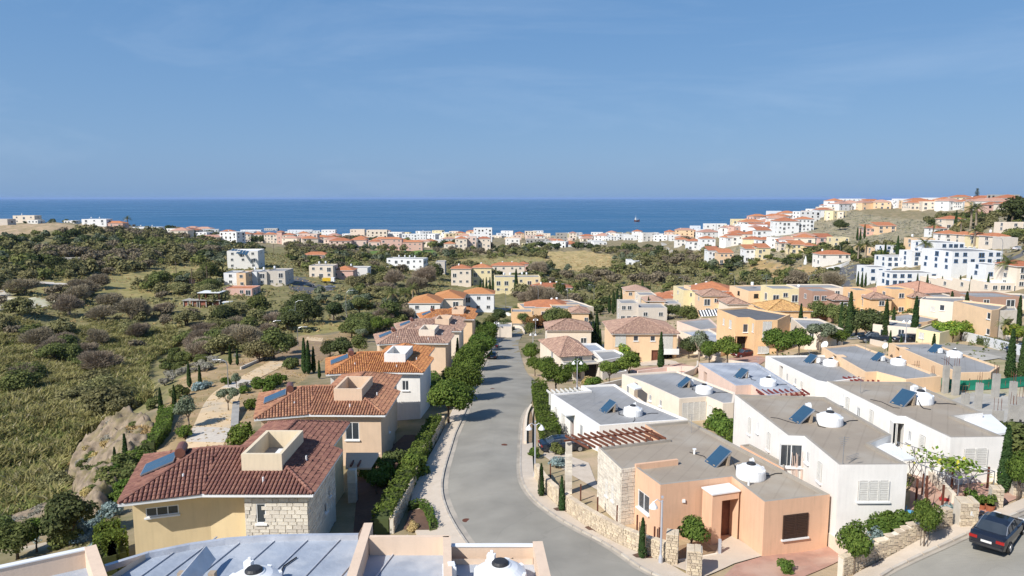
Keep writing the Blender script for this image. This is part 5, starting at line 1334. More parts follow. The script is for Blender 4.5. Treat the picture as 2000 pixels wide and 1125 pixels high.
 ('cream apartment block with pink roof, fourth by the sea',516,541,458,477,'cream_wall','hip',dict(Y=690,fl=3,nw=4)),
 ('rose stair tower between the cream apartment blocks',541,551,453,476,'rose_wall','hip',dict(Y=690,fl=3,nw=1)),
 ('cream apartment block with pink roof, fifth by the sea',552,574,459,476,'cream_wall','hip',dict(Y=690,fl=3,nw=3)),
 ('pinkish apartment block with brown side wing',585,620,457,474,'pink_wall','flat',dict(Y=720,fl=3,nw=4)),
 ('cream low apartments with pink roof by the sea',632,658,464,477,'cream_wall','hip',dict(Y=690)),
 ('pink apartments with hipped roofs, left one',683,716,469,486,'pink_wall','hip',dict(Y=640,nw=4)),
 ('pink apartments with hipped roofs, middle one',719,743,472,486,'pink_wall','hip',dict(Y=640)),
 ('tall rose apartments with tower',744,785,467,486,'rose_wall','hip',dict(Y=640,fl=3,nw=4)),
 ('rose apartments right of the tall tower',786,825,473,486,'rose_wall','hip',dict(Y=640,nw=4)),
 ('long white hotel with dark balconies by the sea',785,832,457,469,'bright_white_wall','flat',dict(Y=850,fl=3,nw=8)),
 ('white block left of the glass fronted building',470,510,449,459,'bright_white_wall','flat',dict(Y=900,nw=6)),
 ('grey glass fronted building by the sea',516,542,446,455,'grey_beige_wall','flat',dict(Y=920,nw=6,wk='d')),
 ('white hotel at the shore in front of the open sea',562,610,449,460,'bright_white_wall','flat',dict(Y=920,nw=7)),
 ('white hotel with dark glass bay at the shore',628,655,449,462,'bright_white_wall','flat',dict(Y=900,fl=3,nw=4)),
 ('sandy coloured hotel at the shore behind trees',684,712,448,462,'cream_wall','flat',dict(Y=900,fl=3,nw=4,wk='d')),
 ('sandy block at the shore left of the pink apartments',716,756,449,464,'cream_wall','flat',dict(Y=880,fl=3,nw=5,wk='d')),
 ('white five storey block standing tall at the shore',925,961,445,474,'bright_white_wall','flat',dict(Y=850,fl=4,nw=5,wk='d')),
 ('cream four storey block with pink roof before the tall white block',889,912,466,487,'cream_wall','hip',dict(Y=640,fl=3)),
 ('rose stair tower beside the tall white block',912,930,462,484,'pink_wall','flat',dict(Y=645,fl=4,nw=2)),
 ('cream block with pink roof under the tall white block',932,958,466,482,'cream_wall','hip',dict(Y=650,fl=3)),
 ('cream house with orange roof left of the cream blocks',867,889,476,490,'cream_wall','hip',dict(Y=620,nw=2)),
 ('white houses behind the cream blocks',880,925,457,468,'white_wall','flat',dict(Y=800,nw=5)),
 ('long unfinished beige building right of the tall white block',1027,1072,467,480,'concrete','flat',dict(Y=640,nw=6,wk='d')),
 ('pale yellow houses at the field edge',1077,1102,470,481,'pale_yellow_wall','hip',dict(Y=640)),
 ('concrete shell of a building near the shore',1086,1108,455,463,'concrete','flat',dict(Y=860,wk='d',fl=3)),
 ('white long terrace at the shore, left part',1182,1210,462,470,'bright_white_wall','flat',dict(Y=850,nw=5)),
 ('white long terrace at the shore, right part',1220,1266,459,471,'bright_white_wall','flat',dict(Y=830,nw=8)),
 ('white house with pale roof right of the palm grove',987,1015,466,479,'white_wall','flat',dict(Y=700,tank=1)),
 ('dark row of columns left unfinished near the shore',1132,1154,473,482,'concrete','flat',dict(Y=620,wk='d',nw=6)),
 ('white houses low in the trees, left of the tall block',1226,1236,508,515,'bright_white_wall','flat',dict(Y=480,nw=1,fl=1)),
 ('white ruin wall low in the valley trees',1240,1254,511,517,'bright_white_wall','flat',dict(Y=470,nw=1,fl=1)),
 ('two storey beige house on the left plateau',26,68,421,435,'cream_wall','flat',dict(Y=590,tank=1)),
 ('low white annexe beside the plateau house',54,74,430,437,'white_wall','flat',dict(Y=570,fl=1)),
 ('white house with roof tanks on the left plateau',160,208,428,439,'bright_white_wall','flat',dict(Y=560,tank=2)),
 ('white low house left of the date palm',125,145,432,437,'white_wall','flat',dict(Y=590,fl=1)),
 ('white flat house right of the date palm',258,312,444,452,'bright_white_wall','flat',dict(Y=610,tank=2,fl=1)),
 ('dark barn at the left edge of the plateau',-20,15,428,440,'grey_beige_wall','flat',dict(Y=520,fl=1,wk='d')),
 ('stone shed with dark openings in the left scrub',315,350,465,474,'grey_beige_wall','flat',dict(Y=520,fl=1,wk='d')),
 ('grey long ruin wall among the left scrub',103,156,507,514,'concrete','flat',dict(Y=385,fl=1,nw=3,wk='d',d=3)),
 ('white low hut with tank among the olive trees',246,262,480,490,'white_wall','flat',dict(Y=440,fl=1,nw=1,tank=1)),
 ('red house with flat orange roof left of the field palms',196,240,436,444,'rose_wall','hip',dict(Y=600,fl=1)),
 ('small cream house with red roof left by the sea',357,372,447,460,'cream_wall','hip',dict(Y=700)),
]
for a_ in MID: bldg(*a_[:7], **a_[7])
# the rest of the seaside town and of the hillside, house by house
TN = 0
def town(poly, n, cols, fl, wd, label, group, ymin=None, prob=.5, dd=None, tk=.25):
    global TN
    x0 = min(p[0] for p in poly); x1 = max(p[0] for p in poly); y0 = min(p[1] for p in poly); y1 = max(p[1] for p in poly); done = []
    k = 0
    while len(done) < n and k < n * 40:
        k += 1; x, y = R.uniform(x0, x1), R.uniform(y0, y1)
        if not inpoly([x], [y], poly)[0] or any(abs(x - a) < 9 and abs(y - b) < 2.6 for a, b in done): continue
        done.append((x, y))
    done.sort(key=lambda q_: -q_[1])
    for x, y in done:
        P = on_ground(x, y); c = R.choice(cols); hip = R.random() < prob; f = R.choice(fl); w = R.uniform(*wd)
        if P.y > 1150: continue
        pw = w / P.y * FPX; ph_ = f * 3.1 / P.y * FPX
        lb = {'bright_white_wall': 'white', 'white_wall': 'off white', 'cream_wall': 'cream', 'pale_yellow_wall': 'pale yellow', 'light_peach_wall': 'peach', 'rose_wall': 'rose', 'pink_wall': 'pink', 'orange_wall': 'orange', 'beige_wall': 'beige'}[c]
        sw = {1: 'low ', 2: '', 3: 'three storey '}[f]; zw = ['far left', 'left', 'middle', 'right', 'far right'][min(4, int((x - x0) / (x1 - x0 + .01) * 5))]
        bldg(name='house' if hip else 'flat_roofed_house', label='%s%s%s %s %s, %s part' % ('wide ' if w > (wd[0] + wd[1]) / 2 else '', sw, lb, 'tiled house' if hip else 'flat block', label, zw), x0=x - pw / 2, x1=x + pw / 2, yt=y - ph_, yb=y, wall=c, roof='hip' if hip else 'flat', d=R.uniform(8, 14), rot=R.uniform(-.4, .4), fl=f, nw=max(2, int(w / 4)), group=group, Y=P.y,  # the flat roof alone picks the second name; these too are town houses
             tank=1 if R.random() < tk else 0, tiles=R.choice(['far_tile', 'far_tile_pink']), wk=R.choice('wwd'))
WW = ['bright_white_wall'] * 4 + ['white_wall', 'cream_wall', 'light_peach_wall', 'pale_yellow_wall']
town([(330,464),(420,473),(700,472),(870,474),(1000,470),(1100,472),(1340,472),(1340,463),(1100,462),(900,461),(700,459),(450,455),(330,450)], 125, WW + ['pink_wall', 'cream_wall'], [1, 2, 2, 3], (9, 22), 'in the crowded seaside strip', 'houses of the seaside strip', prob=.35)
town([(560,478),(700,488),(880,488),(880,478),(700,476),(600,474)], 16, ['pink_wall', 'cream_wall', 'rose_wall'], [2, 2], (12, 20), 'behind the bright green field', 'houses behind the green field', prob=.8)
town([(1330,470),(1420,470),(1500,462),(1540,440),(1640,428),(1640,412),(1540,414),(1500,424),(1420,444),(1370,456),(1330,464)], 75, WW + ['cream_wall', 'light_peach_wall', 'rose_wall'], [2, 2, 3], (10, 20), 'stacked on the slope above the bay', 'houses on the coastal slope', prob=.55)
town([(1640,409),(1760,406),(1860,404),(1990,404),(2000,416),(1960,416),(1860,410),(1760,410),(1640,412)], 22, WW, [2, 2], (10, 18), 'along the ridge', 'houses along the ridge', prob=.6)
town([(1405,478),(1450,470),(1520,478),(1600,474),(1600,482),(1520,492),(1450,486)], 9, WW, [2], (9, 14), 'on the lower slope', 'houses on the lower slope', prob=.7)
town([(985,484),(1120,484),(1180,478),(1180,474),(985,474)], 9, WW, [1, 2], (9, 16), 'by the field edge', 'houses by the field edge', prob=.5)
town([(1215,600),(1340,596),(1400,602),(1350,608),(1215,606)], 3, ['light_peach_wall', 'cream_wall'], [1], (9, 13), 'behind the grey beige block', 'small houses of the village', prob=.7)
town([(1040,600),(1200,592),(1215,640),(1150,640),(1060,636)], 6, ['light_peach_wall', 'cream_wall'], [1], (9, 14), 'left of the cypress group', 'small houses beyond the bend', prob=.5, tk=.4)
town([(1240,606),(1640,594),(1640,604),(1480,612),(1350,620),(1340,606)], 9, ['light_peach_wall', 'cream_wall', 'pale_yellow_wall', 'beige_wall'], [1, 2], (9, 15), 'in the crowded village right of centre', 'crowded village houses', prob=.5, tk=.4)
town([(1640,596),(1860,590),(1990,600),(1990,612),(1900,606),(1660,606)], 6, ['light_peach_wall', 'cream_wall'], [1], (9, 15), 'below the beige unit row', 'houses below the beige units', prob=.5)
# ------------------------------------------------------------ vegetation
def cards(cent, nrm, size, rs, asp=1.6, curl=.25):
    """one four-cornered leaf spray per centre"""
    n = len(cent); nrm = nrm + rs.normal(0, .55, (n, 3)); nrm /= np.linalg.norm(nrm, axis=1)[:, None] + 1e-9
    r = rs.normal(0, 1, (n, 3)); a = np.cross(nrm, r); a /= np.linalg.norm(a, axis=1)[:, None] + 1e-9; b = np.cross(nrm, a)
    s = (size * rs.uniform(.6, 1.35, n))[:, None]
    V = np.stack([cent - a * s * asp * .5, cent - b * s * .5 - nrm * s * curl * .4, cent + a * s * asp * .5, cent + b * s * .5 + nrm * s * curl * .4], 1).reshape(-1, 3)
    return V
def crown_pts(rs, n, rx, rz, zc, lumps=14, lump=.42, shell=.55, flat=0.0):
    """leaf centres: lumps spread over an ellipsoid with gaps between"""
    L = rs.normal(0, 1, (lumps, 3)); L /= np.linalg.norm(L, axis=1)[:, None]; L[:, 2] = np.where(L[:, 2] < -.7, -L[:, 2] * .6, L[:, 2])
    L *= rs.uniform(shell, 1.0, lumps)[:, None] * (1 - lump * .6); lr = rs.uniform(.6, 1.25, lumps) * lump
    k = rs.choice(lumps, n, p=(lr ** 2) / (lr ** 2).sum()); d = rs.normal(0, 1, (n, 3)); d /= np.linalg.norm(d, axis=1)[:, None]
    rr = rs.uniform(.55, 1.05, n) ** .6 * rs.uniform(.9, 1.12, n)
    P = L[k] + d * (lr[k] * rr)[:, None]
    if flat: P[:, 2] = np.maximum(P[:, 2], -flat)
    nr_ = d * .7 + P * .5 + np.array([0, 0, .35])
    return P * np.array([rx, rx, rz]) + np.array([0, 0, zc]), nr_
def crown_mesh(seed, mat_, n, rx, rz, zc, size, lumps=14, lump=.42, extra=None, **k):
    rs = np.random.RandomState(seed); P, nn = crown_pts(rs, n, rx, rz, zc, lumps, lump, **k); V = cards(P, nn, size, rs)
    return np_mesh('crown', V, np.arange(len(V)).reshape(-1, 4), [mat_])
def trunk_mesh(h, r, spread, top, m='bark', seed=0, limbs=5, stems=1):
    rs = random.Random(seed); b = MB()
    for s_ in range(stems):
        lx, ly = (rs.uniform(-.3, .3), rs.uniform(-.3, .3)) if stems > 1 else (0, 0)
        b.tube([(lx, ly, -.4), (lx * 1.2, ly * 1.2, h * .5), (lx * 1.6 + rs.uniform(-.08, .08), ly * 1.6, h)], [r * 1.15, r * .85, r * .7], m, 7)
        for k in range(limbs):
            a = 2 * math.pi * k / limbs + rs.uniform(-.4, .4); q = rs.uniform(.5, 1)
            b.tube([(lx * 1.6, ly * 1.6, h * .92), (math.cos(a) * spread * .4 * q, math.sin(a) * spread * .4 * q, h + (top - h) * .4), (math.cos(a) * spread * .8 * q, math.sin(a) * spread * .8 * q, h + (top - h) * .85)], [r * .55, r * .35, r * .12], m, 5)
    return b.mesh('trunk', None, True)
def bare_mesh(seed, n, rx, rz, zc):
    rs = np.random.RandomState(seed); P, nn = crown_pts(rs, n, rx, rz, zc, 18, .4)
    d = P - np.array([0, 0, zc - rz * .8]); d /= np.linalg.norm(d, axis=1)[:, None]; d += rs.normal(0, .35, d.shape); L = rs.uniform(.25, .7, n)[:, None]
    s = np.cross(d, rs.normal(0, 1, (n, 3))); s /= np.linalg.norm(s, axis=1)[:, None]; w = .035
    V = np.stack([P - d * L * .5 - s * w, P - d * L * .5 + s * w, P + d * L * .5 + s * w * .4, P + d * L * .5 - s * w * .4], 1).reshape(-1, 3)
    return np_mesh('crown', V, np.arange(len(V)).reshape(-1, 4), ['leaf_bare'])
def cypress_mesh(seed, n, h, r):
    rs = np.random.RandomState(seed); t = rs.uniform(0, 1, n); z = .25 + t * (h - .25); rad_ = r * np.minimum(1, (t + .04) * 6) * (1 - t) ** .62 * rs.uniform(.72, 1.12, n)
    a = rs.uniform(0, 2 * math.pi, n); rad_ *= 1 + .12 * np.sin(a * 3 + z * 2.2)
    P = np.stack([np.cos(a) * rad_, np.sin(a) * rad_, z], 1); nn = np.stack([np.cos(a), np.sin(a), np.full(n, .3)], 1)
    V = cards(P, nn, .2, rs, 2.0); return np_mesh('crown', V, np.arange(len(V)).reshape(-1, 4), ['leaf_cypress'])
def palm_mesh(seed, h, L, nf=26):
    rs = random.Random(seed); b = MB()
    for k in range(nf):
        a = 2 * math.pi * k / nf * 2.4 + rs.uniform(-.2, .2); e0 = rs.uniform(-.1, 1.25); pts = []; p = Vector((0, 0, h)); d = Vector((math.cos(a) * math.cos(e0), math.sin(a) * math.cos(e0), math.sin(e0)))
        for j in range(7):
            pts.append(p.copy()); p = p + d * (L / 6); d = (d + Vector((0, 0, -.24))).normalized()
        s = Vector((-math.sin(a), math.cos(a), 0))
        for j in range(6):
            w = L * .2 * (1 - abs(j - 2.3) / 4.6)
            for sg in (-1, 1):
                for t in (0, .34, .67):
                    q = pts[j].lerp(pts[j + 1], t); q2 = pts[j].lerp(pts[j + 1], t + .24); tip = q + s * sg * w + (pts[j + 1] - pts[j]) * .35 + Vector((0, 0, -w * .35))
                    b.poly([q, q2, tip], 'leaf_mid' if e0 > .1 else 'leaf_dry')
    return b.mesh('crown')
SPEC = {}
def species(key, crowns, trunk): SPEC[key] = (crowns, trunk, [0])
species('street', [crown_mesh(s, 'leaf_street', 9000, 2.75, 2.0, 3.3, .19, 26, .46) for s in (1, 2, 3)], trunk_mesh(1.9, .16, 1.8, 4, 'bark', 1))
species('citrus', [crown_mesh(s, 'leaf_hedge', 4200, 1.9, 1.35, 2.7, .17, 16, .45) for s in (4, 5)], trunk_mesh(1.4, .12, 1.4, 3, 'bark', 2))
species('olive', [crown_mesh(s, 'leaf_olive', 2600, 1.8, 1.3, 2.7, .16, 13, .36) for s in (6, 7)], trunk_mesh(1.3, .12, 1.3, 3, 'pale_bark', 3))
species('dark', [crown_mesh(s, 'leaf_dark', 4200, 2.8, 2.1, 3.0, .24, 20, .42) for s in (8, 9)], trunk_mesh(1.6, .2, 2, 4, 'bark', 4))
species('scrub', [crown_mesh(s, 'leaf_scrub', 2600, 2.9, 1.9, 2.1, .27, 18, .40) for s in (10, 11, 12)], trunk_mesh(.9, .2, 2, 3, 'bark', 5, stems=2))
species('mid', [crown_mesh(s, 'leaf_mid', 3000, 2.8, 2.2, 2.8, .25, 18, .42) for s in (13, 14)], trunk_mesh(1.4, .2, 2, 4, 'bark', 6))
species('bare', [bare_mesh(s, 6500, 2.9, 2.3, 2.9) for s in (15, 16)], trunk_mesh(1.2, .22, 2.3, 4.2, 'pale_bark', 7, 7, 2))
species('yellow', [crown_mesh(s, 'leaf_bright', 2200, 2.0, 1.5, 2.1, .19, 14, .38) for s in (17, 18)], trunk_mesh(.9, .12, 1.5, 2.6, 'bark', 8, stems=2))
species('red', [crown_mesh(s, 'leaf_red', 3000, 2.4, 1.6, 1.9, .22, 16, .4) for s in (19, 20)], trunk_mesh(.8, .15, 1.6, 2.6, 'bark', 9, stems=2))
species('cypress', [cypress_mesh(s, 2600, 8.0, .72) for s in (21, 22)], trunk_mesh(1.0, .12, .2, 3, 'bark', 10, 2))
species('bush', [crown_mesh(s, 'leaf_mid', 1300, 1.1, .8, .65, .15, 11, .42, flat=.8) for s in (23, 24)], trunk_mesh(.3, .05, .6, .8, 'bark', 11, stems=2))
species('bush_green', [crown_mesh(s, 'leaf_hedge', 1300, 1.1, .85, .7, .15, 11, .42, flat=.8) for s in (25, 26)], trunk_mesh(.3, .05, .6, .8, 'bark', 12, stems=2))
species('bush_grey', [crown_mesh(s, 'leaf_blue', 900, .9, .6, .45, .12, 11, .42, flat=.7) for s in (27, 28)], trunk_mesh(.2, .05, .4, .5, 'bark', 13, stems=2))
species('bush_dry', [crown_mesh(s, 'leaf_grey', 900, .9, .6, .45, .12, 11, .42, flat=.7) for s in (29, 30)], trunk_mesh(.2, .05, .4, .5, 'bark', 14, stems=2))
species('dry', [crown_mesh(s, 'leaf_dry', 900, .9, .7, .5, .12, 11, .45, flat=.7) for s in (31, 32)], trunk_mesh(.2, .05, .4, .5, 'bark', 15, stems=2))
pb = MB().tube([(0, 0, -.3), (.1, 0, 2.5), (0, .1, 5.2)], [.3, .22, .24], 'pale_bark', 8)
species('palm', [palm_mesh(33, 5.2, 2.8), palm_mesh(34, 5.2, 2.8)], pb.mesh('trunk'))
def tree(sp, x, y, z, sc, label, cat='tree', group=None, name=None, sz=None, crot=None):
    crowns, tr, k = SPEC[sp]; k[0] += 1; sz = sz or sc
    nm = name or {'cypress': 'cypress_tree', 'palm': 'palm_tree', 'olive': 'olive_tree', 'citrus': 'citrus_tree', 'street': 'street_tree', 'bare': 'bare_tree'}.get(sp, 'bush' if sp.startswith('bush') or sp == 'dry' else 'tree')
    e = empty(nm, (x, y, z), R.uniform(0, 6.28)); e.scale = (sc, sc, sz); tag(e, label, cat, group)
    inst('trunk', tr, e); inst('crown', crowns[k[0] % len(crowns)], e)
    return e
def T(sp, px, py, sc, label, cat=None, group=None, sz=None, Y=None):
    p = on_ground(px, py) if Y is None else at_y(px, py, Y)
    z = g(p.x, p.y)
    return tree(sp, p.x, p.y, z, sc, label, cat or ('bush' if sp.startswith('bush') or sp == 'dry' else 'tree'), group, sz=sz)
ROW = 'street trees left of the road'
for i, (a, b, s) in enumerate([(876,829,1.0),(901,786,.98),(919,752,1.02),(933,724,1.05),(943,703,1.05),(949,685,1.05),(953,668,1.0)]):
    T('street', a, b, s, ['nearest round street tree left of the road', 'second street tree left of the road', 'third street tree left of the road', 'fourth street tree, beside the parked dark car', 'fifth street tree beside the parked cars', 'sixth street tree left of the road', 'farthest street tree left of the road'][i], group=ROW)
for a, b, s, l in [(1038,713,.95,'tall round tree at the inner bend right of the road'),(1045,735,.8,'small round tree below the bend tree'),(1070,745,.9,'olive green round tree over the low garden wall'),(1086,772,1.1,'wide dark green tree at the cul de sac'),(1127,747,.85,'round citrus tree behind the white lamp post'),(1190,750,.9,'left one of the two citrus trees by the cream bungalow'),(1228,744,1.05,'right one of the two citrus trees by the cream bungalow'),
    (1385,712,1.0,'citrus tree left of the tall citrus by the orange house'),(1420,712,1.1,'citrus tree beside the dark red parked car'),(1518,708,1.35,'wide citrus tree before the large orange house'),(1560,696,1.1,'round citrus tree right of the wide one'),(1635,682,.9,'citrus tree behind the satellite dish')]:
    T('citrus', a, b, s, l, group='clipped citrus trees')
T('olive', 1365, 706, 1.35, 'grey green olive tree behind the citrus trees'); T('olive', 1601, 688, 1.35, 'large grey olive tree before the cream flat house')
T('yellow', 1225, 711, 1.15, 'yellowing tree before the light peach house'); T('mid', 1345, 625, 1.0, 'tall green tree beside the striped awning', Y=185, sz=1.2)
CG = 'slender cypress trees'
CY = [(894,718,.66,'beside the fourth villa'),(1165,680,1.05,'tallest one left of the light peach house'),(1158,681,.8,'just left of the tallest one'),(1172,684,.6,'right of the tallest one near the light peach house'),(1290,722,.8,'in front of the light peach house'),(1266,616,.75,'before the grey beige block'),(1562,657,.85,'right of the large orange house'),
 (1642,648,.8,'left one beside the broad green tree'),(1658,658,1.1,'right one beside the broad green tree'),(1728,664,.92,'behind the parked pickup'),(1743,658,.7,'between two taller cypresses'),(1785,664,.98,'beside the parked black estate car'),(1856,624,.8,'before the pale cream house'),(1862,622,.7,'close beside the one before the pale cream house'),(1874,641,.5,'short one left of the tall orange house'),(1883,655,1.0,'against the tall orange house'),
 (1988,642,.8,'right of the stone stair tower'),(1820,722,.6,'rising behind the long grey roof'),(1758,696,.4,'small one between two flat roofs'),(1737,690,.45,'small one at the carport'),(1971,745,.78,'left one above the green netting'),(1994,745,.7,'right one above the green netting'),(1959,964,.56,'against the farther white bungalow'),
 (595,730,.8,'left one of the three in the garden'),(603,731,.75,'middle one of the three in the garden'),(613,729,.6,'right one of the three in the garden'),(624,740,.4,'short one beside the three in the garden'),(370,757,.55,'left one above the garden path'),(391,754,.45,'right one above the garden path'),(315,814,.5,'left one in the park soil'),(342,808,.5,'right one in the park soil'),(227,934,.42,'left one on the bluff edge'),(247,918,.5,'right one on the bluff edge'),(450,713,.5,'far left in the garden bend'),(464,714,.42,'far right in the garden bend'),
 (1008,578,1.5,'very tall one in the village'),(1205,612,1.05,'in the dense group behind the road bend'),(1198,614,1.0,'left in the dense group behind the road bend'),(1213,610,.95,'right in the dense group behind the road bend'),(1190,612,.8,'leftmost in the dense group behind the road bend'),(1254,592,1.15,'in front of the tiled cluster'),(1270,566,.5,'behind the tiled cluster'),(1307,595,.6,'inside the tiled cluster'),
 (1357,590,.7,'left of the peach two storey house'),(1391,582,.6,'behind the peach two storey house'),(1405,592,.8,'right of the peach two storey house'),(1420,590,.6,'between peach houses'),(1441,607,1.0,'before the flat peach house'),(1458,594,.9,'first of the five before the tiled peach house'),(1466,592,.9,'second of the five before the tiled peach house'),(1474,592,.8,'third of the five before the tiled peach house'),(1481,592,.9,'fourth of the five before the tiled peach house'),(1510,590,1.0,'before the slit windowed house'),
 (1558,570,.6,'at the valley edge'),(1663,508,1.2,'left of the hotel road'),(1675,560,1.0,'at the hotel corner'),(1683,562,1.0,'second at the hotel corner'),(1690,560,.9,'third at the hotel corner'),(1728,508,1.4,'left one above the hotel wing'),(1752,500,1.6,'right one above the hotel wing'),(1720,512,1.1,'beside the left one above the hotel wing'),(1866,448,1.7,'lone one on the upper slope'),(1846,541,1.1,'before the tallest hotel block'),(1674,470,1.4,'left on the bare slope'),(1680,470,1.3,'middle on the bare slope'),(1688,466,1.5,'right on the bare slope'),
 (1810,566,.9,'left among the hotel gardens'),(1839,567,.8,'below the beige row, first'),(1874,570,.9,'below the beige row, second'),(1895,572,.9,'below the beige row, third'),(1928,574,1.0,'below the beige row, fourth'),(1712,560,.8,'below the hotel annexe, left'),(1791,560,.8,'below the hotel annexe, right'),(963,570,.9,'first of the row before the yellow flats'),(957,572,.9,'second of the row before the yellow flats'),(950,570,.85,'third of the row before the yellow flats'),(944,571,.8,'fourth of the row before the yellow flats'),(938,572,.8,'fifth of the row before the yellow flats'),(1096,594,.7,'by the long orange roof')]
for a, b, s, l in CY:
    s *= .68 if b < 582 and a > 1050 else 1
    T('cypress', a, b, s * 1.0, 'cypress ' + l, group=CG, sz=s)
GT = 'trees and bushes of the park garden'
for sp, a, b, s, l in [('olive',369,834,1.0,'small olive tree beside the stone path crossing'),('olive',446,802,.85,'small olive tree beside the long bench'),('olive',462,757,.6,'smallest olive tree near the garden lamp'),('dark',664,704,.95,'large dark tree behind the third villa'),('dark',645,698,.7,'dark tree left of the large one behind the villas'),('citrus',738,655,1.2,'yellow green tree near the red sunshade'),('citrus',755,648,1.0,'round green tree right of the red sunshade'),
   ('mid',535,702,1.25,'wide round tree at the park edge'),('scrub',505,706,1.1,'low wide tree left of the round park tree'),('mid',560,690,.9,'green tree beside the park path bend'),('olive',706,668,.9,'grey tree behind the fourth villa'),('mid',700,690,.8,'green tree against the fourth villa'),('dark',143,1062,.8,'dark leaved tree with a pale trunk at lower left'),('scrub',113,968,.75,'dark bush tree on the slope left of the bluff'),('citrus',1350,1080,.56,'small citrus tree in front of the peach bungalow'),
   ('citrus',735,965,.55,'small young tree in the shaded villa garden')]: T(sp, a, b, s, l, group=GT if a < 720 else None)
for sp, a, b, s, l in [('bush',346,778,1.5,'wide dark bush above the garden path'),('bush_grey',388,762,1.4,'grey green bush left of the path'),('bush_grey',405,757,1.1,'grey bush nearest the garden lamp'),('bush_green',478,870,1.6,'green bush with reddish top behind the nearest villa'),('bush_green',362,855,1.0,'bush under the small olive tree'),('bush',300,798,1.2,'round bush at the park edge'),('bush_green',440,752,.9,'bush at the lamp post foot'),('bush_green',519,765,1.3,'front bush in the long garden bed'),
   ('bush_green',505,758,1.2,'left bush in the long garden bed'),('bush_green',530,757,1.3,'middle bush in the long garden bed'),('bush_green',545,750,1.2,'right bush in the long garden bed'),('bush',560,722,1.2,'left bush in the upper garden bed'),('bush',573,716,1.2,'right bush in the upper garden bed'),('bush_green',490,800,1.0,'bush left of the second villa'),('bush_green',478,768,.8,'small bush at the path edge'),('bush_dry',477,757,1.0,'grey dry bush at the path edge'),('bush_dry',523,702,1.0,'grey dry bush by the upper path'),
   ('bush_grey',214,1010,1.3,'blue grey bush beside the yellow villa corner'),('mid',35,1092,.6,'large bright bush in the lower left corner'),('citrus',72,1078,.62,'bright bush right of the large corner bush'),('mid',8,1072,.55,'bright bush at the left picture edge'),('bush',130,1062,1.2,'dark bush under the pale trunked tree'),('bush_grey',150,1050,1.3,'grey bush under the pale trunked tree'),
   ('bush_green',808,932,1.4,'bright green bush at the villa garden corner'),('bush_green',722,930,1.3,'dark shaded bush by the villa pillar'),('bush_green',750,945,1.2,'shaded bush in the villa garden'),('bush',765,920,1.3,'bush against the second villa wall'),('dry',805,1036,.6,'small yellow plant at the end of the planter'),
   ('bush_green',1530,1118,.55,'small bright bush on the pink terrace'),('bush_green',1400,838,1.3,'green bush between the white and cream bungalows'),('bush_green',1415,852,1.2,'flowering bush beside the white bungalow wall'),('bush_green',1432,868,1.0,'low bush beside the peach roof edge'),('bush',1085,888,.8,'bush in front of the timber pergola'),('bush_grey',1090,912,1.0,'grey green bush under the timber pergola'),('bush_green',1160,760,1.2,'low yellow green shrub beside the stone villa'),('dry',1150,752,1.3,'rusty shrub before the stone villa'),
   ('bush_grey',1690,1040,.8,'first blue grey shrub in the corner garden'),('bush_grey',1706,1032,.9,'second blue grey shrub in the corner garden'),('bush_green',1722,1046,.8,'low green shrub in the corner garden'),('bush_grey',1717,1058,.8,'blue grey shrub by the rubble wall'),('bush_green',1735,1038,.9,'dark green shrub in the corner garden'),('bush_grey',1748,1034,.8,'silvery shrub in the corner garden'),('bush_green',1765,1042,.9,'green shrub near the end of the rubble wall'),('bush_green',1752,1050,.7,'small green shrub near the rubble wall'),
   ('bush_grey',1852,1008,.7,'grey shrub beside the gate pillar'),('bush',1980,890,1.8,'bush behind the farther white bungalow'),('bush',1988,905,1.3,'lower bush behind the farther white bungalow'),('bush_green',1922,990,.35,'potted plant beside the gate'),('bush_green',1045,893,.6,'small plant beside the pavement planter')]: T(sp, a, b, s, l, group='garden bushes')
for a, b, s, l in [(1838,665,1.3,'left yellow green shrub before the tall orange house'),(1855,668,1.4,'middle yellow green shrub before the tall orange house'),(1873,664,1.3,'right yellow green shrub before the tall orange house'),(1983,670,1.2,'yellow green tree at the right picture edge')]: T('yellow', a, b, s * .8, l, group='yellow green shrubs')
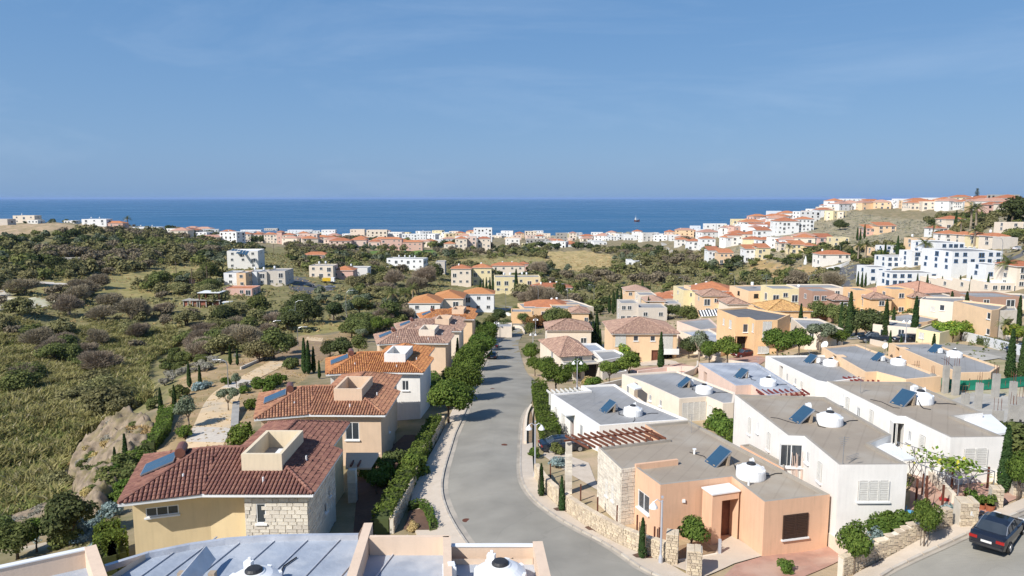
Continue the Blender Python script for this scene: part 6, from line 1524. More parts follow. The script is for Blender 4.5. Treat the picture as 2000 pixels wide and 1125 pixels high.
for sp, a, b, s, l in [('mid',1022,634,.8,'round tree at the outer side of the road bend'),('mid',1006,622,.8,'green tree behind the road bend'),('dark',975,630,.9,'dark tree behind the garage box'),('mid',958,640,.8,'green tree left of the garage box'),('mid',1034,655,.7,'small tree over the bend wall'),('dark',1690,662,1.15,'broad dark tree beside the pickup'),('mid',1672,655,1.1,'green tree left of the broad dark tree'),('mid',1650,645,1.1,'green tree behind the cream flat house'),('mid',1630,632,1.0,'green tree before the brown house'),('mid',1598,628,1.0,'green tree at the foot of the brown house'),('citrus',1710,615,1.0,'climbing tree before the middle orange house'),('mid',1752,614,.8,'round shrub left between the orange houses'),('mid',1770,616,.7,'round shrub right between the orange houses'),
   ('mid',1305,622,.9,'green shrub before the grey beige block, left'),('mid',1322,622,.8,'green shrub before the grey beige block, right'),('red',1045,642,1.2,'reddish tree at the road bend'),('red',1062,640,1.2,'second reddish tree at the road bend'),('mid',1082,640,1.3,'green tree right of the reddish trees'),('mid',1100,640,1.1,'green tree behind the pink tiled house'),('dark',985,655,.9,'dark tree above the carport'),('dark',925,650,.8,'pair of dark conifers beside the last villa'),('mid',1145,634,.9,'round tree right of the low peach house'),
   ('mid',1380,605,1.0,'green tree below the peach two storey house'),('mid',1400,607,1.0,'light green tree below the peach two storey house'),('dark',1577,590,.9,'dark tree between cream and brown houses'),('dark',1345,700,.8,'dark tree in the shade of the light peach house'),('mid',830,622,1.0,'shrub before the white house front'),('mid',850,626,1.0,'green shrub left of the last villa'),('mid',1095,580,1.3,'round tree right of the long orange roof'),('bare',1055,600,1.8,'large bare brown tree beyond the road end'),('bare',1075,602,1.5,'second bare tree beyond the road end'),('bare',1028,598,1.2,'smaller bare tree beyond the road end'),
   ('bare',830,560,2.0,'tall grey bare tree in the village middle'),('bare',815,575,1.6,'grey bare tree below the tall one'),('dark',848,548,1.8,'dark spreading conifer beside the grey block'),('bare',770,560,1.6,'bare tree below the white terrace'),('dark',1976,440,2.4,'big round green tree at the right edge below the ridge'),('dark',1640,450,1.5,'dark shrub on the bare hill'),('bare',1050,540,1.9,'grey bare tree at the dry field edge')]:
    T(sp, a, b, s, l, group='trees between the houses')
for a, b, s, l in [(768,610,1.3,'beside the red sunshade'),(806,596,1.2,'left of the white house front'),(792,600,1.0,'between the other two near the white house front'),(250,446,1.5,'with a reddish crown alone on the left plateau'),(1804,520,1.6,'tall one at the hotel wing'),(1965,566,1.4,'tall one at the right of the hotel'),(1675,510,1.4,'first by the hotel road'),(1690,512,1.5,'second by the hotel road'),(1895,450,1.9,'first on the upper right slope'),(1905,448,1.8,'second on the upper right slope'),(1902,485,1.3,'before the orange roof row'),(1960,670,.6,'short one at the stone stair tower'),(1875,463,1.3,'left of the orange roof row'),(1822,470,1.4,'above the peach flat house'),(1540,506,1.3,'by the white monument on the slope')]:
    T('palm', a, b, s, 'palm tree ' + l, group='palm trees')
# lane trees tied to stakes
for a, b, s, l in [(1667,1122,.72,'street tree tied to stakes at the front of the rubble wall'),(1804,1072,.62,'street tree tied to stakes before the gate pillar'),(1988,977,.62,'street tree tied to stakes at the right picture edge')]:
    e = T('citrus', a, b, s * .64, l, group='staked street trees', sz=.74); 
    for k in (-.45, .45): inst('stake', MB().tube([(0, 0, -.2), (0, 0, 1.9)], .05, 'bark', 6).mesh('stake'), e, (k, 0, 0))
for a, b, l in [(1254,1094,'clipped narrow cypress between stakes nearest the lamp post'),(1097,1001,'clipped narrow cypress between stakes at the middle of the stone wall'),(1057,972,'clipped narrow cypress between stakes farthest along the stone wall')]:
    e = T('cypress', a, b, .36, l, group='staked cypresses on the pavement', sz=.34)
    for k in (-.6, .6): inst('stake', MB().tube([(0, 0, -.2), (0, 0, 7.0)], .09, 'bark', 6).mesh('stake'), e, (k, 0, 0))
def hedge(path, w, h, m, label, dens=55, size=.14):
    path = [Vector((p[0], p[1])) for p in path]; rs = np.random.RandomState(len(path) + int(abs(path[0].x) * 10)); Ps = []; Ns = []; core = MB()
    for a, b in zip(path, path[1:]):
        L = (b - a).length; t = (b - a) / L; n = Vector((-t.y, t.x)); k = int(L * (w + 2 * h) * dens)
        u = rs.uniform(0, L, k); s = rs.uniform(0, w + 2 * h, k); wob = 1 + .07 * np.sin(u * 2.1) + rs.normal(0, .05, k)
        side = np.where(s < h, -1, np.where(s > h + w, 1, 0)); off = np.where(side == 0, s - h - w / 2, side * w / 2) * wob
        zz = np.where(side == 0, h, np.where(side < 0, s, s - h - w)) * wob
        X = a.x + t.x * u + n.x * off; Y = a.y + t.y * u + n.y * off; Z = G(X, Y) + zz
        Ps.append(np.stack([X, Y, Z], 1)); Ns.append(np.stack([n.x * side, n.y * side, np.where(side == 0, 1.0, .25)], 1))
        c = (a + b) / 2; z = g(c.x, c.y); core.box((c.x, c.y, min(g(a.x, a.y), g(b.x, b.y)) - .2), (L, w * .8, h * .92 + .1), 'leaf_dark', math.atan2(t.y, t.x))
    V = cards(np.concatenate(Ps), np.concatenate(Ns), size, rs); c = path[0]; z = g(c.x, c.y)
    e = empty('hedge', (c.x, c.y, z)); tag(e, label, 'hedge')
    inst('foliage', np_mesh('foliage', V - np.array([c.x, c.y, z]), np.arange(len(V)).reshape(-1, 4), [m]), e); core.build('hedge_core', e)
def PP(L): return [(p.x, p.y) for p in ppx(L)]
hedge(PP([(212,1125),(212,1080)]) + [(-26.0, 44.0)], 1.3, 2.3, 'leaf_hedge', 'tall clipped hedge beside the yellow villa', 70)
hedge(PP([(745,1045),(775,990),(800,945),(818,905),(835,870),(852,838)]), 1.3, 1.7, 'leaf_street', 'long dark clipped hedge behind the left garden wall', 60)
hedge(PP([(800,1000),(822,992),(836,1005),(848,1040)]), .5, .7, 'leaf_hedge', 'low clipped hedge curving round the pavement planter', 90, .11)
hedge(PP([(1052,772),(1058,800),(1066,840),(1078,876)]), 1.7, 2.0, 'leaf_hedge', 'thick green hedge along the grey roofed white bungalow', 60)
hedge(PP([(1915,672),(1950,680),(1982,690)]), 1.4, 1.3, 'leaf_mid', 'leafy hedge over the white wall at the far right', 40)
hedge(PP([(326,812),(318,850),(290,885)]), 1.6, 1.4, 'leaf_hedge', 'rounded hedge along the top of the rocky bluff', 60)
hedge(PP([(840,745),(850,760),(856,790)]), 1.6, 1.6, 'leaf_street', 'dark hedge beside the third villa', 50)
# ------------------------------------------------------------ reeds
def reeds(name, poly, n, hh, m, label, seed, bl=8, sg=1):
    rs = np.random.RandomState(seed); P = [(p.x, p.y) for p in ppx(poly)]; x0, x1 = min(p[0] for p in P), max(p[0] for p in P); y0, y1 = min(p[1] for p in P), max(p[1] for p in P)
    A = rs.uniform(0, 1, (n * 3, 2)) * [x1 - x0, y1 - y0] + [x0, y0]; A = A[inpoly(A[:, 0], A[:, 1], P)][:n]
    f = np.sin(A[:, 0] * .31 + 1.3 * np.sin(A[:, 1] * .17)) * np.sin(A[:, 1] * .23 + np.sin(A[:, 0] * .2)); f = f + .6 * np.sin(A[:, 0] * .9 + A[:, 1] * .4) * np.sin(A[:, 1] * .8); keep = rs.uniform(-1.2, 1, len(A)) < sg * f + .35; A = A[keep]; f = f[keep]
    Z = G(A[:, 0], A[:, 1]) + (.8 if name == 'dry_grass' else 0); k = len(A); B = np.repeat(A, bl, 0); Zb = np.repeat(Z, bl); n_ = len(B)
    h = rs.uniform(.55, 1.0, n_) * hh * np.repeat(1 + .28 * f, bl); a = rs.uniform(0, 6.28, n_); le = rs.uniform(.1, 1.0, n_) * h; w = rs.uniform(.05, .13, n_)
    bx = B[:, 0] + rs.normal(0, .25, n_); by = B[:, 1] + rs.normal(0, .25, n_); s = np.stack([-np.sin(a), np.cos(a)], 1) * w[:, None]; d = np.stack([np.cos(a), np.sin(a)], 1)
    z0 = Zb + h * rs.uniform(0, .45, n_)
    p0 = np.stack([bx, by, z0], 1); p2 = np.stack([bx + d[:, 0] * le, by + d[:, 1] * le, Zb + h], 1); p1 = (p0 + p2) / 2 - np.stack([d[:, 0] * le * .25, d[:, 1] * le * .25, -h * .12], 1)
    S3 = np.concatenate([s, np.zeros((n_, 1))], 1)
    V = np.stack([p0 - S3 * .6, p0 + S3 * .6, p1 + S3, p1 - S3, p2], 1)
    i = np.arange(n_) * 5; F = np.concatenate([np.stack([i, i + 1, i + 2, i + 3], 1), np.stack([i + 3, i + 2, i + 4, i + 4], 1)])
    # the tip as a thin quad
    V = V.reshape(-1, 3); tip = p2 + S3 * .2; V = np.concatenate([V, tip]); F[n_:, 3] = i + 4; F[n_:, 2] = n_ * 5 + np.arange(n_)
    o = link(bpy.data.objects.new(name, np_mesh(name, V, F, [m]))); tag(o, label, kind='stuff'); return o
RP = [(-500,640),(0,622),(110,648),(250,632),(345,650),(352,672),(290,712),(285,745),(300,780),(235,815),(150,868),(118,925),(120,985),(40,1010),(-60,1040),(-500,1040)]
reeds('reeds', RP, 26000, 1.9, 'leaf_reed', 'dense field of tall yellow green reeds in the valley', 1)
reeds('reed_undergrowth', RP, 15000, 1.7, 'leaf_reed_green', 'darker green growth between the reeds', 2, sg=-1)
reeds('dry_grass', [(255,830),(300,860),(270,890),(230,900),(200,870)], 900, .7, 'leaf_dry', 'dry golden grass on top of the rocky bluff', 3)
# ------------------------------------------------------------ scrub of the valley and hillsides
OB = []
for o in list(COL.objects):
    if o.type == 'MESH' and o.name.split('.')[0] in ('wall',) and o.parent:
        bb = [Vector(c) for c in o.bound_box]; q = o.parent; off = Vector((0, 0, 0))
        while q is not None: off = off + q.location; q = q.parent
        xs_ = [c.x for c in bb]; ys_ = [c.y for c in bb]
        OB.append((off.x + (min(xs_) + max(xs_)) / 2, off.y + (min(ys_) + max(ys_)) / 2, max(max(xs_) - min(xs_), max(ys_) - min(ys_)) / 2 * .8))
OB = np.array(OB)
def bare_of(P): return [(p.x, p.y) for p in ppx(P)]
KEEP = [bare_of(p) for p in ([(110,550),(330,524),(345,540),(300,552),(200,562),(120,568)],[(190,572),(270,566),(290,580),(210,588)],[(345,900),(362,862),(398,788),(430,758),(510,715),(590,675),(600,655),(640,655),(625,685),(540,726),(474,762),(440,862),(425,900)],[(1065,492),(1140,490),(1205,500),(1195,520),(1170,540),(1120,530),(1060,522)],[(885,507),(1060,502),(1060,524),(960,524),(885,518)],[(715,490),(850,489),(855,499),(800,502),(725,499)],[(-100,448),(0,438),(200,442),(240,452),(0,460),(-100,468)],[(-100,585),(60,582),(112,586),(95,600),(0,606),(-100,620)],
  [(-20,578),(50,546),(66,546),(15,588)],[(560,545),(600,538),(640,560),(640,575),(580,570)],[(345,520),(440,520),(440,530),(345,545)],[(60,560),(100,548),(110,575),(60,580)],[(600,640),(700,627),(710,640),(640,652)],[(200,556),(260,556),(260,575),(200,575)],[(1280,577),(1380,572),(1380,588),(1290,590)],[(1290,470),(1320,470),(1330,500),(1300,500)],[(1640,515),(1690,512),(1660,570),(1630,560)],[(1455,478),(1560,448),(1640,432),(1640,455),(1540,480)],[(1480,515),(1600,520),(1620,540),(1480,535)],
  [(-500,640),(0,622),(110,648),(250,632),(345,650),(352,672),(290,712),(285,745),(300,780),(235,815),(150,868),(118,925),(120,985),(40,1010),(-60,1040),(-500,1040)],[(1690,520),(1780,490),(1825,475),(1990,482),(1990,556),(1830,560),(1700,556)],[(1690,432),(1800,424),(1820,470),(1740,480),(1600,480),(1600,462)])]
def scatter(poly, n, sp_w, smin, smax, seed, near_first=True, gap=.6):
    rs = np.random.RandomState(seed); P = bare_of(poly); x0, x1 = min(p[0] for p in P), max(p[0] for p in P); y0, y1 = min(p[1] for p in P), max(p[1] for p in P)
    A = rs.uniform(0, 1, (n * 8, 2)) * [x1 - x0, y1 - y0] + [x0, y0]; ok = inpoly(A[:, 0], A[:, 1], P)
    for K in (KEEP if seed not in (17, 22) else []): ok &= ~inpoly(A[:, 0], A[:, 1], K)
    A = A[ok]; d = np.sqrt(((A[:, None, :] - OB[None, :, :2]) ** 2).sum(-1)); A = A[(d > OB[None, :, 2] + 2.0).all(1)][:n]
    f = np.sin(A[:, 0] * .045 + 2 * np.sin(A[:, 1] * .021)) + .7 * np.sin(A[:, 1] * .06 + A[:, 0] * .02) + rs.normal(0, .5, len(A))
    o = []; names = [s for s, w in sp_w]; cw = np.cumsum([w for s, w in sp_w]); cw = cw / cw[-1]; fr = np.argsort(np.argsort(f)) / max(1, len(f))
    for (x, y), q in zip(A, fr): o.append((x, y, names[int(np.searchsorted(cw, q))], rs.uniform(smin, smax)))
    return o
VAL = [('bare', .2), ('scrub', .38), ('mid', .18), ('dark', .1), ('olive', .14)]
pts = []
pts += scatter([(-80,500),(0,470),(350,465),(560,492),(440,500),(430,600),(520,600),(640,560),(760,560),(800,590),(760,640),(660,650),(560,650),(430,645),(340,640),(250,625),(110,640),(0,615),(-80,640)], 620, VAL, .8, 1.75, 5)
pts += scatter([(560,480),(1060,490),(1290,488),(1460,515),(1640,548),(1640,570),(1500,565),(1350,560),(1210,560),(1120,545),(900,560),(860,500),(760,560),(640,540),(560,520)], 560, VAL, .8, 1.7, 6)
pts += scatter([(330,462),(560,476),(900,490),(1340,480),(1340,474),(900,478),(600,466),(400,458),(330,455)], 230, [('dark', .5), ('mid', .3), ('bare', .2)], 1.1, 2.3, 7)
pts += scatter([(-100,450),(330,448),(360,470),(0,475),(-100,480)], 150, VAL, .5, 1.1, 8)
pts += scatter([(0,640),(250,640),(345,660),(300,720),(290,790),(230,820),(120,800),(0,760)], 34, [('scrub', .35), ('bare', .35), ('mid', .3)], .8, 1.5, 22, True)
pts += scatter([(1450,520),(1640,440),(1990,412),(2100,440),(2100,560),(1990,560),(1640,560)], 330, [('scrub', .35), ('dark', .3), ('mid', .35)], .45, 1.1, 9)
pts += scatter([(1320,486),(1440,450),(1640,425),(1640,405),(1500,420),(1330,465)], 130, [('dark', .6), ('mid', .4)], .5, 1.0, 10)
pts += scatter([(660,655),(760,600),(830,600),(800,640),(735,660),(690,665)], 60, [('mid', .4), ('scrub', .3), ('bare', .3)], .7, 1.2, 11)
pts += scatter([(440,640),(570,640),(560,655),(520,680),(470,700),(380,700),(350,670)], 55, [('scrub', .4), ('bare', .35), ('mid', .25)], .8, 1.3, 12)
pts += scatter([(340,690),(470,700),(330,760),(310,740)], 40, [('bush_dry', .5), ('bush', .5)], .9, 1.8, 13)
pts += scatter([(1030,600),(1160,560),(1400,560),(1640,570),(1600,600),(1330,610),(1200,625),(1100,640)], 70, [('mid', .6), ('dark', .4)], .6, 1.0, 14)
pts += scatter([(1000,560),(1200,545),(1200,600),(1060,600),(1000,590)], 60, VAL, .8, 1.4, 15)
pts += scatter([(1400,640),(1990,600),(1990,640),(1500,680)], 40, [('mid', .5), ('bush', .5)], .4, .8, 16)
pts += scatter([(150,870),(250,820),(300,870),(230,990),(160,985),(120,940)], 80, [('bush_dry', .4), ('dry', .4), ('bush', .2)], .5, 1.2, 17)
pts += scatter([(0,985),(160,985),(230,1000),(190,1090),(0,1050)], 40, [('bush_dry', .6), ('bush_grey', .4)], .5, 1.0, 18)
pts += scatter([(210,960),(260,900),(300,890),(240,990)], 16, [('bush', .6), ('bush_green', .4)], .9, 1.7, 21)
def wlabel(sp, x, y, s):
    t = ('large ' if s > 1.45 else 'small ' if s < .95 else '') + NM[sp] + ' ' + where(x, y); w = t.split()
    return ' '.join(w[:16])
def apparent(p): return p[3] / max(30, math.hypot(p[0], p[1]))
vis = [p for p in pts if abs(p[0] / max(p[1], 1)) < .80]; rest = [p for p in pts if abs(p[0] / max(p[1], 1)) >= .80]
vis.sort(key=apparent, reverse=True)
NM = {'bare': 'leafless grey brown tree', 'scrub': 'dull green thorny scrub tree', 'mid': 'fresh green bushy tree', 'dark': 'dark green carob tree', 'olive': 'silvery olive tree', 'bush_dry': 'grey dry cushion bush', 'bush': 'green cushion bush', 'dry': 'straw coloured tuft', 'bush_grey': 'blue grey cushion bush', 'bush_green': 'bright green bush'}
LMK = [(LM_['label'], LM_.location.x, LM_.location.y) for LM_ in COL.objects if LM_.get('category') in ('house', 'building') and not LM_.get('group') and len(LM_['label'].split()) < 12]
def where(x, y):
    if y > 150:
        d, l = min((math.hypot(x - a, y - b) / y, t) for t, a, b in LMK); q_ = math.hypot(x, y) > 0
        if d < .09:
            c = [(t, a, b) for t, a, b in LMK if t == l][0]; return ('left of the ' if x / y < c[1] / c[2] else 'right of the ') + l
    return where2(x, y)
def where2(x, y):
    u = x / y
    if y < 95: return 'on the rocky slope left of the villas'
    if u > .33 and y < 230: return 'among the houses on the right'
    if u > .3: return 'on the right hand hillside'
    if y < 260 and u < -.12: return ('by the reeds ' if y < 150 else 'halfway up the near valley ' if y < 205 else 'in the near valley below the ruin ') + ('at far left' if u < -.55 else 'left of the park' if u < -.33 else 'beside the park')
    if y < 260: return 'beyond the road end'
    if y < 420: return 'in the left valley scrub' if u < -.2 else 'in the middle valley scrub'
    return 'on the far left slope' if u < -.25 else 'near the seaside town'
ind, mass = vis[:330], vis[330:] + rest
BLF = PP([(150,960),(160,905),(195,868),(222,840),(262,828),(295,842),(288,872),(262,895),(232,950),(205,990),(175,995)])
for x, y, sp, s in ind: tree(sp, x, y, g(x, y) + (.75 if inpoly([x], [y], BLF)[0] else 0), s, wlabel(sp, x, y, s), 'bush' if sp.startswith('bush') or sp == 'dry' else 'tree', 'wild ' + NM[sp] + ('es ' if NM[sp].endswith('bush') else 's ') + where2(x, y), sz=s * R.uniform(.65, 1.0))
# the remaining far scrub, one mass per kind
low = {}
for sp, n_, sz in (('scrub', 330, .62), ('mid', 330, .6), ('dark', 330, .6), ('olive', 300, .5), ('bare', 420, .5), ('bush', 90, .4), ('bush_dry', 90, .4), ('dry', 80, .4), ('bush_grey', 80, .4), ('bush_green', 80, .4)):
    rs = np.random.RandomState(hash(sp) % 1000 if False else len(sp)); dm = {'olive': (1.8, 1.3, 1.9)}.get(sp, (2.8, 2.0, 1.9) if not sp.startswith('bush') and sp != 'dry' else (1.0, .7, .5))
    P_, N_ = crown_pts(rs, n_, dm[0], dm[1], dm[2], 12, .45); low[sp] = (P_, N_, sz)
LM = {'scrub': 'leaf_scrub', 'mid': 'leaf_mid', 'dark': 'leaf_dark', 'olive': 'leaf_olive', 'bare': 'leaf_bare_far', 'bush': 'leaf_mid', 'bush_dry': 'leaf_grey', 'dry': 'leaf_dry', 'bush_grey': 'leaf_blue', 'bush_green': 'leaf_hedge'}
ZM = G([p[0] for p in mass], [p[1] for p in mass]); by = {}
for p, z in zip(mass, ZM): by.setdefault(p[2], []).append((p[0], p[1], z, p[3]))
for sp, L in by.items():
    rs = np.random.RandomState(5); VV = []
    P_, N_, sz = low[sp]
    for x, y, z, s in L:
        a = R.uniform(0, 6.28); c_, s_2 = math.cos(a), math.sin(a); M3 = np.array([[c_, s_2, 0], [-s_2, c_, 0], [0, 0, 1]])
        VV.append(cards((P_ @ M3) * s + [x, y, z], N_ @ M3, sz * s, rs))
    V = np.concatenate(VV); o = link(bpy.data.objects.new('far_scrub', np_mesh('far_scrub', V, np.arange(len(V)).reshape(-1, 4), [LM[sp]]))); tag(o, 'far mass of ' + NM[sp] + 's over the valley and hills', kind='stuff')
# low undergrowth and grass tufts over the open ground
def tufts(name, poly, n, size, m, label, seed, h=.3):
    rs = np.random.RandomState(seed); P = bare_of(poly); x0, x1 = min(p[0] for p in P), max(p[0] for p in P); y0, y1 = min(p[1] for p in P), max(p[1] for p in P)
    A = rs.uniform(0, 1, (n * 2, 2)) * [x1 - x0, y1 - y0] + [x0, y0]; A = A[inpoly(A[:, 0], A[:, 1], P)]
    f = np.sin(A[:, 0] * .3 + np.sin(A[:, 1] * .21) * 2) + np.sin(A[:, 1] * .37 + A[:, 0] * .11); A = A[f > rs.uniform(-1.2, 1.4, len(A))]
    d = np.ones(len(A), bool)
    if name == 'undergrowth':
        for K in KEEP: d &= ~inpoly(A[:, 0], A[:, 1], K)
    for ox, oy, r_ in OB: d &= (A[:, 0] - ox) ** 2 + (A[:, 1] - oy) ** 2 > (r_ + .5) ** 2
    A = A[d]; A = A[:n]
    k = 5; B = np.repeat(A, k, 0) + rs.normal(0, size * .8, (len(A) * k, 2)); Z = G(B[:, 0], B[:, 1]) + rs.uniform(0.02, h, len(B)); V = cards(np.stack([B[:, 0], B[:, 1], Z], 1), np.tile([0, -.2, .8], (len(B), 1)), size, rs, 1.8)
    o = link(bpy.data.objects.new(name, np_mesh(name, V, np.arange(len(V)).reshape(-1, 4), [m]))); tag(o, label, kind='stuff')
tufts('undergrowth', [(-100,500),(700,495),(1290,490),(1640,540),(1560,570),(1200,560),(900,560),(760,640),(560,655),(430,650),(250,630),(0,620),(-100,640)], 26000, .55, 'leaf_scrub', 'low scrub and weeds covering the valley floor', 1, .9)
tufts('hillside_grass', [(1400,500),(1560,440),(1660,412),(1990,420),(2100,470),(1990,540),(1640,560),(1500,520)], 9000, .5, 'leaf_grey', 'dry grey tufts on the bare hillside', 2, .4)
tufts('dry_undergrowth', [(-100,500),(700,495),(1290,490),(1640,540),(1560,570),(1200,560),(900,560),(760,640),(560,655),(430,650),(250,630),(0,620),(-100,640)], 12000, .4, 'leaf_dry', 'dry golden grass over the valley floor', 11, .5)
tufts('garden_weeds', [(640,655),(700,640),(720,690),(640,700),(620,720),(520,800),(470,870),(330,900),(290,840),(350,740),(470,695),(590,655)], 1600, .13, 'leaf_dry', 'dry weeds in the park soil', 3, .12)
tufts('slope_weeds', [(0,985),(160,985),(150,870),(250,820),(330,900),(235,1000),(190,1090),(0,1050)], 2600, .18, 'leaf_scrub', 'weeds on the rocky slope', 4, .2)
tufts('hill_bushes', [(1040,640),(1160,610),(1640,600),(2050,600),(2100,760),(1850,760),(1400,700),(1040,760)], 1500, .25, 'leaf_mid', 'garden ground cover between the houses', 5, .35)
# ------------------------------------------------------------ paving, paths and bare ground
drape('pink_terrace', PP([(1494,1087),(1618,1066),(1652,1090),(1560,1132),(1400,1140),(1436,1104)]), .06, 'pink_paving', label='pink paved drive before the peach bungalow')
drape('entrance_path', PP([(1408,1060),(1430,1048),(1493,1087),(1434,1103),(1372,1130),(1312,1106),(1342,1098),(1396,1084)]), .09, 'paving', label='pale stone entrance path')
drape('tree_bed', PP([(1316,1070),(1372,1060),(1398,1082),(1338,1096),(1318,1092)]), .1, 'soil', label='soil bed with the small citrus tree')
drape('pink_yard', PP([(1776,1000),(1779,930),(1830,920),(1975,962),(1990,974),(1897,1017),(1850,1003),(1800,988)]), .07, 'pink_paving', label='pink paved yard under the vine frame')
drape('flower_bed', PP([(1625,1062),(1640,1035),(1770,1010),(1850,1003),(1842,1022),(1795,1045),(1690,1085),(1650,1100)]), .06, 'soil', label='corner garden bed of blue grey shrubs')
drape('building_slab', PP([(1838,790),(1900,768),(2040,785),(2100,850),(1985,862),(1962,850)]), .12, 'concrete_slab', label='concrete slab of the unfinished house')
drape('lower_slab', PP([(1855,690),(1900,685),(1960,700),(1880,712)]), .12, 'concrete_slab', label='old concrete slab in the empty plot')
drape('pink_drive', PP([(1232,722),(1330,710),(1372,722),(1300,742),(1240,738)]), .08, 'pink_paving', label='pink drive before the light peach house')
drape('car_drive', PP([(1425,700),(1475,692),(1500,702),(1470,722),(1420,715)]), .08, 'pink_paving', label='pink drive with the dark red car')
drape('upper_street', PP([(1590,668),(1700,662),(1880,690),(2050,720),(2050,705),(1900,676),(1720,648),(1640,652)]), .06, 'asphalt', label='upper street between the low houses')
drape('yard_path', PP([(1068,875),(1150,905),(1170,960),(1110,925),(1060,890)]), .05, 'paving', label='side yard beside the stone clad wall')
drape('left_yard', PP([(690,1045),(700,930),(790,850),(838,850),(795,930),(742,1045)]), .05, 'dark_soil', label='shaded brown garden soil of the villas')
drape('planter_bed', PP([(788,1040),(800,1002),(826,998),(846,1040)]), .22, 'dark_soil', label='pavement planter soil')
drape('planter_strip', PP([(1026,868),(1028,815),(1036,800),(1040,820),(1039,868)]), .24, 'soil', label='planting strip in the right pavement')
# garden path in alternating fields
pathA = [(345,900),(362,862),(378,835),(398,788),(415,768),(430,758),(468,738),(510,715),(560,690),(590,675),(600,658)]
pathB = [(425,900),(440,862),(452,835),(462,790),(470,770),(474,757),(500,742),(540,722),(590,697),(625,680),(632,660)]
A_, B_ = resample(smooth_line(ppx(pathA)), 33), resample(smooth_line(ppx(pathB)), 33)
for k in range(0, 32, 2):
    m = 'pale_stone_paving' if (k // 2) % 5 == 1 else 'sand_path'
    o = drape('path', [(p.x, p.y) for p in A_[k:k + 3]] + [(p.x, p.y) for p in reversed(B_[k:k + 3])], .05, m, cell=1.5)
    o['label'] = 'park path field of ' + ('pale stone slabs' if m.startswith('pale') else 'sandy concrete')
for nm, P_, m, lb in (('parking_lot', [(560,543),(590,537),(606,552),(640,560),(655,566),(600,575),(565,566)], 'dark_asphalt', 'grey parking lot below the left terrace'), ('hotel_road', [(1640,522),(1690,514),(1694,522),(1668,545),(1662,568),(1645,568),(1640,545)], 'dark_asphalt', 'dark road bending up to the hotel'),
    ('coast_road', [(1290,474),(1300,474),(1316,492),(1330,498),(1310,500),(1296,488)], 'concrete_slab', 'pale road going down to the sea'), ('bend_road', [(996,655),(1022,652),(1024,628),(1010,600),(975,597),(965,605),(1000,615),(1002,635)], 'asphalt', 'road beyond the bend'),
    ('upper_road', [(1958,505),(2000,488),(2060,492),(2060,500),(2000,498),(1970,520)], 'dark_asphalt', 'road at the right of the hotel'), ('village_street', [(960,602),(1010,600),(1010,612),(965,612)], 'asphalt', 'pale street before the white balcony house'),
    ('garden_terrace', [(1240,702),(1290,700),(1320,706),(1330,712),(1250,715)], 'paving', 'terrace at the light peach house'), ('sand_patch', [(500,695),(560,665),(640,668),(655,690),(600,720)], 'soil', 'bare soil of the park'),
    ('track', [(-20,577),(50,549),(110,552),(150,556),(110,558),(62,552),(0,588)], 'white_earth', 'pale dirt track on the left')):
    drape(nm, PP(P_), .12 if P_[0][1] < 600 else .07, m, label=lb)
# manholes and drains on the asphalt
for px, py in ((911,1018),(985,870),(962,760)):
    p = on_ground(px, py); b = MB().lathe((p.x, p.y, p.z + .064), [(.3, 0), (.3, .012), (0, .012)], 'rust', 16); o = b.build('manhole_cover'); tag(o, 'round manhole cover in the %s asphalt' % ('near' if py > 1000 else 'middle' if py > 800 else 'farther'), 'manhole cover')
for px, py in ((1160,1037),(1072,968),(1097,1000),(1255,1092)):
    p = on_ground(px, py); b = MB().box((p.x, p.y, p.z + .184), (.9, .9, .012), 'dark_soil', .5); o = b.build('planting_square'); tag(o, 'soil square in the right pavement at %s' % {1160: 'its empty place', 1072: 'the farthest cypress', 1097: 'the middle cypress', 1255: 'the nearest cypress'}[px], 'planting square')
# rock of the bluff
def rock(name, px, amp, label, seed, cell=.25):
    P_ = PP(px); x0, x1 = min(p[0] for p in P_), max(p[0] for p in P_); y0, y1 = min(p[1] for p in P_), max(p[1] for p in P_); nx, ny = int((x1 - x0) / cell), int((y1 - y0) / cell)
    X, Y = np.meshgrid(np.linspace(x0, x1, nx), np.linspace(y0, y1, ny)); ins = inpoly(X, Y, P_); rs = np.random.RandomState(seed)
    f = ins.astype(float)
    for _ in range(5): f = (f + np.roll(f, 1, 0) + np.roll(f, -1, 0) + np.roll(f, 1, 1) + np.roll(f, -1, 1)) / 5 * ins
    N_ = 0
    for o_, a_ in ((.35, .8), (.8, .6), (1.7, .45), (3.6, .26), (7, .12)):
        ph = rs.uniform(0, 6, 4); N_ = N_ + a_ * (1 - 2 * np.abs(np.sin(X * o_ + ph[0] + 1.4 * np.sin(Y * o_ * .7 + ph[1])) * np.cos(Y * o_ * 1.1 + ph[2] + np.sin(X * o_ * .6 + ph[3]))))
    N_ += rs.normal(0, .07, X.shape)
    Z = G(X.ravel(), Y.ravel()).reshape(X.shape) + np.where(ins, f * amp * (.9 + .55 * N_), -1.0) - .1
    i = np.arange(nx * ny).reshape(ny, nx); F = np.stack([i[:-1, :-1], i[:-1, 1:], i[1:, 1:], i[1:, :-1]], -1).reshape(-1, 4); k = ins[:-1, :-1] | ins[1:, 1:] | ins[:-1, 1:] | ins[1:, :-1]; F = F[k.ravel()]
    o = link(bpy.data.objects.new(name, np_mesh(name, np.stack([X.ravel(), Y.ravel(), Z.ravel()], 1), F, ['rock']))); tag(o, label, kind='structure')
rock('rocky_bluff', [(128,950),(150,900),(190,862),(215,835),(262,822),(308,842),(300,872),(270,900),(240,950),(215,1000),(180,1010),(150,985)], 1.35, 'weathered brown rock bluff above the reeds', 2)
rock('rocky_slope', [(-60,1000),(40,985),(120,985),(165,1000),(160,1030),(90,1060),(20,1075),(-60,1080)], .5, 'grey rocky slope in the lower left corner', 4)
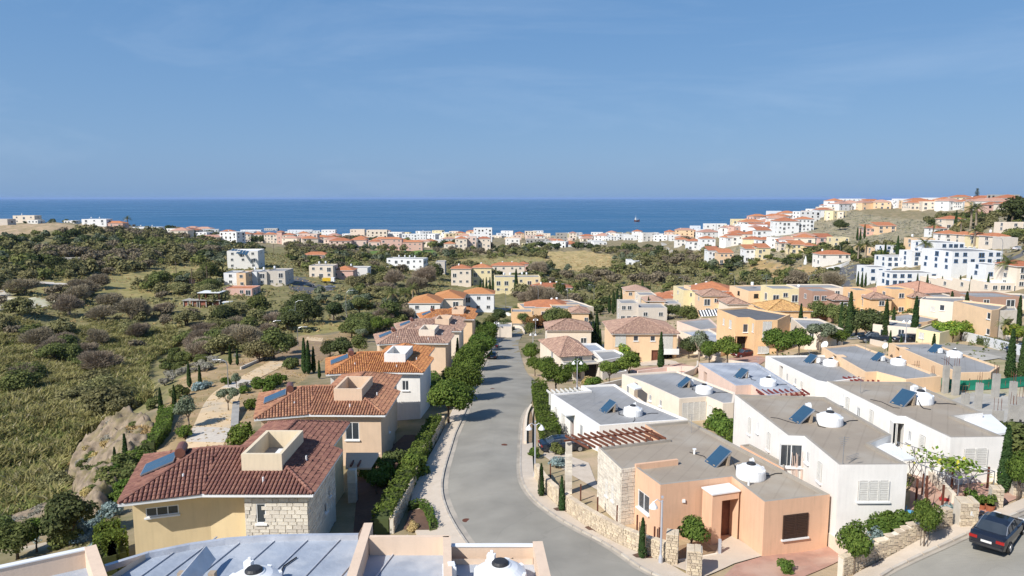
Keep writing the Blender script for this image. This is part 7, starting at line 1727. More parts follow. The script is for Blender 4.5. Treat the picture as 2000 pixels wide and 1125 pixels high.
# ------------------------------------------------------------ stone walls
def rubble_wall(name, path, h, th, label, cap=300, cat='stone wall', side=1, both=False, size=.22, ztop=None):
    path = [Vector((p[0], p[1])) for p in path]; c0 = path[0]; z0 = g(c0.x, c0.y); e = empty(name, (c0.x, c0.y, z0)); tag(e, label, cat); core = MB(); rest_ = MB(); k = 0
    for a, b in zip(path, path[1:]):
        L = (b - a).length; t = (b - a) / L; n = Vector((t.y, -t.x)) * side; za, zb_ = g(a.x, a.y), g(b.x, b.y)
        q = [(a - n * th / 2, za), (b - n * th / 2, zb_), (b + n * th / 2, zb_), (a + n * th / 2, za)]
        bot = [(p.x, p.y, z - .8) for p, z in q]; top = [(p.x, p.y, z + h) for p, z in q]
        core.poly(top, 'mortar'); 
        for i in range(4): j = (i + 1) % 4; core.poly([bot[i], bot[j], top[j], top[i]], 'mortar')
        rz = math.atan2(t.y, t.x)
        for sd in ((1, -1) if both else (1,)):
            z = 0
            while z < h - .04:
                hh = min(size * R.uniform(.6, 1.0), h - z); u = R.uniform(-.2, 0)
                while u < L:
                    w = size * R.uniform(.8, 2.1); c, d = max(u, 0), min(u + w, L); u += w
                    if d - c < .06: continue
                    um = (c + d) / 2; zz = za + (zb_ - za) * um / L + z + hh / 2; pr = R.uniform(.03, .08); p = a + t * um + n * sd * (th / 2 + pr / 2)
                    if k < cap:
                        o = bpy.data.objects.new('stone', stone_mesh('rubble_one')); COL.objects.link(o); o.parent = e; o.location = (p.x - c0.x, p.y - c0.y, zz - z0); o.scale = (d - c - .02, pr + .02, hh - .02); o.rotation_euler = (0, R.uniform(-.05, .05), rz + (math.pi if side * sd < 0 else 0)); k += 1
                    else: rest_.box((p.x, p.y, zz - hh / 2 + .01), (d - c - .02, pr + .02, hh - .02), 'rubble', rz)
                z += hh
        u = 0
        while u < L:        # coping stones
            w = R.uniform(.35, .7); d = min(u + w, L)
            if d - u > .08:
                um = (u + d) / 2; zz = za + (zb_ - za) * um / L + h; p = a + t * um; rest_.box((p.x, p.y, zz - .01), (d - u - .02, th + .08, R.uniform(.05, .09)), 'rubble', rz)
            u += w
    core.build('wall_core', e)
    if rest_.f: rest_.build('stones', e, kind='stuff')
    return e
def seg(P_, n): return [(p.x, p.y) for p in resample(smooth_line(ppx(P_)), n)]
rubble_wall('stone_wall', seg([(1306,1100),(1245,1080),(1172,1044),(1109,1002),(1067,966),(1048,935)], 12), 1.25, .3, 'pale rubble wall along the right pavement before the peach bungalow', side=-1)
rubble_wall('stone_wall', seg([(1640,1128),(1700,1100),(1770,1066),(1853,1028)], 8), 1.15, .35, 'honey rubble wall along the lane before the white bungalow', side=1)
rubble_wall('stone_wall', seg([(765,1043),(785,1003),(803,965),(815,925),(834,888),(850,860),(866,832)], 10), 1.1, .25, 'rubble wall beside the left pavement with the dark hedge behind', side=1, cap=160)
for px, py, w, h, l in ((1312,1098,.7,1.9,'at the near end of the pavement wall'),(1355,1122,.85,1.6,'left of the entrance path'),(1884,1025,.95,1.5,'with a white letter box beside the gate'),(1943,993,.6,1.3,'with red flowers on top'),(1988,965,.9,1.4,'at the right picture edge')):
    p = on_ground(px, py); rubble_wall('stone_pillar', [(p.x - w / 2, p.y + .1), (p.x + w / 2, p.y - .1)], h, w, 'square rubble pillar ' + l, 60, 'pillar', both=True, size=.24)
p = on_ground(1889, 1024); o = MB().box((p.x, p.y - .52, p.z + .7), (.45, .1, .35), 'white_paint').build('letter_box'); tag(o, 'white letter box set in the stone gate pillar', 'letter box')
def low_wall(px, h, th, m, label, n=8):
    P_ = seg(px, n); e = empty('garden_wall', (*P_[0], g(*P_[0]))); tag(e, label, 'wall'); b = MB()
    for a, c in zip(P_, P_[1:]):
        a, c = Vector(a), Vector(c); d = c - a; za, zc = g(a.x, a.y), g(c.x, c.y); n_ = Vector((-d.y, d.x)).normalized() * th / 2
        q = [(a - n_, za), (c - n_, zc), (c + n_, zc), (a + n_, za)]; bo = [(v.x, v.y, z - .6) for v, z in q]; to = [(v.x, v.y, z + h) for v, z in q]; b.poly(to, m)
        for i in range(4): j = (i + 1) % 4; b.poly([bo[i], bo[j], to[j], to[i]], m)
    b.build('wall_body', e); return e
for a_ in (([(1026,870),(1027,815),(1038,796)], .45, .25, 'cream_wall', 'low kerb wall of the planting strip'), ([(1618,1066),(1640,1082),(1660,1100)], .9, .2, 'cream_wall', 'cream garden wall right of the peach bungalow'), ([(1780,905),(1830,950),(1862,985)], .7, .25, 'cream_wall', 'low cream wall in the pink yard'),
    ([(1245,735),(1330,722),(1400,735)], .9, .25, 'pink_wall', 'pinkish garden wall before the light peach house'), ([(1330,742),(1362,730),(1362,716)], 1.0, .25, 'cream_wall', 'cream garden wall beside the pink bungalow'), ([(1880,664),(1940,680),(2010,700)], 1.5, .25, 'bright_white_wall', 'white wall under the leafy hedge at the right'),
    ([(1700,672),(1760,686),(1800,690)], .9, .25, 'cream_wall', 'cream wall by the parked pickup'), ([(1360,690),(1420,712),(1480,720)], .8, .25, 'cream_wall', 'cream wall behind the citrus trees'), ([(1150,768),(1190,758),(1215,752)], .9, .25, 'pale_block', 'stone wall at the citrus trees'), ([(470,722),(520,700),(575,676)], .5, .25, 'pale_block', 'low stone edging of the park path'),
    ([(1592,534),(1640,524),(1658,517)], 1.6, .3, 'bright_white_wall', 'white garden wall along the hotel road'), ([(1100,690),(1070,700),(1062,725),(1066,745)], .8, .25, 'cream_wall', 'cream front wall under the bend trees'), ([(1995,690),(1940,674),(1890,662)], .5, .2, 'pale_block', 'stone edging below the stair tower'),
    ([(1800,900),(1850,912),(1955,945)], .6, .3, 'pale_block', 'stone edging behind the vine frame'), ([(978,612),(1000,618),(1022,614)], .9, .3, 'white_wall', 'white wall at the road bend'), ([(1325,1098),(1400,1085)], .15, .15, 'cream_wall', 'edging of the citrus tree bed'), ([(1000,640),(1018,640),(1024,652)], .8, .3, 'cream_wall', 'cream wall before the garage box')): low_wall(*a_)
# rusty posts on the wall tops and in the gardens
RP_ = 'rusty steel posts in the gardens'
for i, (px, py, h) in enumerate([(1075,935,1.0),(1106,945,1.0),(1134,978,1.0),(1167,1005,1.0),(1205,1022,1.0),(1244,1045,1.1),(1287,1068,1.0),(1278,1060,.8),(1391,838,1.2),(1401,832,1.2),(1412,826,1.2),(1797,928,1.2),(1801,968,1.2),(1808,972,1.2),(1840,992,1.2),(1789,978,1.2),(1808,1000,1.2),(1866,1008,1.0),(1898,940,1.2),(1928,955,1.2),(1858,958,1.2)]):
    p = on_ground(px, py); b = MB().box((p.x, p.y, p.z - .1), (.1, .1, h + .4), 'rust'); o = b.build('fence_post')
    tag(o, 'short rusty steel post %s' % (['farthest along the pavement wall', 'second along the pavement wall', 'third along the pavement wall', 'fourth along the pavement wall', 'fifth along the pavement wall', 'sixth along the pavement wall', 'nearest the lamp post', 'beside the peach bay window', 'left between the bungalows', 'middle between the bungalows', 'right between the bungalows',
        'at the back of the pink yard', 'left of the pair in the pink yard', 'right of the pair in the pink yard', 'by the child toys', 'at the white bungalow corner', 'below the pair in the pink yard', 'beside the gate pillar', 'under the far edge of the vine frame', 'at the right under the vine frame', 'in the middle under the vine frame'][i]), 'post', RP_)
# ------------------------------------------------------------ street lamps
def lantern(px, py, h, label, twin=True):
    p = on_ground(px, py); e = empty('lamp_post', p); tag(e, label, 'street lamp', 'white lamp posts of the estate')
    MB().lathe((0, 0, -.2), [(.13, 0), (.13, .7), (.07, .9), (.06, h)], 'lamp_metal', 10).build('post', e, local=True)
    for s in ((1, -1) if twin else (-1,)):
        b = MB().tube([(0, 0, h - .35), (s * .3, 0, h - .12), (s * .52, 0, h - .3)], .03, 'lamp_metal', 6); b.build('arm', e, local=True)
        b = MB().lathe((s * .52, 0, h - .72), [(.08, 0), (.27, .06), (.24, .16), (.1, .36), (.05, .44)], 'white_plastic', 12); b.build('lamp_shade', e, local=True)
    MB().box((0, 0, h - .05), (.12, .12, .12), 'lamp_metal').build('finial', e, local=True)
    return e
lantern(1290, 1104, 4.3, 'white lamp post beside the pavement at the peach bungalow', False); lantern(1045, 935, 4.9, 'white lamp post beside the clipped hedge'); lantern(1127, 762, 4.4, 'white lamp post in front of the stone villa'); lantern(1041, 690, 4.5, 'white lamp post at the bend right of the road'); lantern(1046, 652, 4.5, 'white lamp post near the reddish trees')
lantern(1768, 672, 4.4, 'white lamp post beside the black estate car'); lantern(1396, 596, 5, 'white lamp post in the tiled house cluster', False); lantern(1081, 636, 4.5, 'white lamp post by the far bend'); lantern(970, 660, 4.5, 'white lamp post above the last street tree')
def arc_lamp(px, py, h, s, label, Y=None):
    p = on_ground(px, py); e = empty('street_lamp', p); tag(e, label, 'street lamp', 'tall curved street lamps')
    MB().tube([(0, 0, -.3), (0, 0, h * .8), (s * .25, 0, h * .94), (s * 1.0, 0, h), (s * 1.6, 0, h * 1.0)], [.09, .07, .06, .05, .05], 'metal', 7).build('pole', e, local=True)
    MB().box((s * 1.9, 0, h - .06), (.8, .25, .12), 'lamp_metal').build('lamp_head', e, local=True)
for a_ in ((578,640,8,1,'tall curved lamp left of the large dark tree'),(677,640,11,1,'very tall curved lamp behind the large dark tree'),(988,608,8,-1,'curved lamp before the white balcony house'),(1051,604,9,-1,'curved lamp among the bare trees'),(1160,596,8,-1,'curved lamp left of the cypress group'),(1108,600,9,-1,'curved lamp beside the yellow flats'),(1335,572,7,-1,'curved lamp right of the valley clearing'),(1434,570,8,-1,'curved lamp behind the cypress group'),(1496,570,7,-1,'curved lamp behind the tiled peach house'),(1578,568,6,1,'curved lamp behind the slit windowed house'),
    (582,676,4.5,1,'short garden lamp at the upper path'),(446,756,4.5,-1,'short garden lamp at the path bend'),(533,655,4,1,'small lamp behind the round park tree'),(1955,520,9,-1,'lamp at the right of the hotel road'),(1640,505,7,-1,'lamp at the white garden wall')): arc_lamp(*a_)
for px, py, h, l in ((376,570,9,'left of the brick ruin'),(405,558,8,'second left of the terrace'),(345,548,8,'in the yellow grass'),(110,436,6,'on the left plateau'),(535,500,8,'beside the dirt road behind the cream block')):
    p = on_ground(px, py); e = empty('utility_pole', p); tag(e, 'dark wooden utility pole ' + l, 'pole', 'wooden utility poles'); MB().tube([(0, 0, -.3), (0, 0, h)], .14, 'bark', 6).build('pole_shaft', e, local=True); MB().box((0, 0, h - .8), (1.5, .12, .12), 'bark').build('crossarm', e, local=True)
# ------------------------------------------------------------ cars
def car(px, py, rz, paint, label, sc=1.0, estate=False, pickup=False, Y=None):
    p = on_ground(px, py); e = empty('parked_car', (p.x, p.y, p.z + .07), rz); e.scale = (sc, sc, sc); tag(e, label, 'car', 'parked cars')
    L, Wd = 4.6, 1.8
    # body: stations along x (front +), each with half width, sill and shoulder height
    st = [(-2.3, .70, .45, .72), (-2.22, .82, .30, .92), (-1.9, .88, .24, .98), (-1.2, .90, .22, .96), (0, .91, .2, .93), (1.1, .90, .22, .90), (1.75, .87, .24, .82), (2.15, .78, .3, .70), (2.3, .62, .42, .60)]
    b = MB(); rings = []
    for x, w, z0, z1 in st: rings.append([(x, -w * .93, z0), (x, -w, (z0 + z1) / 2), (x, -w * .96, z1 - .06), (x, -w * .84, z1), (x, w * .84, z1), (x, w * .96, z1 - .06), (x, w, (z0 + z1) / 2), (x, w * .93, z0)])
    for a, c in zip(rings, rings[1:]):
        for i in range(8): j = (i + 1) % 8; b.poly([a[i], a[j], c[j], c[i]], paint)
    b.poly(rings[0][::-1], paint); b.poly(rings[-1], paint); o = b.build('body', e, smooth=True, local=True)
    if estate: cab = [(-2.15, .74, .95, .70), (-1.95, .72, 1.42, .60), (-.6, .74, 1.48, .62), (.35, .72, 1.42, .6), (1.15, .74, .91, .7)]
    elif pickup: cab = [(-.75, .74, .95, .70), (-.6, .72, 1.5, .62), (0, .74, 1.55, .62), (.5, .72, 1.5, .6), (1.15, .74, .91, .7)]
    else: cab = [(-1.75, .74, .95, .72), (-1.05, .70, 1.38, .60), (-.4, .70, 1.44, .60), (.35, .70, 1.40, .58), (1.2, .74, .90, .70)]
    g_ = MB(); r = []
    for x, wb_, z, wt in cab: z -= .05 if not pickup else 0; r.append([(x, -wb_ - .06, .93), (x, -wt - .03, z - .07), (x, -wt * .72, z + .01), (x, wt * .72, z + .01), (x, wt + .03, z - .07), (x, wb_ + .06, .93)])
    for k, (a, c) in enumerate(zip(r, r[1:])):
        roofp = paint if k in (1, 2) else 'glass'
        g_.poly([a[0], c[0], c[1], a[1]], 'glass'); g_.poly([a[4], c[4], c[5], a[5]], 'glass')
        for j in (1, 2, 3): g_.poly([a[j], c[j], c[j + 1], a[j + 1]], roofp)
    g_.build('cabin', e, local=True)
    pl = MB()
    for s in (-1, 1):
        for k in (1, 2, 3):
            a = r[k][1 if s < 0 else 4]; c = r[k][0 if s < 0 else 5]; pl.tube([Vector(a) + Vector((0, s * .01, 0)), Vector(c) + Vector((0, s * .01, 0))], .03, paint, 4)
        pl.tube([Vector(r[k2][1 if s < 0 else 4]) + Vector((0, s * .01, .0)) for k2 in range(5)], .025, 'metal' if not estate else paint, 4)
    pl.build('window_frame', e, local=True)
    if pickup: MB().box((-1.5, 0, .95), (1.4, 1.5, .03), 'black_plastic').build('load_bed', e, local=True)
    for x in (-1.42, 1.42):
        for s in (-1, 1):
            w = MB().tube([(x, s * .72, .32), (x, s * .93, .32)], .33, 'tyre', 16).build('wheel', e, local=True)
            MB().tube([(x, s * .93, .32), (x, s * .945, .32)], .21, 'metal', 12).build('rim', w, local=True)
    for s in (-1, 1):
        MB().box((-2.26, s * .62, .68), (.1, .38, .15), 'tail_light').build('tail_light', e, local=True)
        MB().box((2.2, s * .58, .56), (.12, .34, .13), 'white_plastic').build('headlight', e, local=True)
        MB().box((.75, s * 1.0, .93), (.16, .2, .13), paint).build('wing_mirror', e, local=True)
    MB().box((-2.325, 0, .58), (.02, .5, .12), 'plate').build('number_plate', e, local=True); MB().box((-2.29, 0, .34), (.06, 1.5, .12), 'black_plastic').build('bumper', e, local=True)
    return e
car(1948, 1055, rad(42), 'car_black', 'shiny black saloon parked in the lane seen from behind'); car(1452, 697, rad(205), 'car_red', 'dark red car parked before the large orange house'); car(1706, 668, rad(165), 'car_navy', 'dark blue pickup parked at the upper street', 1.12, pickup=True)
car(1768, 668, rad(180), 'car_black', 'black estate car parked before the cream low house', estate=True); car(962, 700, rad(88), 'car_black', 'dark car parked under the fourth street tree', .95); car(966, 678, rad(88), 'car_navy', 'dark car parked under the fifth street tree', .95)
car(1100, 880, rad(10), 'car_navy', 'dark blue car half hidden under the timber pergola'); car(1998, 690, rad(170), 'car_navy', 'dark car at the right edge by the white wall'); car(604, 560, rad(10), 'car_navy', 'blue car in the left parking lot'); car(645, 563, rad(20), 'car_silver', 'grey car at the entrance of the parking lot')
car(1420, 525, rad(20), 'car_navy', 'first dark car on the slope street', .95); car(1412, 519, rad(10), 'car_black', 'second dark car on the slope street', .95); car(1052, 640, rad(60), 'car_black', 'dark car among the reddish trees', .9); car(992, 645, rad(10), 'car_black', 'dark car under the carport at the bend', .95); car(1990, 489, rad(20), 'car_white', 'white car on the upper right road'); car(884, 607, rad(0), 'car_black', 'dark car before the white balcony house', .9); car(1640, 540, rad(80), 'car_silver', 'pale car beside the hotel road', .9)
# ------------------------------------------------------------ vine frame, aerial, small things
vf = empty('vine_frame', on_ground(1880, 960)); tag(vf, 'thin metal frame with a sprawling vine over the pink yard', 'vine frame')
zf = CZ - 16.6
Q = {k: at_h(*v, 16.9) for k, v in dict(a=(1750,862), b=(1943,922), c=(1876,935), d=(1775,898), e=(1938,968)).items()}
def rod(a, b, r=.025, nm='rod'): MB().tube([a, b], r, 'metal', 5).build(nm, vf)
F0, F1 = at_h(1752, 863, 16.9), at_h(1943, 921, 16.9); N0, N1 = at_h(1775, 898, 16.9), at_h(1873, 937, 16.9)
rod(F0, F1); rod(N0, N1); rod(F1, N1)
for k in range(7): t = k / 6; rod(F0.lerp(F1, t), N0.lerp(N1, t), .018)
for q_ in (F1, N1, N0.lerp(N1, .35), F0.lerp(F1, .55), F0.lerp(F1, .2)): rod(q_, Vector((q_.x, q_.y, g(q_.x, q_.y))), .03, 'post')
rs = np.random.RandomState(9); Pn = []
for c, n_, s in (((.70, .25), 260, .5), ((.5, .5), 110, .7), ((.3, .4), 70, .7), ((.85, .5), 60, .6)):
    q_ = F0.lerp(F1, c[0]).lerp(N0.lerp(N1, c[0]), c[1]); Pn.append(rs.normal(0, 1, (n_, 3)) * [s * 1.1, s * .8, .16] + [q_.x, q_.y, q_.z + .05])
Pn = np.concatenate(Pn) - np.array(vf.location); V = cards(Pn, np.tile([0, 0, 1.], (len(Pn), 1)), .17, rs); inst('vine_leaves', np_mesh('vine_leaves', V, np.arange(len(V)).reshape(-1, 4), ['leaf_bright']), vf)
for k in range(14):
    t = R.random(); q_ = F0.lerp(F1, t).lerp(N0.lerp(N1, t), R.random()); z_ = g(q_.x, q_.y); MB().tube([q_, q_ + Vector((R.uniform(-.5, .5), R.uniform(-.5, .5), -.8)), Vector((q_.x + R.uniform(-.8, .8), q_.y + R.uniform(-.5, .5), z_))], .018, 'bark', 4).build('vine_stem', vf)
# bare climber on the white bungalow wall
e = empty('climbing_shrub', on_ground(1562, 925)); tag(e, 'bare reddish climber against the white bungalow wall', 'climber'); b0, t_, n_ = wb.at(1562, 900, .1)
for k in range(16): d = R.uniform(-.55, .55); q_ = b0 + Vector((t_.x, t_.y, 0)) * d * .4; MB().tube([Vector((q_.x, q_.y, wb.zg)), q_ + Vector((t_.x * d, t_.y * d, R.uniform(-.6, .9)))], .02, 'pink_wall', 4).build('stem', e)
ant = empty('roof_aerial', at_h(1646, 905, 16.1)); tag(ant, 'thin television aerial on the front edge of the white bungalow', 'aerial'); q_ = Vector(ant.location)
MB().tube([q_ - Vector((0, 0, .5)), q_ + Vector((0, 0, 1.7))], .025, 'metal', 5).build('mast', ant)
for k in range(5): MB().tube([q_ + Vector((-.35 + .05 * k, 0, 1.6 - .12 * k)), q_ + Vector((.35 - .05 * k, .1, 1.6 - .12 * k))], .012, 'metal', 4).build('rod', ant)
for k in range(3): MB().tube([q_ + Vector((.2, 0, .2 + .1 * k)), q_ + Vector((1.1, .3, .35 + .1 * k))], .012, 'metal', 4).build('rod', ant)
def dish(px, py, H, r, label, az=200):
    p = at_h(px, py, H); e = empty('satellite_dish', p); tag(e, label, 'satellite dish'); MB().tube([(0, 0, -.8), (0, 0, .3)], .03, 'metal', 6).build('mast', e, local=True)
    b = MB(); T_ = Matrix.Translation((0, 0, .5)) @ Matrix.Rotation(rad(az), 4, 'Z') @ Matrix.Rotation(rad(60), 4, 'Y')
    for k in range(3):
        r0, r1 = r * k / 3, r * (k + 1) / 3
        for j in range(16):
            a0, a1 = j * math.pi / 8, (j + 1) * math.pi / 8; b.poly([T_ @ Vector((rr * math.cos(a), rr * math.sin(a), .35 * rr * rr)) for rr, a in ((r0, a0), (r1, a0), (r1, a1), (r0, a1))], 'white_paint')
    b.build('reflector', e, local=True); MB().tube([T_ @ Vector((r * .8, 0, .2)), T_ @ Vector((0, 0, .5))], .015, 'metal', 4).build('feed_arm', e, local=True)
dish(1611, 681, 20.3, .55, 'white round satellite dish at the corner of the light orange bungalow'); dish(1729, 683, 20, .4, 'small white satellite dish beside the long grey roof')
# black hoses on the taupe roofs
def hose(L_, H, label, r=.03):
    b = MB().tube([at_h(a, b_, H) + Vector((0, 0, .04)) for a, b_ in L_], r, 'black_plastic', 6); o = b.build('roof_hose'); tag(o, label, 'hose')
hose([(1505,816),(1520,818),(1545,826),(1556,828)], 16.35, 'black hose on the roof of the white bungalow with the aerial'); hose([(1700,781),(1722,786),(1745,797),(1757,798)], 15.95, 'black hose on the roof behind the vine frame'); hose([(1838,700),(1848,704),(1860,716),(1872,719)], 19.8, 'black hose on the long grey roof')
hose([(1347,884),(1360,888),(1375,892),(1388,906)], 18.5, 'pale tangled hose on the peach bungalow roof'); hose([(1238,812),(1240,820),(1236,826)], 21.4, 'black hose behind the tank on the grey roof')
# garden things
def pot(px, py, s, label):
    p = on_ground(px, py); e = empty('plant_pot', p); tag(e, label, 'plant pot'); MB().lathe((0, 0, 0), [(.16 * s, 0), (.24 * s, .35 * s), (.26 * s, .4 * s), (.2 * s, .4 * s), (.18 * s, .33 * s), (0, .32 * s)], 'terracotta_pot', 12).build('pot', e, local=True)
    rs = np.random.RandomState(int(px)); P_, N_ = crown_pts(rs, 160, .4 * s, .4 * s, .65 * s, 7, .45); V = cards(P_, N_, .12, rs); inst('plant', np_mesh('plant', V, np.arange(len(V)).reshape(-1, 4), ['leaf_hedge']), e)
for a_ in ((1903,993,1.0,'terracotta pot left of the gate row'),(1918,996,.9,'terracotta pot in the middle of the gate row'),(1933,1000,1.1,'terracotta pot nearest the street at the gate'),(1892,982,1.1,'terracotta pot behind the gate row')): pot(*a_)
p = on_ground(1778, 955); e = empty('bicycle', (p.x, p.y, p.z), .5); tag(e, 'yellow green bicycle leaning at the white bungalow corner', 'bicycle')
for x in (-.5, .5):
    b = MB(); 
    for k in range(14): a0, a1 = k * math.pi / 7, (k + 1) * math.pi / 7; b.tube([(x + .3 * math.cos(a0), 0, .32 + .3 * math.sin(a0)), (x + .3 * math.cos(a1), 0, .32 + .3 * math.sin(a1))], .025, 'tyre', 4)
    b.build('wheel', e, local=True)
MB().tube([(-.5, 0, .32), (-.15, 0, .75), (.35, 0, .78), (-.05, 0, .3), (-.5, 0, .32)], .03, 'leaf_bright', 5).build('frame', e, local=True); MB().tube([(.5, 0, .32), (.35, 0, .85), (.3, -.25, .95)], .025, 'metal', 5).tube([(.35, 0, .85), (.3, .25, .95)], .025, 'metal', 5).build('handlebar', e, local=True); MB().box((-.18, 0, .8), (.25, .12, .06), 'black_plastic').build('saddle', e, local=True)
for px, py, m, l in ((1850,980,'red_paint','red child scooter lying in the pink yard'),(1781,1004,'light_blue_paint','light blue plastic toy at the corner of the white bungalow')):
    p = on_ground(px, py); b = MB().box((p.x, p.y, p.z + .08), (.9, .22, .12), m, -.4).box((p.x + .4, p.y - .15, p.z + .1), (.1, .4, .1), 'white_plastic', -.4).tube([(p.x - .35, p.y + .1, p.z + .15), (p.x - .3, p.y + .1, p.z + .5)], .03, m, 5); o = b.build('toy'); tag(o, l, 'toy')
p = on_ground(1405, 1083); o = MB().box((p.x, p.y, p.z - .1), (.16, .16, 1.1), 'lamp_metal').build('path_light'); tag(o, 'grey bollard light beside the entrance path', 'bollard')
# long garden bench and park things
A_, B_ = on_ground(457, 838), on_ground(462, 798); d = B_ - A_; e = empty('long_bench', (A_ + B_) / 2); tag(e, 'long pale concrete bench beside the park path', 'bench'); rz = math.atan2(d.y, d.x); c = (A_ + B_) / 2
MB().box((c.x, c.y, c.z + .35), (d.length, .9, .12), 'concrete', rz).build('seat', e)
for k in (-.42, 0, .42): q_ = c + d * k; MB().box((q_.x, q_.y, g(q_.x, q_.y) - .1), (.5, .6, .46), 'concrete', rz).build('support', e)
p = on_ground(716, 612); e = empty('sunshade', p); tag(e, 'dark red pointed sunshade among the trees', 'sunshade')
b = MB(); 
for k in range(8): a0, a1 = k * math.pi / 4, (k + 1) * math.pi / 4; b.poly([(2.8 * math.cos(a0), 2.8 * math.sin(a0), 2.3), (2.8 * math.cos(a1), 2.8 * math.sin(a1), 2.3), (0, 0, 4.2)], 'red_paint')
b.build('canopy', e, local=True); MB().tube([(0, 0, 0), (0, 0, 4.3)], .06, 'metal', 6).build('pole', e, local=True)
# striped awning
e = empty('striped_awning', at_y(1382, 612, 178)); tag(e, 'black and white striped awning beside the tall green tree', 'awning'); a0, a1 = at_y(1363, 606, 180), at_y(1402, 604, 180); dn = Vector((0, -2.5, -1.2))
for k in range(14): p, q_ = a0.lerp(a1, k / 14), a0.lerp(a1, (k + 1) / 14); MB().poly([p, q_, q_ + dn, p + dn], 'white_paint' if k % 2 else 'black_plastic').poly([p + dn, q_ + dn, q_ + dn - Vector((0, 0, .06)), p + dn - Vector((0, 0, .06))], 'white_paint').build('stripe', e)
for q_ in (a0 + dn, a1 + dn): MB().tube([q_, Vector((q_.x, q_.y, g(q_.x, q_.y)))], .05, 'white_paint', 6).build('post', e)
# ------------------------------------------------------------ unfinished house: columns, rebar, netting
CG_ = 'bare concrete columns of the unfinished house'
for i, (x0, x1, yt, yb, l) in enumerate([(1784,1794,718,752,'leftmost behind the peach roof'),(1816,1824,730,764,'thin second from the left'),(1840,1850,713,768,'wide left one of the joined pair'),(1859,1871,715,772,'wide right one of the joined pair'),(1878,1891,768,792,'short one under the netting'),(1904,1915,748,800,'single one in the middle of the slab'),(1937,1949,730,778,'tall one right of the middle'),(1938,1956,801,834,'squat one near the white slab'),(1968,1983,790,846,'tall one nearest on the right'),(1970,1981,745,797,'tall one behind the nearest right'),(1985,2003,776,830,'wide one at the picture edge')]):
    p = on_ground((x0 + x1) / 2, yb); w = (x1 - x0) / FPX * p.y; h = at_y((x0 + x1) / 2, yt, p.y).z - p.z; e = empty('concrete_column', p); tag(e, 'concrete column with rebar, ' + l, 'column', CG_)
    MB().box((0, 0, -.4), (w, .4, h + .4), 'concrete').build('shaft', e, local=True)
    for k in range(5): MB().tube([(-w * .4 + w * .2 * k, .1 * (-1) ** k, h - .1), (-w * .4 + w * .2 * k + R.uniform(-.04, .04), .1 * (-1) ** k, h + R.uniform(.7, 1.1))], .018, 'rust', 4).build('rebar', e, local=True)
ne = empty('green_netting', on_ground(1900, 765)); tag(ne, 'long strip of green building net behind the columns', 'netting')
NP = [(1793,752),(1820,756),(1850,761),(1880,764),(1920,763),(1960,760),(1990,757),(2040,752)]; b = MB(); W_ = [on_ground(a, c) for a, c in NP]; W_ = resample(W_, 24)
for a, c in zip(W_, W_[1:]):
    za, zc = g(a.x, a.y), g(c.x, c.y); s_3 = R.uniform(-.05, .05)
    for z0, z1, o0, o1 in ((.1, .6, 0, .1), (.6, 1.25, .1, 0)): b.poly([(a.x, a.y + o0, za + z0), (c.x, c.y + o0, zc + z0), (c.x, c.y + o1, zc + z1 + s_3), (a.x, a.y + o1, za + z1)], 'green_net')
b.build('net', ne)
for a in W_[::3]: MB().box((a.x, a.y + .08, g(a.x, a.y) - .2), (.07, .07, 1.6), 'bark').build('stake', ne)
p = on_ground(1990, 855); o = MB().box((p.x, p.y, p.z - .1), (.12, .12, 1.6), 'black_plastic').box((p.x, p.y, p.z + 1.2), (.8, .1, .12), 'black_plastic').build('prop'); tag(o, 'dark crossed prop standing on the slab at the right edge', 'prop')
# ------------------------------------------------------------ brick ruin, kiosk and truck on the left
def frame_bldg(px0, px1, yt, yb, Y, label, levels, roofm):
    p = at_y((px0 + px1) / 2, yb, Y); z0 = g(p.x, p.y); w = (px1 - px0) / FPX * Y; h = at_y(px0, yt, Y).z - z0; e = empty('unfinished_building', (p.x, p.y, z0)); tag(e, label, 'building'); lh = h / levels
    for k in range(levels):
        for i in range(4):
            for j in (0, 1): MB().box((-w / 2 + .2 + (w - .4) * i / 3, .3 + 5 * j, k * lh - (.8 if not k else 0)), (.3, .3, lh + (.8 if not k else 0)), 'rust' if k else 'concrete').build('column', e, local=True)
        MB().box((0, 2.8, (k + 1) * lh - .1), (w + .4, 6, .2), roofm if k == levels - 1 else 'concrete').build('floor_slab', e, local=True)
        if k == 0:
            MB().box((-w * .3, .5, -.5), (w * .35, .2, lh + .4), 'red_brick').build('brick_panel', e, local=True); MB().box((w * .3, .5, -.5), (w * .3, .2, lh + .4), 'red_brick').build('brick_panel', e, local=True); MB().box((0, 5.4, -.5), (w, .2, lh + .4), 'red_brick').build('brick_panel', e, local=True)
    return e
frame_bldg(388, 430, 572, 601, on_ground(408, 601).y, 'brick ruin with rusty columns under a pale roof slab', 2, 'white_paint'); frame_bldg(357, 386, 587, 600, on_ground(370, 600).y, 'low brick ruin with rubble on its open deck', 1, 'concrete')
frame_bldg(1944, 1968, 388, 397, 470, 'open concrete frame building on the ridge', 2, 'concrete')
p = on_ground(445, 602); b = MB().box((p.x, p.y, p.z - .2), (2.6, 2.2, 2.3), 'light_blue_paint', .1).box((p.x, p.y, p.z + 2.1), (3.0, 2.6, .2), 'white_paint', .1).box((p.x, p.y - 1.15, p.z + .9), (1.6, .1, .8), 'glass', .1); o = b.build('kiosk'); tag(o, 'light blue kiosk beside the brick ruin', 'kiosk')
p = on_ground(642, 553); e = empty('yellow_truck', (p.x, p.y, p.z + .1)); tag(e, 'yellow tipper truck beside the cream two storey house', 'truck')
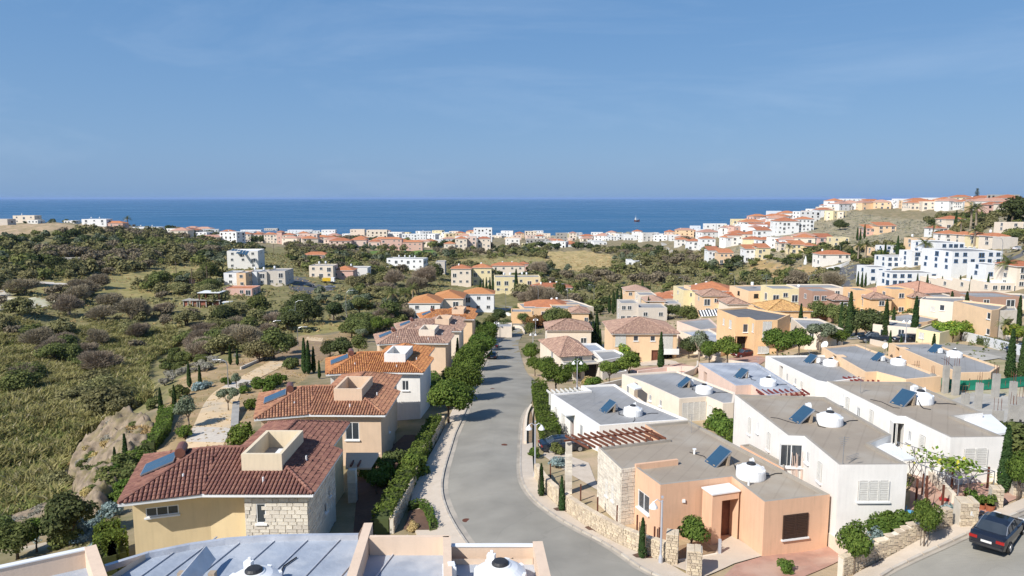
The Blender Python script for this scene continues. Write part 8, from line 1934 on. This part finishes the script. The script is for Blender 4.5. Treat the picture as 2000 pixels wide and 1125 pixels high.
MB().box((-.6, 0, .9), (3.6, 2.2, 1.3), 'yellow_paint').build('load_box', e, local=True); MB().box((2.0, 0, .6), (1.5, 2.1, 1.8), 'white_paint').build('cab', e, local=True); MB().box((2.77, 0, 1.5), (.04, 1.8, .7), 'glass').build('windscreen', e, local=True)
for x in (-1.6, 1.8):
    for s in (-1, 1): MB().tube([(x, s * .9, .45), (x, s * 1.12, .45)], .45, 'tyre', 14).build('wheel', e, local=True)
p = on_ground(370, 553); e = empty('shed', (p.x, p.y, p.z)); tag(e, 'small red shed with a green roof in the left field', 'shed'); MB().box((0, 0, -.3), (3.4, 2.6, 2.5), 'rose_wall').build('wall', e, local=True); MB().box((0, 0, 2.2), (4.6, 3.4, .2), 'green_paint').build('roof', e, local=True); MB().box((0, -1.33, .1), (1, .06, 1.8), 'dark_void').build('door', e, local=True)
p = on_ground(1573, 516); o = MB().lathe((p.x, p.y, p.z - .2), [(.9, 0), (.8, 1.2), (.55, 2.4), (.3, 3.6), (0, 4.6)], 'white_paint', 10).build('monument'); tag(o, 'white cone shaped monument on the lower slope', 'monument')
# solar roof slope and panels of the cream block
p0, p1 = at_y(452, 492, 350), at_y(485, 497, 338); e = empty('solar_array', (p0 + p1) / 2); tag(e, 'slanted dark solar array on the cream three storey block', 'solar array')
for k in range(6): c = p0.lerp(p1, (k + .5) / 6); MB().box((0, 0, 0), (1.25, 3.4, .1), 'solar_glass', T=Matrix.Translation(c - e.location + Vector((0, 0, .6))) @ Matrix.Rotation(rad(30), 4, 'X')).build('panel', e, local=True)
for k in range(3): c = p0.lerp(p1, k / 2); MB().box((0, 1.3, -1.2), (.12, .12, 2.2), 'white_paint', T=Matrix.Translation(c - e.location + Vector((0, 0, .6)))).build('support', e, local=True)
# hotel roof collectors and blue shades
for i in range(9):
    q_ = at_y(1868 + i * 9.5, 487 + i * .4, 268); e = empty('solar_collector', q_); tag(e, 'dark solar collector in the row on the hotel roof', 'solar collector', 'row of collectors on the hotel roof'); MB().box((0, 0, .4), (1.3, 1.8, .1), 'solar_glass', T=Matrix.Rotation(rad(30), 4, 'X')).build('panel', e, local=True); MB().tube([(-.5, .9, 1.0), (.5, .9, 1.0)], .22, 'white_plastic', 8).build('cylinder', e, local=True)
for x, y, Y, l in ((1890,505,261.5,'first'),(1868,505,262,'second'),(1912,505,261,'third'),(1879,520,261,'lower left'),(1905,520,261,'lower right')):
    q_ = at_y(x, y, Y); e = empty('hotel_balcony', q_); tag(e, 'blue shaded hotel balcony, %s on the tall block' % l, 'balcony', 'hotel balconies'); MB().box((0, -.7, -1.3), (3.2, 1.4, .15), 'white_paint').build('floor', e, local=True); MB().box((0, -1.35, -1.15), (3.2, .08, .9), 'white_paint').build('railing', e, local=True); MB().box((0, -.7, 1.3), (3.2, 1.4, .15), 'blue_paint').build('shade', e, local=True); MB().box((0, -.05, -1.1), (2.6, .1, 2.2), 'glass').build('door', e, local=True)
# tall conifer on the ridge
p = on_ground(1907, 404); p = at_y(1907, 396, 545); z = g(p.x, p.y); e = empty('conifer', (p.x, p.y, z)); tag(e, 'tall tiered conifer standing alone on the ridge skyline', 'tree'); hh = at_y(1907, 368, 545).z - z; rs = np.random.RandomState(3); Ps = []
for k in range(11):
    zz = hh * (.25 + .072 * k); rr = (1 - k / 12) * hh * .2 + .3; a = rs.uniform(0, 6.28, 90); q_ = rs.uniform(.1, 1, 90) * rr; Ps.append(np.stack([np.cos(a) * q_, np.sin(a) * q_, zz + q_ * .12 + rs.normal(0, .08, 90)], 1))
Ps = np.concatenate(Ps); V = cards(Ps, np.tile([0, 0, 1.], (len(Ps), 1)), .55, rs); inst('crown', np_mesh('crown', V, np.arange(len(V)).reshape(-1, 4), ['leaf_dark']), e); inst('trunk', MB().tube([(0, 0, -1), (0, 0, hh)], [.3, .08], 'bark', 6).mesh('trunk'), e)
# ------------------------------------------------------------ ship at sea
a_, b_ = ray(1244, 433); Ys_ = -CZ / b_; e = empty('ship', (a_ * Ys_, Ys_, 0), .25); tag(e, 'rust brown ship with pale superstructure and masts out at sea', 'ship'); s = Ys_ / FPX * 1.0
b = MB(); n_ = 10; rg = []
for k in range(n_ + 1):
    t = k / n_; x = (t - .5) * 11 * s; w = 1.25 * s * math.sin(math.pi * min(1, t * 1.15 + .12)) ** .5 if t < .87 else 1.25 * s * (1 - t) * 4; w = max(w, .08 * s); z1 = 2.6 * s + (abs(t - .45) ** 2) * 7 * s; rg.append([(x, -w, z1), (x, -w * .7, -.5 * s), (x, w * .7, -.5 * s), (x, w, z1)])
for p, q_ in zip(rg, rg[1:]):
    for i in range(4): j = (i + 1) % 4; b.poly([p[i], p[j], q_[j], q_[i]], 'rust')
b.poly(rg[0], 'rust'); b.poly(rg[-1][::-1], 'rust'); b.build('hull', e, local=True)
MB().box((-2.9 * s, 0, 2.8 * s), (2.6 * s, 1.8 * s, 3.2 * s), 'white_wall').box((-2.9 * s, 0, 6.0 * s), (1.8 * s, 1.4 * s, 1.4 * s), 'white_wall').build('superstructure', e, local=True)
for x, h in ((-2.4, 12.5), (-3.4, 10), (1.8, 7.5)): MB().tube([(x * s, 0, 2.5 * s), (x * s, 0, h * s)], .16 * s, 'white_paint', 5).build('mast', e, local=True)
# ------------------------------------------------------------ thin sea haze
hz = MB().box((0, 46000, -45), (196000, 93000, 130), 'haze') if False else None
m = bpy.data.materials.new('haze'); M['haze'] = m; m.use_nodes = True; t = m.node_tree; t.nodes.clear(); o = N(t, 'ShaderNodeOutputMaterial'); v = N(t, 'ShaderNodeVolumePrincipled')
v.inputs['Color'].default_value = (.42, .62, 1.0, 1); v.inputs['Density'].default_value = HAZE; t.links.new(v.outputs[0], o.inputs['Volume'])
o = MB().box((0, 46000, -45), (196000, 93000, 135), 'haze').build('haze'); tag(o, 'thin pale haze over the coast', kind='stuff')
for i, (px, py, H) in enumerate([(1330,745,21.3),(1160,790,21.4),(1580,702,20.9),(1690,690,20),(1800,682,19.8),(1480,722,21.3),(1350,845,18.5),(1680,770,16)]):
    q_ = at_h(px, py, H); e = empty('roof_aerial', q_); tag(e, 'thin aerial on the %s' % ['cream bungalow roof', 'grey roof beside the clipped hedge', 'white bungalow roof left of the red pergola', 'brown grey roof behind the red pergola', 'long grey roof behind the columns', 'shiny blue grey roof', 'back of the peach bungalow roof', 'farther taupe roof'][i], 'aerial', 'thin roof aerials'); h = R.uniform(1.2, 2.0)
    MB().tube([(0, 0, 0), (0, 0, h)], .02, 'metal', 5).build('mast', e, local=True)
    for k in range(4): MB().tube([(-.3 + .04 * k, .05, h - .12 * k), (.3 - .04 * k, -.05, h - .12 * k)], .012, 'metal', 4).build('rod', e, local=True)
